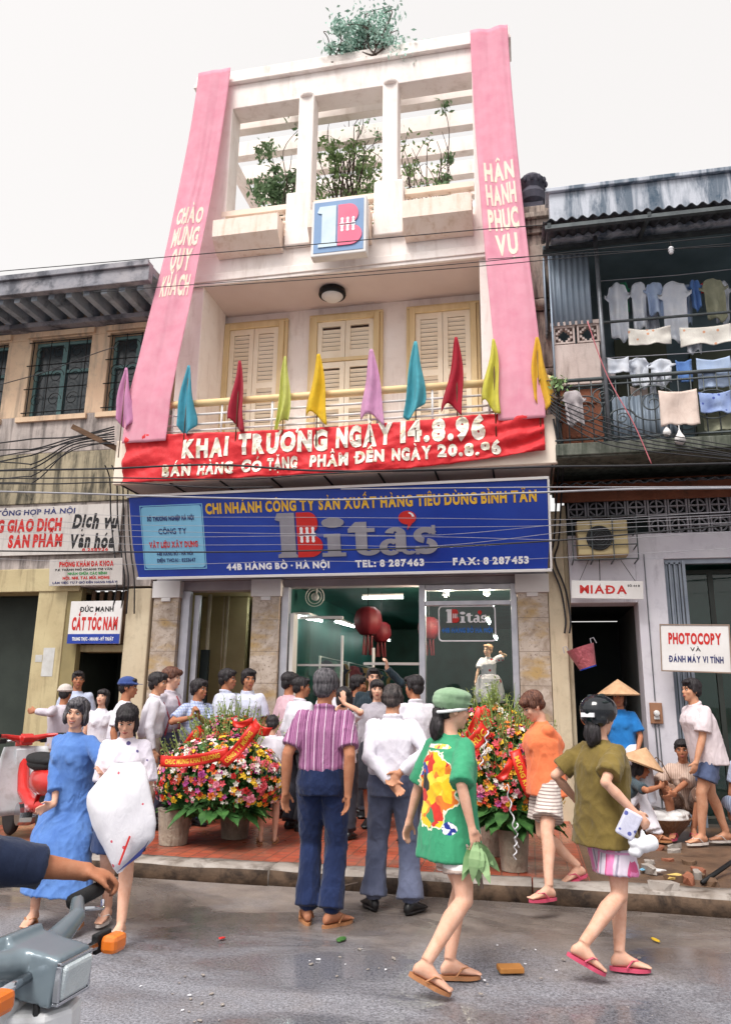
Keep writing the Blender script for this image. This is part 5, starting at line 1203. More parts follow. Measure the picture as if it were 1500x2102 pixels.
    for an, yaw, pit in ((al, yl, pl), (ar, yr, pr)):
        M = fframe(yaw, pit)
        if foot == 'shoe':
            q = MB(); q.rings([[S(an + M @ V((w_ * 1.12 * cos(t), y * 1.06, zc + h_ * 1.1 * sin(t)))) for t in [2 * pi * i / 14 for i in range(14)]] for y, w_, h_, zc in FT])
            q.rings([[S(an + M @ V((w_ * cos(t), y, z))) for t in [2 * pi * i / 16 for i in range(16)]] if False else [S(an + M @ V(p)) for p in [(cos(t) * (.047 if sin(t) > 0 else .036), .065 + sin(t) * .128, z) for t in [2 * pi * i / 18 for i in range(18)]]] for z in (-.088, -.07)])
            q.build('shoe', fmat or M_shoe, root, smooth=True, bevel=0)
        elif foot == 'sandal':
            q = MB(); sole = [(cos(t) * (.047 if sin(t) > 0 else .037) * fs_, (.064 + sin(t) * .135) * fs_) for t in [2 * pi * i / 22 for i in range(22)]]
            q.rings([[S(an + M @ V((p[0], p[1], z))) for p in sole] for z in (-.102, -.081)])
            for e in (-1, 1): q.tube([S(an + M @ V(p)) for p in ((0, .13 * fs_, -.07), (e * .012, .115 * fs_, -.04), (e * .04, .075 * fs_, -.034), (e * .047, .035 * fs_, -.075))], .0065 * s, 6, flat=.7)
            q.build('sandal', fmat or M_sandal_t, root, smooth=False)
    # ---- face
    if face_on:
        def hp_(c): return S(hc) + HM @ V(c) * hs
        for e in (-1, 1):
            q = MB(); q.ell(hp_((e * .031, .0735, .004)), (.0135 * hs, .0095 * hs, .0062 * hs), HM, 10, 7); q.k = 1; q.ell(hp_((e * .0305, .0795, .0042)), (.0062 * hs, .0052 * hs, .0062 * hs), HM, 8, 6)
            q.k = 2; q.tube([hp_((e * .046, .069, .009)), hp_((e * .031, .0825, .0125)), hp_((e * .017, .078, .006))], [.002 * hs, .0035 * hs, .002 * hs], 6)
            q.build('eye', [M_eyew, M_iris, M_brow], root, smooth=True)
            q = MB(); q.tube([hp_((e * .05, .068, .024)), hp_((e * .032, .083, .031)), hp_((e * .014, .085, .026))], [.0028 * hs, .0045 * hs, .003 * hs], 6, flat=.8); q.build('eyebrow', M_brow, root, smooth=True)
        q = MB(); wd_ = .029 if smile else .022; up_ = .008 if smile else 0
        q.tube([hp_((-wd_, .08, -.058 + up_)), hp_((-.01, .0905, -.0585)), hp_((.01, .0905, -.0585)), hp_((wd_, .08, -.058 + up_))], [.002 * hs, .005 * hs, .005 * hs, .002 * hs], 8)
        q.tube([hp_((-wd_ * .8, .08, -.063)), hp_((0, .0895, -.072 if smile else -.067)), hp_((wd_ * .8, .08, -.063))], [.002 * hs, .0055 * hs, .002 * hs], 8); q.build('mouth', M_lip, root, smooth=True)
        if smile: q = MB(); q.ell(hp_((0, .0868, -.0645)), (.019 * hs, .005 * hs, .0038 * hs), HM, 10, 6); q.build('teeth', M_teeth, root, smooth=True)
    # ---- hair
    if hair:
        b = MB()
        for c, rr in HAIR[hair]: b.ell(S(hc) + HM @ V(c) * hs, [x * hs for x in rr], HM)
        IH = HM.inverted(); c0 = S(hc)
        def strands(p, sd_=sd_):
            q = IH @ (p - c0); a = atan2(q.x, -q.y)
            return .008 * noise.noise(V((a * 9 + sd_, q.z * 9, q.y * 9))) + .007 * noise.noise(V((a * 26 + sd_, q.z * 7 + 3, q.y * 20)))
        melt(b, 'hair', hmat or H_blk, root, .0065, 2, strands)
    # ---- clothes
    if top:
        lo = top.get('loose', .022); hem = top.get('hem', -.1); b = MB(); rs = []; fl_ = top.get('flare', 0)
        st = [(hem, .158 + lo + fl_, .118 + lo + fl_), (hem * .5, .158 + lo + fl_ * .7, .118 + lo + fl_ * .7), (.08, .14 + lo * 1.25, .103 + lo * 1.2), (.2, .142 + lo * 1.2, .104 + lo * 1.1), (.32, (.158 if fem else .163) + lo, .114 + lo * .9), (.39, .146 + lo * .6, .096 + lo * .7), (.435, .112 + lo * .4, .076 + lo * .4), (.468, .076, .066), (.488, .064, .061)]
        if hem > 0: st = [(hem - .02, .14 + lo * .6, .106 + lo * .6), (hem + .03, .15 + lo * 1.2, .112 + lo * 1.2)] + st[3:]
        for t, a, d in st:
            kk = min(1, max(0, t * 2)); ring(rs, P + u * t + fwd * (.012 if .2 < t < .4 else 0), a * (k + (1 - k) * .5) * bulk, d * (k + (1 - k) * .5) * bulk, .86, between(X, r, kk), between(Yv, fwd, kk))
        b.rings(rs)
        if fem and top.get('bust', 1): 
            for e in (-1, 1): b.ell(S(P + u * .29 + fwd * (.075 + lo * .8) + r * (e * .062)), (.056 * s, .05 * s, .06 * s))
        sv = top.get('sleeve', 'short'); sr_ = top.get('cuff', .064)
        for (sh, e_, w_) in ((sl, eL, wl), (sr, eR, wr)):
            if sv == 'none': b.ell(S(sh), .062 * s * k); continue
            i0 = between(sh, P + u * .42, .35)
            if sv == 'short': pts, rr = [i0, sh, between(sh, e_, .4), between(sh, e_, .78)], [.058, .06, sr_ * .96, sr_ * 1.0]
            elif sv == 'elbow': pts, rr = [i0, sh, between(sh, e_, .5), e_], [.058, .062, sr_ * .94, sr_ * 1.0]
            elif sv == 'three': pts, rr = [i0, sh, between(sh, e_, .5), e_, between(e_, w_, .6)], [.06, .064, sr_ * .95, sr_, sr_ * .95]
            else: pts, rr = [i0, sh, between(sh, e_, .5), e_, between(e_, w_, .5), between(e_, w_, .97)], [.056, .06, .056, .053, .047, .039]
            b.tube([S(p) for p in pts], [x * s * (k + .04) for x in rr], 14); b.ell(S(sh), .062 * s * k)
        if sv == 'long' or sv == 'three':
            for e_ in (eL, eR): b.ell(S(e_), (sr_ * .85 if sv != 'long' else .056) * s * k)
        if top.get('collar'):
            b.tube([S(neck + fwd * (.058 * sin(a)) + r * (.066 * cos(a)) + u * (-.006 - .012 * sin(a))) for a in [2 * pi * i / 16 for i in range(17)]], [.017 * s] * 17, 8)
        melt(b, top.get('name', 'shirt'), top['mat'], root, max(vox, .0085), 3, folds(top.get('f1', .007), top.get('f2', .005), sd_))
    if bot:
        kd = bot.get('kind', 'trousers'); b = MB(); w0 = bot.get('w', 1.0)
        if kd in ('trousers', 'shorts'):
            rs = []
            for t, a, d in ((-.1, .15, .12), (-.03, .17, .128), (.04, .158, .12), (.1, .146, .112)): ring(rs, P + u * t, a * (k + .06) * w0 * bulk, d * (k + .06) * w0 * bulk, .9, X, Yv)
            b.rings(rs)
            for (hp, kn, an) in ((hpl, kL, al), (hpr, kR, ar)):
                if kd == 'shorts':
                    e = bot.get('len', .8); pts, rr = [hp + V((0, 0, .03)), between(hp, kn, e * .5), between(hp, kn, e)], [.1, .1, bot.get('hemr', .098)]
                else: pts, rr = [hp + V((0, 0, .03)), between(hp, kn, .5), kn, between(kn, an, .5), between(kn, an, .97) + V((0, .0, .0))], [.102, .09, .077, .076, bot.get('hemr', .08)]
                b.tube([S(p) for p in pts], [x * s * w0 for x in rr], 16)
                if kd == 'trousers': b.ell(S(kn), .077 * s * w0); b.ell(S(between(kn, an, .97) + V((0, .03, -.01))), (.06 * s, .08 * s, .03 * s))
                b.ell(S(hp), .1 * s * w0)
        else:
            he = bot.get('len', .5); c1 = between(kL, kR, .5); c2 = between(al, ar, .5); path = [P + u * .1, P, P + V((0, 0, -.12)), between(P, c1, .75), c1 + V((0, 0, -.05))] + ([between(c1, c2, .5), between(c1, c2, bot.get('drop', .86))] if he > .6 else [])
            ww = [.15, .19, .205, .212, .212, .225, .25]; sp_ = bot.get('spread', 1.0)
            rs = []
            for i, p in enumerate(path):
                v_ = kR - kL; ex = abs(v_.x) * .25 * min(1, i / 4); ey = abs((ar - al).y if i > 4 else v_.y) * .3 * min(1, i / 4); rs.append([S(q) for q in oval(p, X, Yv, (ww[i] + ex) * sp_ * w0, (ww[i] * .72 + ey) * sp_ * w0, 20)])
            b.rings(rs)
        melt(b, bot.get('name', kd), bot['mat'], root, max(vox, .0085), 3, folds(bot.get('f1', .006), bot.get('f2', .006), sd_ + 9))
        if bot.get('belt'):
            q = MB(); rs = []
            for t in (.075, .108): ring(rs, P + u * t, .153 * (k + .06) * bulk * w0, .118 * (k + .06) * bulk * w0, .9, X, Yv)
            q.rings(rs); q.build('belt', M_belt, root, smooth=True)
    J = dict(root=root, hc=S(hc), HM=HM, hs=hs, S=S, P=P, u=u, r=r, fwd=fwd, wl=S(wl), wr=S(wr), neck=S(neck), s=s, kL=S(kL), kR=S(kR))
    if hat: hat(J)
    return J
def put(J, mb, name, mat, **k): return mb.build(name, mat, J['root'], **k)
def hat_cone(mat, rad_=.235, hh=.19, back=0.0):
    def f(J):
        q = MB(); c = J['hc'] + J['HM'] @ V((0, -.01, .035)) * J['hs']; M = J['HM']; n = 9
        q.lathe([(rad_ * (1 - i / n) + .002, hh * (i / n) ** .95) for i in range(n + 1)] + [(.002, hh - .012)] + [(rad_ * (1 - i / n) - .004, hh * (i / n) ** .95 - .012) for i in range(n, -1, -1)], c, 36, M, caps=False); put(J, q, 'conical_hat', mat, smooth=False)
    return f
def hat_cap(mat, brim, off=0.0, puff=1.0, band=None, name='cap'):
    def f(J):
        c, M, z = J['hc'], J['HM'], J['hs']
        q = MB(); q.ell(c + M @ V((0, -.018, .058)) * z, [x * z for x in (.09 * puff, .108 * puff, .074 * puff)], M); q.tube([c + M @ V((.088 * cos(a), -.014 + .104 * sin(a), .045)) * z for a in [2 * pi * i / 20 for i in range(21)]], .014 * z, 8)
        if puff > 1.05: q.ell(c + M @ V((0, -.01, .09)) * z, [x * z for x in (.108, .125, .05)], M)
        rs = [[c + M @ V((x, y, .052 + .0 * x - .3 * (y - .07) * .5 - 2.2 * x * x + dz)) * z for x, y in [(.075 * cos(t), .075 + brim * max(0, sin(t))) for t in [pi * i / 14 for i in range(15)]] + [(-.06, .04), (.06, .04)]] for dz in (0, .008)]
        q.rings(rs); melt(q, name, mat, J['root'], .0065, 2, folds(.004, .002, 1.0) if puff > 1.05 else None)
        if band: q = MB(); q.tube([c + M @ V((.086 * cos(a), -.02 + .1 * sin(a), .0 + .02 * sin(a))) * z for a in [2 * pi * i / 24 for i in range(25)]], .011 * z, 6); put(J, q, 'hat_band', band, smooth=True)
    return f
# ---------------------------------------------------------------- cloth of the crowd
def lines(c, per, wd, axis=0, off=0.0):
    def f(t, co, base):
        x = t.math('ADD', t.sep(co)[axis], t.math('MULTIPLY', t.noise(co, 3, 2), .015)); fr = t.math('FRACT', t.math('ADD', t.math('MULTIPLY', x, 1 / per), 10.0 + off))
        return t.mix(t.math('LESS_THAN', fr, wd), base, c)
    return f
def both(*fs):
    def f(t, co, base):
        for g in fs: base = g(t, co, base)
        return base
    return f
def dots(c, sc=14, r=.2, keep=.5):
    def f(t, co, base):
        vv = t.n('ShaderNodeTexVoronoi'); vv.inputs['Scale'].default_value = sc; t.l(co, vv.inputs['Vector'])
        k = t.math('GREATER_THAN', t.sep(vv.outputs['Color'])[0], keep)
        return t.mix(t.math('MULTIPLY', k, t.math('LESS_THAN', vv.outputs['Distance'], r)), base, c)
    return f
def patch_print(t, co, base):
    """bright cut-out shapes printed on the back of the green T-shirt"""
    x, y, z = t.sep(co); mp = t.n('ShaderNodeMapping'); mp.inputs['Scale'].default_value = (1, .02, 1); t.l(co, mp.inputs[0])
    wv = t.n('ShaderNodeMix', data_type='VECTOR'); nz = t.n('ShaderNodeTexNoise'); nz.inputs['Scale'].default_value = 9; t.l(co, nz.inputs['Vector'])
    wv.inputs[0].default_value = .11; t.l(mp.outputs[0], wv.inputs[4]); t.l(nz.outputs[1], wv.inputs[5])
    def cells(sc, stops):
        vv = t.n('ShaderNodeTexVoronoi'); vv.inputs['Scale'].default_value = sc; t.l(wv.outputs[1], vv.inputs['Vector'])
        r_ = t.n('ShaderNodeValToRGB'); r_.color_ramp.interpolation = 'CONSTANT'; e = r_.color_ramp.elements; e[0].color = stops[0][1]; e[0].position = 0; e[1].position = stops[1][0]; e[1].color = stops[1][1]
        for p_, c in stops[2:]: q = e.new(p_); q.color = c
        t.l(t.sep(vv.outputs['Color'])[0], r_.inputs[0]); return r_.outputs[0]
    col_ = cells(16, [(0, C(232, 186, 40)), (.34, C(196, 52, 44)), (.46, C(48, 72, 150)), (.58, C(240, 208, 70)), (.76, C(34, 32, 34)), (.83, C(222, 120, 50)), (.92, C(60, 140, 90))])
    back = t.math('LESS_THAN', y, -.03)
    def ell(cx, cz, ax, az):
        a = t.math('DIVIDE', t.math('SUBTRACT', x, cx), ax); b_ = t.math('DIVIDE', t.math('SUBTRACT', z, cz), az)
        return t.math('ADD', t.math('SQRT', t.math('ADD', t.math('MULTIPLY', a, a), t.math('MULTIPLY', b_, b_))), t.math('MULTIPLY', t.math('SUBTRACT', t.noise(co, 13, 2), .5), .75))
    d = ell(-.015, 1.0, .15, .215)
    base = t.mix(t.math('MULTIPLY', t.math('LESS_THAN', d, 1.06), back), base, C(226, 222, 196))
    base = t.mix(t.math('MULTIPLY', t.math('LESS_THAN', d, 1.0), back), base, col_)
    d2 = ell(.0, 1.235, .13, .016); base = t.mix(t.math('MULTIPLY', t.math('LESS_THAN', d2, .92), back), base, cells(40, [(0, C(226, 222, 210)), (.4, C(222, 200, 90)), (.7, C(190, 80, 90)), (.85, C(90, 110, 180))]))
    d3 = ell(.125, .8, .035, .04); return t.mix(t.math('MULTIPLY', t.math('LESS_THAN', d3, .95), back), base, cells(60, [(0, C(40, 56, 140)), (.6, C(226, 226, 230))]))
K_purple = cloth('purple_striped_shirt', C(142, 84, 128), C(120, 66, 106), pattern=both(lines(C(168, 116, 152), .0125, .45), lines(C(92, 46, 84), .05, .12, 0, .3), lines(C(222, 200, 216), .066, .075, 0, .5)))
K_denim = cloth('dark_blue_jeans', C(30, 44, 82), C(20, 32, 64), 400, .85, .5); K_greyt = cloth('grey_blue_trousers', C(102, 108, 132), C(80, 86, 110)); K_white = cloth('white_shirt_cloth', C(222, 218, 226), C(204, 200, 212))
K_green = cloth('green_tee', C(64, 152, 112), C(50, 132, 96), pattern=patch_print); K_short_s = cloth('striped_shorts', C(196, 176, 166), C(178, 158, 150), pattern=both(lines(C(228, 222, 222), .075, .4, 2), lines(C(150, 120, 112), .075, .1, 2, .5)))
K_orange = cloth('orange_tee', C(240, 132, 86), C(226, 112, 70)); K_short_o = cloth('pale_striped_shorts', C(214, 204, 196), C(198, 186, 180), pattern=lines(C(150, 132, 128), .024, .38, 2))
K_olive = cloth('olive_tee', C(122, 104, 54), C(98, 82, 42)); K_short_p = cloth('pink_plaid_shorts', C(212, 200, 214), C(196, 184, 200), pattern=both(lines(C(222, 130, 178), .105, .42), lines(C(198, 84, 130), .105, .08, 0, .04), lines(C(150, 140, 160), .105, .1, 0, -.55), lines(C(206, 150, 186), .13, .1, 2)))
K_bluedr = cloth('blue_dress_cloth', C(92, 130, 192), C(72, 108, 172)); K_floral = cloth('floral_blouse', C(222, 216, 226), C(208, 200, 214), pattern=dots(C(92, 84, 130), 13, .22, .55)); K_dark = cloth('dark_trousers', C(48, 48, 58), C(36, 36, 44)); K_navy = cloth('navy_cloth', C(50, 66, 104), C(38, 52, 86))
K_pale_b = cloth('pale_blue_shirt', C(190, 198, 220), C(168, 178, 206)); K_grey_s = cloth('pale_grey_shirt', C(200, 192, 202), C(184, 176, 188)); K_lilac = cloth('lilac_white_shirt', C(206, 208, 224), C(186, 190, 210)); K_beige = cloth('beige_trousers', C(196, 180, 166), C(176, 160, 146)); K_rose = cloth('rose_shirt', C(206, 170, 180), C(190, 152, 164))
K_check = cloth('blue_check_shirt', C(186, 194, 220), C(170, 180, 208), pattern=both(lines(C(130, 146, 190), .03, .2), lines(C(130, 146, 190), .03, .2, 2))); K_suit = cloth('dark_striped_suit', C(34, 48, 58), C(26, 38, 46), pattern=lines(C(70, 86, 96), .02, .1)); K_jacket = cloth('grey_jacket', C(168, 162, 170), C(148, 142, 152))
K_teal = cloth('teal_skirt', C(50, 116, 128), C(40, 98, 112)); K_blue = cloth('bright_blue_tee', C(40, 122, 194), C(30, 104, 172)); K_beigest = cloth('beige_striped_blouse', C(206, 182, 168), C(188, 164, 150), pattern=lines(C(170, 140, 128), .022, .3)); K_brownp = cloth('brown_patterned_trousers', C(136, 108, 92), C(112, 86, 74), pattern=dots(C(190, 170, 156), 40, .25, .4)); K_bs = cloth('blue_grey_shorts', C(84, 96, 128), C(68, 78, 108)); K_pinkw = cloth('pinkish_white_shirt', C(222, 208, 212), C(206, 192, 198))
K_tie = cloth('red_tie', C(168, 50, 66), C(140, 36, 54), pattern=dots(C(220, 180, 180), 60, .2, .4)); M_straw = pm('palm_leaf_hat', C(206, 168, 132), C(184, 144, 110), 14, .8, 0, .4, stretch=(1, 1, .3)); K_bluest = cloth('pale_striped_trousers', C(190, 200, 220), C(170, 182, 206), pattern=lines(C(130, 144, 180), .02, .3))
A = at
def foot_at(px, py, z=.1):
    q = V((px - PW / 2, py - PH / 2, F_PX)); d = V((RX.dot(q), RY.dot(q), RZ.dot(q))); return EYE + d * ((z - EYE.z) / d.z)
def T(mat, **k): return dict(mat=mat, **k)
# ---- in the road
J1 = person('man in a purple striped shirt and dark jeans seen from behind, hands at his sides', (-1.46, 5.5, 0), 3, 1.72, 1, turn=-8, hair='thick', hmat=H_grey, top=T(K_purple, hem=.05, loose=.016, cuff=.07, collar=1, f1=.007, f2=.006), bot=T(K_denim, belt=1, w=1.02, hemr=.088, f2=.008), hl=A(586, 1622, 5.42), hr=A(714, 1628, 5.42), fl=(-1.545, 5.5, .1), fr=(-1.37, 5.46, .1), yl=20, yr=-38, foot='sandal', curl=(.3, .35), palm_l=(.8, -.5, 0), palm_r=(-.8, -.5, 0), vox=.0075, face_on=False, bulk=1.04)
J2 = person('balding man in white shirt and grey trousers, hands clasped behind his back', (-1.03, 5.92, 0), 2, 1.64, 0, turn=2, nod=6, hair='bald', hmat=hair_mat('balding_hair', C(34, 30, 32), C(84, 74, 72)), top=T(K_white, hem=.05, loose=.024, sleeve='long', collar=1, f1=.006, f2=.006), bot=T(K_greyt, belt=1, w=1.05, hemr=.098, f2=.008), hl=A(800, 1605, 5.72), hr=A(822, 1585, 5.72), el=(-1, -.45, -.1), er=(1, -.45, -.1), fl=(-1.17, 5.94, .09), fr=(-.89, 5.9, .09), yl=30, yr=-28, curl=(.5, .6), dir_l=(.75, -.1, -.65), dir_r=(-.7, -.1, -.7), palm_l=(0, -1, 0), palm_r=(0, -1, 0), vox=.0075, face_on=False, bulk=1.06)
J3 = person('girl in a green printed T-shirt and green cap walking right with striped shorts', (-.5, 4.66, 0), -42, 1.6, 2, True, turn=-26, nod=4, lean=.03, hair='tail', top=T(K_green, hem=-.24, loose=.036, cuff=.08, sleeve='elbow', flare=.034, f1=.011, f2=.007), bot=T(K_short_s, kind='shorts', len=.66, w=1.02, hemr=.112), pelvis=(0, .03, .9), hr=A(968, 1700, 4.45), hl=A(838, 1690, 4.85), fr=foot_at(874, 1975, .17), fl=foot_at(922, 1970, .1), pr=22, yl=-32, yr=-44, pl=0, kr=(.1, 1, .3), foot='sandal', curl=(.4, .5), vox=.007, hat=hat_cap(cloth('green_cap_cloth', C(150, 178, 148), C(112, 142, 110)), .05, puff=1.16, band=M_whl))
J4 = person('woman in an orange T-shirt stepping down from the kerb looking at the ground', (.11, 6.5, .04), 112, 1.56, 2, True, turn=-2, nod=26, lean=.06, hair='crop', hmat=H_brn, top=T(K_orange, hem=-.12, loose=.044, cuff=.085, flare=.02, f1=.01), bot=T(K_short_o, kind='shorts', len=.72, w=1.08, hemr=.118), hl=A(1165, 1600, 6.75), hr=A(1125, 1600, 6.95), el=(-.3, -1, 0), fl=foot_at(1126, 1822, .2), fr=foot_at(1186, 1778, .24), yl=10, yr=8, pr=14, foot='sandal', fmat=M_sandal_p, vox=.0075)
def helmet(J):
    c, M, z = J['hc'], J['HM'], J['hs']; q = MB(); q.ell(c + M @ V((0, -.022, .05)) * z, [x * z for x in (.118, .142, .105)], M, 20, 12); q.ell(c + M @ V((0, -.075, -.005)) * z, [x * z for x in (.1, .07, .07)], M)
    melt(q, 'helmet', pm('helmet_black', C(24, 28, 34), None, 8, .12, 0, .02, spec=.6), J['root'], .007, 2)
    for i, (x, y, zz) in enumerate(((-.05, -.03, .142), (.04, -.05, .14), (0, .03, .15), (-.085, -.06, .1), (.085, -.06, .1))):
        q = MB(); q.ell(c + M @ V((x, y, zz)) * z, [t_ * z for t_ in (.016, .04, .012)], M, 10, 6); put(J, q, 'helmet_vent', M_dark, smooth=True)
    q = MB(); q.rings([[c + M @ V((x, -.147 + 1.1 * x * x + e, zz)) * z for x, zz in ((-.05, .0), (.05, .0), (.05, .028), (-.05, .028))] for e in (0, -.012)]); put(J, q, 'helmet_badge', M_whl)
J5 = person('woman in an olive T-shirt and black helmet walking right with pink plaid shorts', (.4, 5.06, 0), -46, 1.56, 2, True, turn=8, nod=2, hair='tail', top=T(K_olive, hem=-.17, loose=.04, cuff=.084, flare=.03, f1=.012, f2=.009), bot=T(K_short_p, kind='shorts', len=.72, w=1.12, hemr=.12), hr=A(1302, 1668, 4.85), hl=A(1180, 1640, 5.3), pelvis=(0, .03, .9), er=(.2, -.7, -.6), fr=foot_at(1196, 1938, .19), fl=foot_at(1270, 1955, .1), pr=26, yr=-36, yl=-40, kr=(.1, 1, .2), foot='sandal', fmat=M_sandal_p, curl=(.4, .7), vox=.007, hat=helmet, face_on=False, bulk=1.03)
J6 = person('smiling woman in a long blue dress walking left with arms swinging', (-3.2, 5.12, 0), 176, 1.49, 2, True, turn=18, lean=.05, tilt=-4, hair='bob', hmat=H_grey, top=T(K_bluedr, hem=-.06, loose=.036, cuff=.074, sleeve='three', collar=0, f1=.006, f2=.007), bot=T(K_bluedr, kind='skirt', len=1, w=1.0, spread=.97, drop=.7, f1=.006, f2=.009, belt=0), hr=A(112, 1658, 4.95), hl=A(212, 1598, 4.85), er=(.5, -.9, -.2), el=(-.8, -.8, -.5), fr=foot_at(72, 1868, .1), fl=foot_at(165, 1880, .1), yr=15, foot='sandal', curl=(.25, .35), dir_r=(.6, .5, -.3), dir_l=(-.2, .7, .6), palm_l=(.6, .3, -.6), vox=.0075, smile=True)
J7 = person('girl in a white spotted blouse looking down into her plastic bag', (-2.72, 4.98, 0), 196, 1.47, 2, True, turn=6, nod=24, lean=.08, hair='long', top=T(K_floral, hem=-.18, loose=.036, cuff=.076, sleeve='elbow', f1=.011, f2=.007), bot=T(K_navy, kind='shorts', len=.8, w=1.08, hemr=.12), hl=A(268, 1612, 4.78), hr=A(236, 1612, 4.76), el=(-.5, -.5, -1), er=(.5, -.5, -1), dir_l=(.5, .8, -.2), dir_r=(-.5, .8, -.2), palm_l=(.3, 0, -1), palm_r=(-.3, 0, -1), fl=foot_at(248, 1908, .1), fr=foot_at(222, 1862, .1), yl=-10, foot='sandal', fmat=M_sandal_w, curl=(.7, .7), vox=.0075)
# ---- on the pavement
def stand(label, px, ytop, Y, face, **k):
    c = A(px, ytop, Y); z0 = .135 if not k.pop('step', 0) else .195; hh = max(1.45, min(1.76, c.z - z0)) if not k.pop('small', 0) else c.z - z0
    k.setdefault('vox', .0105); return person(label, (c.x, Y, z0), face, hh, k.pop('skin', 1), **k)
def tie(J, mat):
    q = MB(); a = J['neck'] + J['fwd'] * (.1 * J['s']) - J['u'] * (.06 * J['s']); e = J['P'] * J['s'] + J['fwd'] * (.165 * J['s']) + J['u'] * (.08 * J['s']); m_ = (a + e) / 2 + J['fwd'] * .055
    q.tube([a, between(a, m_, .15), m_, e, e - J['u'] * .03], [.014, .02, .032, .04, .004], 8, flat=.3); put(J, q, 'tie', mat)
SH = dict(hem=.05, loose=.03, collar=1)
stand('man in a pale cap reaching out by the yellow pillar, back turned', 136, 1402, 8.3, 70, hair='short', top=T(K_grey_s, hem=-.08, loose=.03, sleeve='long'), bot=T(K_beige), hl=A(75, 1460, 8.0), dir_l=(-.3, .8, 0), hat=hat_cap(cloth('pale_cap_cloth', C(206, 196, 190)), .06), turn=-60)
stand('young man in white shirt standing in the barber doorway', 163, 1374, 9.35, 205, hair='short', top=T(K_pale_b, hem=-.08, **{'loose': .025}), bot=T(K_dark), turn=12)
stand('long haired girl in white sleeveless top looking up by the barber doorway', 213, 1412, 8.5, 205, fem=True, skin=2, hair='long', top=T(K_white, sleeve='none', hem=-.05), bot=T(K_dark, kind='skirt'), nod=-14, turn=-20)
stand('man in a blue peaked cap and white shirt with blue shoulders', 258, 1386, 7.5, -75, hair='short', top=T(K_white, hem=.04, loose=.03), bot=T(K_dark), hat=hat_cap(cloth('blue_cap_cloth', C(62, 82, 140), C(48, 66, 120)), .085), turn=4, lean=.05)
J = stand('man in white shirt with a dark red tie, talking at the left of the flowers', 318, 1378, 7.9, -62, skin=0, hair='thick', top=T(K_white, sleeve='long', **SH), bot=T(K_beige, belt=1), turn=-22, lean=.06); tie(J, K_tie)
J = stand('curly haired man in grey shirt and red tie behind the man in white', 352, 1368, 8.35, -95, skin=2, hair='crop', hmat=H_brn, top=T(K_grey_s, sleeve='long', **SH), bot=T(K_greyt, belt=1), turn=10); tie(J, K_tie)
stand('moustached man in pale blue checked shirt holding his hands together', 408, 1392, 8.2, -125, hair='thick', top=T(K_check, **SH), bot=T(K_navy, belt=1), hl=A(408, 1470, 7.98), hr=A(396, 1472, 7.95), dir_l=(.3, .3, .8), dir_r=(.2, .3, .8), el=(-1, -.5, -.4), er=(1, -.5, -.4), turn=25, curl=(.8, .8))
stand('man in pale shirt with his back turned, whispering by the stone pillar', 466, 1371, 8.85, -40, hair='thick', top=T(K_lilac, hem=-.1, loose=.03, collar=1), bot=T(K_dark), turn=-45)
stand('young man in pale short sleeved shirt leaning on the middle stone pillar', 510, 1371, 8.95, 190, hair='thick', top=T(K_lilac, hem=-.1, loose=.03, collar=1, cuff=.075), bot=T(K_dark), turn=28, lean=-.04)
stand('small child in white top and teal skirt beside the flowers, back turned', 560, 1466, 7.5, 20, small=1, fem=True, skin=2, hair='short', top=T(K_white, hem=.04, loose=.03, bust=0), bot=T(K_teal, kind='shorts', len=.62, w=1.15, hemr=.13), nod=15, face_on=False, fl=None, foot='sandal')
stand('person in a rose shirt half hidden behind the man in white', 594, 1378, 8.95, -40, hair='thick', top=T(K_rose, hem=-.08, loose=.028), bot=T(K_dark), turn=-20)
J = stand('man in crisp white shirt with tie at the shop door, seen from behind', 617, 1386, 8.3, -35, hair='short', top=T(K_white, sleeve='long', **SH), bot=T(K_dark), turn=-25)
stand('woman in white blouse shading her eyes with a raised hand', 706, 1408, 7.9, 0, fem=True, skin=2, hair='bob', top=T(K_white, hem=-.1, loose=.03), bot=T(K_dark), hl=A(688, 1458, 7.82), hr=A(706, 1444, 7.75), er=(1, -.3, -.4), dir_r=(-.1, -.1, 1), palm_r=(0, 1, 0), curl=(.3, .12), face_on=False)
stand('man in a dark striped suit raising his arm in the shop doorway', 766, 1362, 9.4, 188, skin=2, step=0, hair='short', top=T(K_suit, sleeve='long', hem=-.12, loose=.035), bot=T(K_dark), hl=A(794, 1372, 9.2), el=(-1, -.2, -.5), dir_l=(0, .3, 1), curl=(.9, .35), turn=14)
stand('woman in a grey jacket with a fringe facing out of the shop', 774, 1392, 8.7, 186, fem=True, skin=2, hair='long', top=T(K_jacket, sleeve='long', hem=-.15, loose=.03), bot=T(K_dark, kind='skirt'), turn=6)
stand('dark haired man in profile inside the shop doorway', 733, 1384, 9.6, -85, hair='thick', top=T(K_dark, hem=-.1), bot=T(K_dark), turn=0)
stand('man in the dim doorway behind the raised hand', 684, 1386, 9.5, 10, hair='thick', top=T(K_white, hem=-.1), bot=T(K_dark), face_on=False)
stand('man in a plain white shirt looking left beside the window frame', 852, 1384, 7.8, 28, hair='thick', top=T(K_white, hem=-.08, loose=.034, collar=1, cuff=.075), bot=T(K_dark), turn=34, face_on=True)
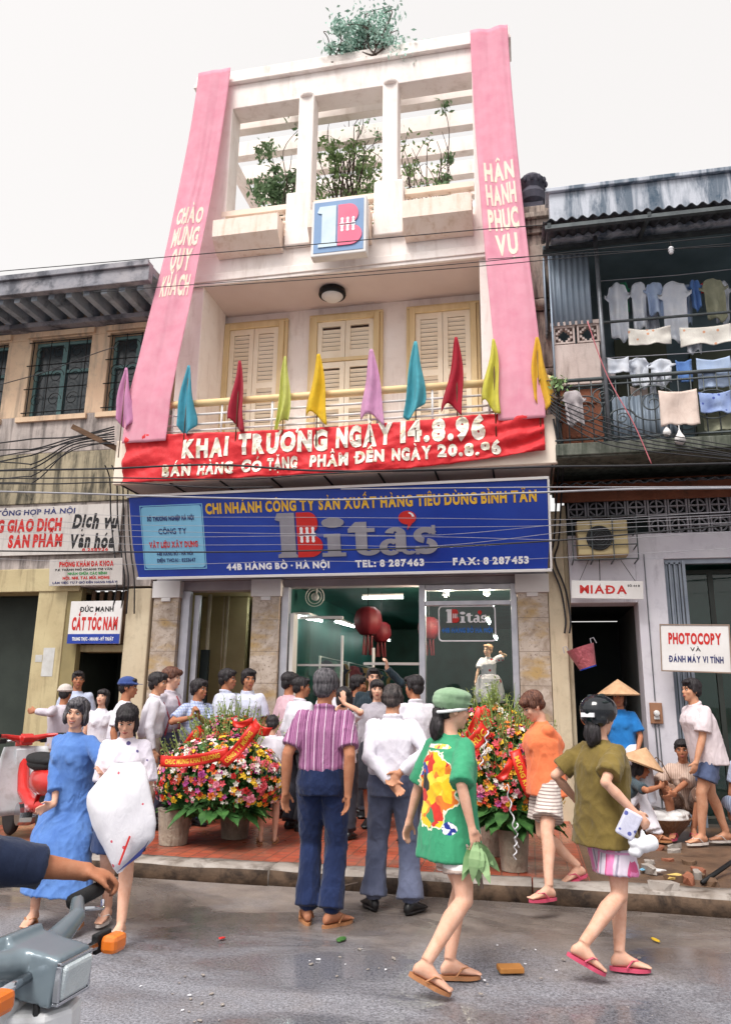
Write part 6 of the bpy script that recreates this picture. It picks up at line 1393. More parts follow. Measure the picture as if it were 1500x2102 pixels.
# ---- in front of the tenement
J = stand('woman in a bright blue top and conical hat with one foot raised', 1268, 1408, 9.3, 166, fem=True, skin=1, hair='long', top=T(K_blue, hem=-.06, loose=.03, cuff=.08), bot=T(cloth('white_loose_trousers', C(218, 220, 230), C(200, 204, 218)), w=1.12, hemr=.09), hl=A(1308, 1540, 9.05), hr=A(1232, 1540, 9.1), fl=A(1330, 1650, 8.9), kl=(-.6, 1, .4), foot='sandal', hat=hat_cone(M_straw, .235, .17))
c = A(1318, 1545, 8.75) - V((.3, 0, 0))
person('crouching trader bending forward under a tilted conical hat', (c.x, 8.75, .13), -78, 1.55, 1, True, pelvis=(0, -.1, .3), lean=.75, turn=-6, nod=20, hair='long', top=T(cloth('dark_teal_blouse', C(70, 84, 92), C(54, 68, 76)), hem=-.05), bot=T(K_white, len=.9, w=1.05), hl=A(1352, 1612, 8.9), hr=A(1352, 1615, 8.6), fl=V((c.x + .34, 8.88, .23)), fr=V((c.x + .34, 8.62, .23)), foot='sandal', vox=.01, hat=hat_cone(M_straw, .235, .18))
c = A(1398, 1522, 9.15)
person('squatting woman in a beige striped blouse looking towards the street', (c.x, 9.15, .13), 168, 1.58, 1, True, pelvis=(0, -.08, .34), lean=.3, turn=0, nod=4, hair='tail', top=T(K_beigest, hem=-.06, loose=.035, cuff=.085, sleeve='elbow'), bot=T(K_brownp, kind='shorts', len=.95, w=1.06), hl=A(1378, 1630, 8.8), hr=A(1370, 1624, 8.82), el=(-1, -.4, -.3), er=(1, -.4, -.3), fl=foot_at(1422, 1702, .23), fr=foot_at(1382, 1702, .23), kl=(-.35, 1, .9), kr=(.35, 1, .9), foot='sandal', fmat=M_sandal_p, vox=.0095, curl=(.7, .7))
c = foot_at(1458, 1732, .14)
h29 = A(1440, 1399, c.y).z - .135
person('man in a pinkish white shirt and blue shorts stooping at the right edge', (c.x + .04, c.y, .135), 112, h29 + .05, 0, lean=.2, turn=2, nod=-2, hair='thick', top=T(K_pinkw, hem=-.14, loose=.052, cuff=.085, collar=1), bot=T(K_bs, kind='shorts', len=.66, w=1.08, hemr=.115), hl=A(1428, 1565, c.y - .22), hr=A(1432, 1560, c.y + .15), fl=foot_at(1440, 1712, .235), fr=foot_at(1490, 1708, .235), foot='sandal', fmat=M_sandal_w, vox=.0095)
c = A(1518, 1455, 9.1)
person('seated trader in pale striped trousers cut off by the right edge', (c.x, 9.1, .13), 150, 1.5, 1, True, pelvis=(0, -.05, .42), lean=.1, hair='long', top=T(K_pale_b, hem=-.08), bot=T(K_bluest), fl=V((c.x - .2, 8.75, .23)), fr=V((c.x - .05, 8.8, .23)), foot='sandal', vox=.011)
# ================================================================ FLOWERS
FC = [('red', C(208, 46, 46)), ('pink', C(234, 146, 168)), ('white', C(240, 232, 224)), ('yellow', C(240, 196, 50)), ('orange', C(232, 128, 50)), ('magenta', C(198, 84, 160)), ('rose', C(214, 84, 96))]
FM = [pm('petal_' + n, c, tuple(x * .78 for x in c[:3]) + (1,), 40, .6, 0, .1) for n, c in FC]
M_core = pm('flower_core', C(206, 160, 50), None, 60, .8); M_fol = leaf_mat('bouquet_leaf', C(74, 118, 58), C(42, 80, 38)); M_fol2 = leaf_mat('bouquet_leaf_pale', C(146, 160, 92), C(110, 130, 70))
M_ribbon = pm('red_ribbon', C(206, 44, 34), C(190, 36, 28), 6, .35, 0, .1); M_wick = cloth('wicker', C(168, 156, 140), C(112, 100, 88), 40, .8, 1.0)
def rose_mesh(mi):
    b = MB(); rg = random.Random(mi)
    for ring_, (n, rr, ht, tl) in enumerate(((5, .5, .16, 1.1), (5, .36, .3, .7), (4, .2, .38, .35))):
        for i in range(n):
            a = 2 * pi * i / n + ring_ * .6 + rg.uniform(-.1, .1)
            def f(u, v, a=a, rr=rr, ht=ht, tl=tl):
                w_ = .42 * rr * 2.2 * sin(pi * min(1, .25 + .6 * v)) * (u - .5); r_ = rr * (.15 + v * (1 if tl > .5 else .8)); z = ht * (.2 + v) - tl * .22 * v * v + .1 * (u - .5) ** 2
                return V((cos(a) * r_ - sin(a) * w_, sin(a) * r_ + cos(a) * w_, z))
            b.grid(f, 3, 3)
    b.k = 1; b.ell((0, 0, .2), (.1, .1, .12), None, 8, 6)
    me = b.build('flower', [FM[mi], M_core if mi in (2, 3) else FM[mi]], None, smooth=True, fix=False); d = me.data; bpy.data.objects.remove(me); return d
ROSE = [rose_mesh(i) for i in range(len(FC))]
def bouquet(label, px, py, Y, rx, rz, base, weights, seed, n_big=95, n_small=420, size=.05, tall=0, group='flower arrangements on the pavement', basket=True, fil=3600):
    rg = random.Random(seed); c = at(px, py, Y); cz = c.z - .13
    t_ = thing('flower_arrangement', label, 'flowers', (c.x, Y, .135), group=group); ry = rx * .62
    def shell(k=1.0, lo=-.55):
        while True:
            d = V((rg.gauss(0, 1), rg.gauss(-.35, 1), rg.gauss(.1, 1))); d.normalize()
            if d.z < lo: continue
            tp = 1 - max(0, d.z) * .25 * (1 if tall else 0); return V((d.x * rx * k * tp, d.y * ry * k * tp, cz + d.z * rz * k)), V((d.x / rx, d.y / ry, d.z / rz)).normalized()
    b = MB(); P_ = []
    for _ in range(fil):
        p, d = shell(rg.uniform(.55, 1.0), -.9); P_.append(p)
    leaves(b, P_, .042, rg, .2)
    for _ in range(46):                                     # long leaves hanging at the bottom
        a = rg.uniform(0, 2 * pi); L_ = rg.uniform(.12, .3); o = V((cos(a) * rx * .55, sin(a) * ry * .7, cz - rz * rg.uniform(.45, .8))); d = V((cos(a), sin(a) * .8, rg.uniform(-.55, .1))); d.normalize(); sd2 = d.cross(V((0, 0, 1))); sd2.normalize()
        b.grid(lambda u, v: o + d * (L_ * v) + sd2 * ((u - .5) * .12 * sin(pi * min(1, .08 + v)) ) + V((0, 0, -.22 * L_ * v * v + .03 * abs(u - .5))), 2, 5)
    b.build('foliage', M_fol, t_, fix=False)
    b = MB()
    for _ in range(60 + 60 * tall):
        p, d = shell(.9, .0); e = p + V((d.x * .12, d.y * .1, rg.uniform(.1, .28))); b.tube([p, between(p, e, .5) + V((rg.gauss(0, .02), 0, 0)), e], [.006, .005, .002], 4)
        leaves(b, [between(p, e, q) + V((rg.gauss(0, .012), rg.gauss(0, .012), 0)) for q in (.4, .55, .7, .85, 1)], .018, rg, 1)
    b.build('fern_spray', M_fol2, t_, fix=False)
    idx = list(range(len(FC)))
    for i in range(n_big):
        p, d = shell(rg.uniform(.97, 1.04), -.5); k = rg.choices(idx, weights)[0]; o = bpy.data.objects.new('flower', ROSE[k]); COL.objects.link(o); o.parent = t_; o.location = p
        q = d.to_track_quat('Z', 'Y'); o.rotation_mode = 'QUATERNION'; o.rotation_quaternion = q; s_ = size * rg.uniform(.55, 1.6); o.scale = (s_, s_, s_)
    for k in idx:
        m_ = int(n_small * weights[k] / sum(weights))
        if m_ < 3: continue
        b = MB()
        for _ in range(m_):
            p, d = shell(rg.uniform(.9, 1.06), -.45); s_ = rg.uniform(.016, .03); x = d.cross(V((rg.gauss(0, 1), rg.gauss(0, 1), 1))); x.normalize(); y = d.cross(x)
            for i in range(5):
                a = 2 * pi * i / 5; r1 = x * cos(a) + y * sin(a); r2 = x * cos(a + .55) + y * sin(a + .55); r3 = x * cos(a - .55) + y * sin(a - .55)
                b._add([p, p + r2 * s_ * .8 + d * s_ * .4, p + r1 * s_ * 1.25 + d * s_ * .35, p + r3 * s_ * .8 + d * s_ * .4], [(0, 1, 2, 3)])
        tag(b.build('small_blossoms', FM[k], t_, fix=False), kind='stuff')
    if basket:
        b = MB(); bx, bw = base; zz = cz - rz * .72; b.lathe([(bw * .82, 0), (bw, .3), (bw * 1.04, .32), (bw * .9, .31)], (bx, -ry * .25, 0), 24); b.build('basket', M_wick, t_, smooth=False)
        b = MB(); b.tube([(bx, -ry * .25, .2), (bx * .5, 0, cz)], bw * .8, 10); b.build('stem_bundle', M_fol, t_)
    return t_, shell, rg
def ribbon(t_, p0, p1, w_, words=None, sag_=.06, seed=0):
    p0, p1 = p0 - V(t_.location), p1 - V(t_.location); d = p1 - p0; up = V((0, 0, 1)) - d * (d.z / d.length_squared); up.normalize(); nn = d.cross(up); nn.normalize(); nn = nn if nn.y < 0 else -nn
    def f(u, v): return p0 + d * u + up * ((v - .5) * w_) + nn * (sag_ * sin(pi * u) + .012 * sin(u * 9 + seed) + .01 * sin(v * 4 + u * 6)) + V((0, 0, -.03 * sin(pi * u)))
    b = MB(); b.grid(f, 24, 5); ro = b.build('ribbon', M_ribbon, t_, smooth=True, solid=.002)
    if words:
        flip = d.x < 0
        lettering(words, M_gold, ro, .1, .9, .3, .7, 0, .04, 0, fn=lambda p: f((1 - p.x) if flip else p.x, p.z) + nn * .006 + nn * (-p.y) * 0.4, cut=.08)
A_ = [bouquet('wide low mound of mixed flowers in a wicker basket, left of the shop door', 452, 1602, 7.3, .64, .4, (-.4, .16), (1.8, 2.4, 4.0, 2.8, 1.4, 1.4, 1.6), 3, 98, 640, .06)[0]]
ribbon(A_[0], at(330, 1562, 6.86), at(470, 1545, 6.82), .1, 'CHÚC MỪNG KHAI TRƯƠNG'); ribbon(A_[0], at(458, 1568, 6.8), at(524, 1492, 6.86), .1, 'CÔNG TY MỪNG')
B_ = bouquet('taller flower spray with red ribbons standing behind the low mound', 478, 1540, 7.75, .55, .34, (.1, .16), (2.4, 1.6, 1.2, 1.6, 1.6, .6, 1.5), 8, 60, 260, .042, 1, fil=2600)[0]
ribbon(B_, at(370, 1545, 7.4), at(412, 1494, 7.45), .1, 'MỪNG'); ribbon(B_, at(520, 1482, 7.4), at(556, 1502, 7.4), .09); ribbon(B_, at(478, 1484, 7.42), at(520, 1478, 7.42), .06)
C_ = bouquet('tall red and yellow flower arrangement in a grey pot, right of the shop door', 1045, 1600, 6.98, .46, .46, (.02, .13), (2.6, 1.6, 2.6, 2.6, 2.6, .6, 1.8), 5, 98, 640, .05, 1)[0]
ribbon(C_, at(955, 1530, 6.62), at(996, 1492, 6.66), .12, 'CHÚC'); ribbon(C_, at(1056, 1540, 6.58), at(1092, 1634, 6.58), .09, 'MỪNG KHAI'); ribbon(C_, at(1020, 1600, 6.56), at(1050, 1560, 6.56), .06)
for i, (x0, y0, x1, y1) in enumerate(((1040, 1610, 1062, 1740), (1060, 1690, 1056, 1765), (1000, 1500, 985, 1580))):
    p, q = at(x0, y0, 6.6) - V(C_.location), at(x1, y1, 6.62) - V(C_.location); b = MB()
    b.tube([between(p, q, k / 24) + V((.012 * sin(k * 1.1), .012 * cos(k * 1.1), 0)) for k in range(25)], .006, 5); b.build('streamer', M_whl, C_, smooth=True)
D_ = bouquet('yellow and orange flower stand with streamers behind the tall arrangement', 1010, 1510, 7.6, .42, .3, (0, .14), (1.6, .8, 1.4, 2.6, 2.2, .5, .8), 14, 55, 260, .042, 1, fil=2400)[0]
for i, (x0, y0, x1, y1) in enumerate(((985, 1452, 950, 1520), (990, 1450, 1030, 1525), (1000, 1455, 985, 1530))): ribbon(D_, at(x0, y0, 7.25), at(x1, y1, 7.22), .06, None, .03, i)
# bundle of leaves and stalk carried by the girl with the cap
p = J3['root'].matrix_world if False else Matrix.Translation(V(J3['root'].location)) @ Matrix.Rotation(rad(-42), 4, 'Z')
hd = p @ J3['wr']; gl = thing('leaf_bundle', 'bunch of broad green leaves held by the girl in the cap', 'leaves', tuple(hd)); b = MB(); rg = random.Random(2)
for i in range(11):
    a = rg.uniform(-.9, .9); d = V((sin(a) * .8 + .15, rg.uniform(-.3, .3), -1)); d.normalize(); L_ = rg.uniform(.15, .25); sd2 = d.cross(V((0, 1, 0))); sd2.normalize(); o = V((.02, 0, -.07))
    b.grid(lambda u, v: o + d * L_ * v + sd2 * ((u - .5) * .06 * sin(pi * min(1, .1 + v * .9))) + V((0, .03 * sin(v * 3 + i), 0)), 2, 5)
b.build('leaves', leaf_mat('held_leaf', C(150, 178, 130), C(96, 134, 84)), gl, fix=False); b = MB(); b.tube([(0, 0, .06), (.05, 0, -.3)], .008, 6); b.build('stalk', M_twig, gl)

# ================================================================ THINGS HELD
M_bagw = cloth('plastic_bag_film', C(226, 224, 230), C(208, 206, 214), 300, .35, .25, pattern=dots(C(206, 90, 104), 12, .14, .62))
c = at(246, 1690, 4.62)
bag = thing('shopping_bag', 'big white plastic bag with red marks held by the girl in spotted blouse', 'bag', (c.x, 4.62, c.z))
def P2(px, py): q = at(px, py, 4.62); return (q.x - c.x, q.z - c.z)
rows = [[(232, 1566), (288, 1562)], [(180, 1632), (300, 1580)], [(178, 1656), (312, 1640)], [(190, 1700), (322, 1690)], [(212, 1742), (318, 1722)], [(232, 1782), (284, 1752)], [(242, 1793), (252, 1788)]]
def bagf(u, v):
    t = v * (len(rows) - 1); k = min(len(rows) - 2, int(t)); q = t - k
    a0, a1 = P2(*rows[k][0]), P2(*rows[k + 1][0]); b0, b1 = P2(*rows[k][1]), P2(*rows[k + 1][1]); a = (a0[0] * (1 - q) + a1[0] * q, a0[1] * (1 - q) + a1[1] * q); e = (b0[0] * (1 - q) + b1[0] * q, b0[1] * (1 - q) + b1[1] * q)
    th = 2 * pi * u; m_ = (1 - cos(th)) / 2; dp = .075 * sin(pi * min(1, .12 + v * .88)) * sin(th)
    x, z = a[0] * (1 - m_) + e[0] * m_, a[1] * (1 - m_) + e[1] * m_
    return V((x, -dp + .012 * noise.noise(V((x * 9, z * 7, th))) + .01 * sin(x * 22 + z * 12), z + .008 * noise.noise(V((x * 12, 3, z * 12)))))
b = MB(); b.grid(bagf, 40, 26); b.build('film', M_bagw, bag, smooth=True)
b = MB(); q0, q1, q2 = P2(252, 1786), P2(316, 1722), P2(300, 1752)
b.prism([q0, (q2[0], q2[1]), q1, (q1[0] - .02, q1[1] - .03)], -.0685, -.06); b.build('dark_corner', M_navy, bag)
b = MB(); a, e = P2(258, 1770), P2(280, 1712); b.bar((a[0], -.078, a[1]), (e[0], -.078, e[1]), .012, .004); b.build('red_mark', M_redl, bag)
hd = Matrix.Translation(V(J5['root'].location)) @ Matrix.Rotation(rad(-46), 4, 'Z') @ J5['wr']
pk = thing('wrapped_parcel', 'pale printed packet held by the woman in olive', 'parcel', tuple(hd + V((-.04, -.03, -.06)))); b = MB(); b.obox((0, 0, 0), (.1, .05, .15), Matrix.Rotation(rad(28), 3, 'Y')); b.build('packet', cloth('packet_print', C(206, 206, 222), C(190, 190, 212), pattern=dots(C(90, 96, 160), 24, .3, .5)), pk, bevel=.01)
sb = thing('small_bag', 'crumpled white plastic bag of goods held by the woman in olive', 'bag', tuple(hd + V((.03, -.02, -.17)))); b = MB(); 
for q, r_ in (((0, 0, 0), (.075, .06, .055)), ((-.06, 0, -.05), (.06, .05, .045)), ((.06, 0, .02), (.06, .05, .06)), ((-.07, -.01, .02), (.045, .045, .04)), ((0, 0, .06), (.02, .02, .06))): b.ell([x * .72 for x in q], [x * .72 for x in r_])
melt(b, 'plastic', M_whl, sb, .008, 2, folds(.006, .004, 2))
# ================================================================ SHOP DISPLAY
mp_ = at(1003, 1325, 10.35); M_doll = pm('mannequin_skin', C(222, 178, 156), C(212, 164, 142), 6, .4, 0, .02)
SK.append(M_doll); hz = 1.02
ds = person('child mannequin in a white dress with red strawberries, arm raised, in the shop window', (at(1005, 1480, 10.35).x, 10.35, mp_.z + .02 - hz), 188, hz, 3, True, turn=-40, tilt=-6, hair='short', hmat=hair_mat('mannequin_hair', C(150, 110, 86), C(180, 140, 110)), top=dict(mat=cloth('strawberry_dress', C(214, 208, 220), C(200, 192, 206), pattern=dots(C(190, 46, 56), 11, .22, .45)), hem=.02, loose=.02, bust=0, cuff=.085, sleeve='short'),
            bot=dict(mat=cloth('strawberry_skirt', C(214, 208, 220), C(200, 192, 206), pattern=both(dots(C(190, 46, 56), 9, .25, .55), lines(C(206, 130, 140), 5, .004, 2))), kind='skirt', len=.5, w=1.08, spread=1.25), hl=at(1030, 1342, 10.2), el=(-1, -.2, .3), hr=at(972, 1410, 10.2), er=(1, .2, -.1), vox=.007, foot='bare')
ds['root'].name = 'mannequin'; ds['root']['category'] = 'mannequin'
b = MB(); b.box(-1.25, -.2, 10.12, 10.75, .19, max(.25, ds['root'].location.z - .004)); tag(b.build('display_plinth', M_white, None, bevel=.01), 'white display plinth under the child mannequin inside the window', 'plinth')
M_rl = pm('red_paper', C(104, 18, 28), C(78, 12, 22), 6, .6, 0, .2)
for i, (px, py, Y, s, lab) in enumerate(((755, 1275, 10.7, .2, 'big dark red tasselled lantern hanging in the shop entrance'), (880, 1290, 11.0, .16, 'dark red lantern behind the display window edge'), (782, 1298, 11.2, .15, 'smaller deep red lantern hanging behind the big one'))):
    c = at(px, py, Y); t_ = thing('lantern', lab, 'lantern', tuple(c), group='red lanterns in the shop'); b = MB(); n = 40
    b.rings([[V((cos(2 * pi * k / n) * s * r_ * (1 + .04 * (k % 4 == 0)), sin(2 * pi * k / n) * s * r_ * (1 + .04 * (k % 4 == 0)), z * s)) for k in range(n)] for r_, z in ((.5, 1.0), (.85, .7), (1, .1), (.95, -.4), (.6, -.9), (.4, -1))]); b.build('globe', M_rl, t_, smooth=True)
    b = MB()
    for k in range(10): b.tube([(.06 * cos(k), .06 * sin(k), -s), (.07 * cos(k + .3), .07 * sin(k + .3), -s * 2.4)], .009, 4)
    b.build('tassel', M_rl, t_); b = MB(); b.tube([(0, 0, s), (0, 0, 3.08 - c.z)], .006, 5); b.build('cord', M_black, t_)
c = at(648, 1226, 10.6); fn_ = thing('wall_fan', 'small white fan on the shop ceiling beside the tube lights', 'fan', tuple(c)); b = MB()
for r_ in (.05, .1, .14): b.tube([(r_ * cos(a), -.05, r_ * sin(a)) for a in [k * pi / 10 for k in range(21)]], .006, 4)
b.build('guard', M_white, fn_); b = MB(); b.ell((0, 0, 0), (.05, .06, .05)); b.build('motor', M_white, fn_, smooth=True); b = MB(); b.tube([(0, .02, 0), (0, .06, 3.1 - c.z)], .014, 6); b.build('stalk', M_white, fn_)
rr = random.Random(6); GC = [cloth('rack_' + str(i), c) for i, c in enumerate((C(60, 70, 90), C(120, 60, 66), C(150, 150, 140), C(70, 100, 90), C(40, 44, 56), C(160, 130, 90)))]
for yy, lab in ((11.4, 'nearest clothes rack along the left wall of the shop'), (13.2, 'middle clothes rack along the left wall'), (15.0, 'furthest clothes rack along the left wall')):
    t_ = thing('clothes_rack', lab, 'rack', (-2.9, yy, .18), group='clothes racks in the shop'); b = MB(); b.tube([(0, -.8, 0), (0, -.8, 1.9), (0, .8, 1.9), (0, .8, 0)], .018, 6); b.tube([(0, -.8, 1.1), (0, .8, 1.1)], .014, 6); b.build('frame', M_white, t_)
    for k in range(9):
        w_, h_ = rr.uniform(.3, .4), rr.uniform(.5, .7); f = shirt_fn(w_, h_, k, 0); b = MB(); b.grid(f, 8, 8); o = b.build('garment', GC[rr.randrange(6)], t_, smooth=True, solid=.01); o.location = (0.02, -.7 + .17 * k, 1.86 if k % 2 else 1.06); o.rotation_euler = (0, 0, rr.uniform(-.25, .25))
# ================================================================ TRADERS' GOODS
c = foot_at(1358, 1716, .14); bk = thing('trader_basket', 'round bamboo carrying basket full of white goods beside the squatting woman', 'basket', (c.x, c.y, .13)); b = MB(); b.lathe([(.16, .01), (.27, .14), (.31, .2), (.29, .2), (.25, .14)], (0, 0, 0), 28); b.build('basket', cloth('bamboo', C(134, 96, 66), C(96, 66, 46), 50, .8, 1.0), bk)
b = MB(); b.ell((0, 0, .2), (.29, .28, .07)); 
for k in range(7): b.ell((.2 * cos(k * .9), .18 * sin(k * .9), .24), (.1, .09, .04))
melt(b, 'goods', M_white, bk, .01, 2, folds(.012, .006, 5)); b = MB(); b.tube([(-.3, 0, .2), (-.05, -.02, .75), (.0, 0, .8)], .005, 5); b.tube([(.3, 0, .2), (.05, -.02, .75), (.0, 0, .8)], .005, 5); b.build('sling', M_wood, bk)
st_ = thing('wooden_stool', 'low wooden stool under the raised foot of the woman in blue', 'stool', (at(1334, 1660, 8.9).x, 8.9, .13)); b = MB(); z_ = max(.2, at(1330, 1650, 8.9).z - .1 - .13); b.box(-.16, .16, -.13, .13, z_ - .03, z_ - .003); b.build('seat', M_wood, st_, bevel=.006)
for sx in (-1, 1):
    for sy in (-1, 1): b = MB(); b.bar((sx * .13, sy * .1, 0), (sx * .11, sy * .08, z_ - .031), .03, .03); b.build('leg', M_wood, st_)
# litter and loose pieces
def scrap(nm, lab, cat, px, py, z, size, mt2, seed, group=None):
    c = foot_at(px, py, z); rg = random.Random(seed); b = MB(); n = 9; b.rings([[V((cos(a) * size[0] * rg.uniform(.7, 1.1), sin(a) * size[1] * rg.uniform(.7, 1.1), zz + size[2] * .4 * rg.random())) for a in [2 * pi * i / n for i in range(n)]] for zz in (0, size[2])]); o = b.build(nm, mt2); o.location = c; o.rotation_euler = (0, 0, rg.uniform(0, 3)); return tag(o, lab, cat, group)
ob = MB(); ob.box(-.07, .07, -.045, .045, 0, .03); o = ob.build('brick_piece', pm('brick_orange', C(190, 132, 70), C(170, 112, 56), 9, .8, 0, .3), None, bevel=.006); o.location = foot_at(1047, 1994, .005); o.rotation_euler = (0, 0, .3); tag(o, 'flat orange brown block lying on the wet road', 'brick')
scrap('leaf', 'single green leaf on the road behind the standing men', 'leaf', 700, 1928, .008, (.06, .03, .004), M_fol, 1); scrap('petal', 'small red petal on the road near the puddle', 'petal', 456, 1926, .008, (.025, .018, .004), FM[0], 2); scrap('leaf', 'pale yellow leaf on the road at the right', 'leaf', 1345, 1930, .008, (.05, .016, .004), FM[3], 3)
scrap('paper_scrap', 'white torn paper on the muddy pavement by the kerb', 'litter', 1345, 1788, .135, (.09, .05, .012), M_white, 4); scrap('paper_scrap', 'pale blue scrap on the muddy pavement', 'litter', 1322, 1785, .135, (.07, .02, .008), M_lblue, 5); scrap('peelings', 'heap of yellow peelings on the muddy pavement', 'litter', 1385, 1803, .135, (.1, .05, .02), pm('peel', C(214, 186, 110), C(190, 160, 90), 20, .8), 6)
rg = random.Random(17)
for i in range(14):
    px, py = rg.uniform(1330, 1490), rg.uniform(1745, 1835); scrap('rubble_stone', 'broken stone in the rubble along the right kerb', 'stone', px, py, .1, (rg.uniform(.04, .13), rg.uniform(.03, .09), rg.uniform(.03, .07)), rg.choice((M_curb, M_mud, M_brick, M_curb)), i + 30, 'rubble along the kerb')
for i in range(45):
    px, py = rg.choice(((640, 1985), (720, 1975), (1010, 1955), (820, 1990), (1000, 2000), (330, 2085), (420, 2060), (380, 2030), (1180, 1965))); px += rg.gauss(0, 55); py = min(2098, max(1900, py + rg.gauss(0, 14))); s_ = rg.uniform(.004, .011)
    scrap('chipping', 'tiny pale chip of plaster scattered on the wet road', 'chip', px, py, .003, (s_ * 1.5, s_, s_ * .5), M_curb if i % 3 else M_whl, i + 70, 'pale chippings on the road')
b = MB(); b.tube([foot_at(636, 1834, .01), foot_at(690, 1822, .05), foot_at(735, 1812, .11)], .008, 6); tag(b.build('stick', M_twig), 'thin stick leaning against the kerb between the two men', 'stick')
b = MB(); b.tube([foot_at(1440, 1812, .15), foot_at(1500, 1770, .2), foot_at(1560, 1740, .25)], .018, 8); tag(b.build('pipe', M_black, None, smooth=True), 'black pipe lying in the rubble at the right edge', 'pipe')
b = MB(); 
for k in range(9): b.obox(foot_at(1138 + k * 5, 1851 + k * .4, .008), (.012, .04, .008), Matrix.Identity(3))
tag(b.build('comb', M_whl), 'pale grey plastic comb in the gutter below the stepping woman', 'comb')
# ================================================================ MOTORBIKES
M_bikew = weathered('bike_white', C(214, 216, 220), C(200, 203, 208), C(150, 146, 140), 3, (.5, .8), False, .3, .03) if True else pm('bike_white', C(218, 220, 224), C(206, 208, 214), 3, .2, 0, .02, spec=.6); M_biker = pm('bike_red', C(196, 44, 40), C(180, 36, 34), 3, .2, 0, .02, spec=.6); M_tyre = pm('tyre', C(36, 36, 38), C(28, 28, 30), 20, .85, 0, .4); M_chrome = pm('chrome', C(200, 204, 210), C(180, 184, 192), 4, .12, .95, .02); M_amber = pm('amber_lens', C(226, 124, 44), C(212, 104, 30), 8, .2, 0, .03, spec=.6); M_bikeg = pm('bike_grey', C(120, 134, 142), C(98, 112, 122), 3, .25, .2, .02, spec=.6); M_lens = pm('head_lens', C(206, 216, 220), C(190, 202, 208), 20, .08, .3, .3, spec=.6)
def moped(label, pos, rz, body, bar, shield, steer=0, ro=None, group=None, mirror=True, shield_w=.3):
    """step-through motorbike, front towards +y"""
    t_ = thing('motorbike', label, 'motorbike', pos, rz, group)
    for y in (.6, -.6):
        b = MB(); b.lathe([(.215, -.035), (.265, -.03), (.285, 0), (.265, .03), (.215, .035), (.205, 0)], (0, y, .285), 30, Matrix.Rotation(rad(90), 3, 'Y')); wh_ = b.build('wheel', M_tyre, t_, smooth=True)
        b = MB(); b.lathe([(.2, -.02), (.215, -.02), (.215, .02), (.2, .02)], (0, y, .285), 30, Matrix.Rotation(rad(90), 3, 'Y')); b.lathe([(.05, -.06), (.06, 0), (.05, .06)], (0, y, .285), 14, Matrix.Rotation(rad(90), 3, 'Y'))
        for k in range(12): b.tube([(0, y, .285), (.0, y + .205 * cos(k * pi / 6), .285 + .205 * sin(k * pi / 6))], .004, 4)
        b.build('rim', M_chrome, wh_)
        b = MB(); b.grid(lambda u, v: V(((u - .5) * .11, y + .315 * cos(rad(15 + 150 * v)), .285 + .315 * sin(rad(15 + 150 * v)) - .5 * (u - .5) ** 2 * .2)), 6, 16); b.build('mudguard', body, t_, smooth=True, solid=.006)
    for e in (-1, 1):
        b = MB(); b.tube([(e * .075, .6, .285), (e * .075, .53, .5), (e * .06, .42, .82)], .024, 8); b.build('fork', body, t_, smooth=True)
    b = MB(); b.grid(lambda u, v: V(((u - .5) * 2 * shield_w * (.55 + .45 * sin(pi * min(1, .25 + .6 * v))), .4 - .16 * (1 - v) - .5 * (u - .5) ** 2 * .5 , .24 + .62 * v)), 14, 12); sh_ = b.build('leg_shield', shield, t_, smooth=True, solid=.014)
    b = MB(); b.tube([(0, .42, .8), (0, .25, .45), (0, -.1, .36), (0, -.6, .4)], [.05, .06, .07, .04], 10); b.build('frame', body, t_, smooth=True)
    b = MB(); b.lathe([(.1, -.11), (.11, .0), (.08, .11)], (0, -.02, .28), 14, Matrix.Rotation(rad(90), 3, 'Y')); b.box(-.08, .08, .02, .16, .22, .33); b.build('engine', M_chrome, t_)
    b = MB(); b.ell((0, -.28, .78), (.13, .36, .065)); b.ell((0, -.28, .74), (.12, .34, .07)); b.build('seat', M_tyre, t_, smooth=True)
    b = MB(); b.ell((0, -.42, .6), (.12, .34, .13)); b.build('tail_body', body, t_, smooth=True)
    b = MB(); b.tube([(.14, .1, .2), (.15, -.4, .24), (.15, -.85, .3)], [.02, .035, .04], 10); b.build('exhaust', M_chrome, t_, smooth=True)
    hm = Matrix.Translation((0, .4, .91)) @ Matrix.Rotation(steer, 4, 'Z')
    hb_ = MB(); I3 = Matrix.Identity(3); hb_.obox((0, .03, 0), (.12, .15, .1), Matrix.Rotation(rad(-8), 3, 'X')); hb_.obox((0, -.06, .03), (.12, .1, .06), Matrix.Rotation(rad(20), 3, 'X')); hb_.tube([(-.3, -.1, .06), (-.2, -.03, .05), (-.06, .0, .02), (.06, .0, .02), (.2, -.03, .05), (.3, -.1, .06)], [.018, .022, .034, .034, .022, .018], 10)
    hb_.v = [tuple(hm @ V(v)) for v in hb_.v]; ho = melt(hb_, 'handlebar', bar, t_, .007, 6)
    def hp2(mb, nm, mt2, par=ho, bev=0): mb.v = [tuple(hm @ V(v)) for v in mb.v]; return mb.build(nm, mt2, par, smooth=not bev, bevel=bev)
    b = MB(); b.obox((0, .112, -.01), (.1, .02, .07), Matrix.Rotation(rad(-8), 3, 'X')); hp2(b, 'headlight', M_lens, t_, .008)
    b = MB(); frame_of(b, -.057, .057, -.052, .032, .1, .116, .007); hp2(b, 'headlight_trim', M_chrome, t_, .002)
    b = MB(); b.tube([(-.05, .06, -.05), (-.07, .1, -.3), (-.1, -.1, -.5)], .007, 6); b.tube([(.05, .06, -.05), (.09, .1, -.25), (.06, .0, -.5)], .007, 6); hp2(b, 'control_cable', M_tyre)
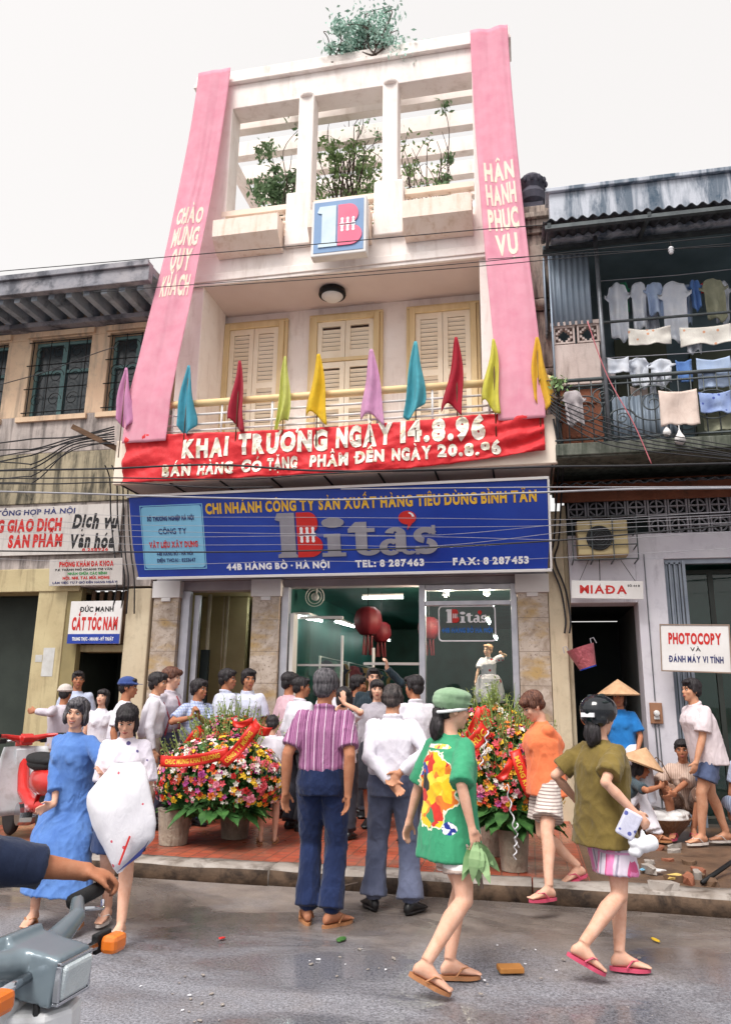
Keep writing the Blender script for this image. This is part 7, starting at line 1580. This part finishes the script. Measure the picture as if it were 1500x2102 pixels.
    b = MB(); b.rings([[V((x * k, .40 + y, z)) for x, y in ((-.09, -.06), (.09, -.06), (.08, .07), (.03, .11), (-.03, .11), (-.08, .07))] for k, y0, z in ((1.0, 0, .84), (.95, 0, .7), (.8, 0, .52), (.6, 0, .4))]); b.build('front_cover', shield, t_, bevel=.012)
    for e in (-1, 1):
        b = MB(); b.tube([(e * .28, -.1, .06), (e * .44, -.13, .055)], .02, 10); hp2(b, 'grip', M_tyre)
        b = MB(); b.tube([(e * .26, -.06, .05), (e * .36, -.06, .03), (e * .42, -.1, .03)], .006, 6); hp2(b, 'brake_lever', M_chrome)
        b = MB(); b.obox((e * .2, .08, .0), (.06, .042, .042), I3); hp2(b, 'turn_signal', M_amber, t_, .012); b = MB(); b.obox((e * .2, .045, .0), (.063, .018, .045), I3); hp2(b, 'signal_base', M_tyre, t_, .004)
        b = MB(); b.tube([(e * .06, .04, 0), (e * .165, .05, 0)], .011, 8); hp2(b, 'signal_stalk', M_chrome)
        if mirror: b = MB(); b.tube([(e * .24, -.08, .06), (e * .3, -.05, .24)], .006, 6); b.ell((e * .32, -.05, .29), (.07, .02, .045)); hp2(b, 'mirror', M_chrome)
    return t_, sh_
# parked red and white one, at the left kerb
pk_, sh2 = moped('parked red and white step-through motorbike with white leg shield at the left edge', (at(45, 1520, 7.0).x + .33, 6.77, .135), rad(50), M_biker, M_biker, M_bikew, .1, mirror=False, shield_w=.27)
b = MB(); b.ell((0, .33, .62), (.035, .02, .035)); b.build('lock_cover', M_brow, pk_, smooth=True)
tag(pk_, None)
# the one passing in the foreground with its rider
MX, MY, MR = -1.5, 1.6, -77
fm, _ = moped('pale motorbike with amber turn signals crossing the bottom left corner', (MX, MY, 0), rad(MR), M_bikeg, M_bikeg, M_bikew, -.28, mirror=False)
RM = Matrix.Translation((MX, MY, 0)) @ Matrix.Rotation(rad(MR), 4, 'Z')
def RW(x, y, z): return RM @ V((x, y, z))
def GR(x): return RM @ (Matrix.Translation((0, .4, .91)) @ Matrix.Rotation(-.28, 4, 'Z')) @ V((x, -.12, .058))
person('motorbike rider in a dark blue jacket gripping the handlebar, mostly outside the frame', RW(0, -.14, 0), MR, 1.68, 1, pelvis=(0, 0, .84), lean=.3, top=T(cloth('rider_jacket', C(38, 48, 74), C(28, 36, 58)), sleeve='three', hem=-.1, loose=.035, cuff=.062), bot=T(K_denim, w=1.02), hl=GR(-.4) + V((-.05, -.0, .05)), hr=GR(.4) + V((-.05, 0, .05)), el=(-.6, -.2, -1), er=(.6, -.2, -1), fl=RW(-.2, .12, .36), fr=RW(.2, .12, .36), kl=(-.3, 1, .6), kr=(.3, 1, .6), palm_l=(0, 0, -1), palm_r=(0, 0, -1), curl=(1.0, 1.0), foot='sandal', hair='thick')
finish_melts()
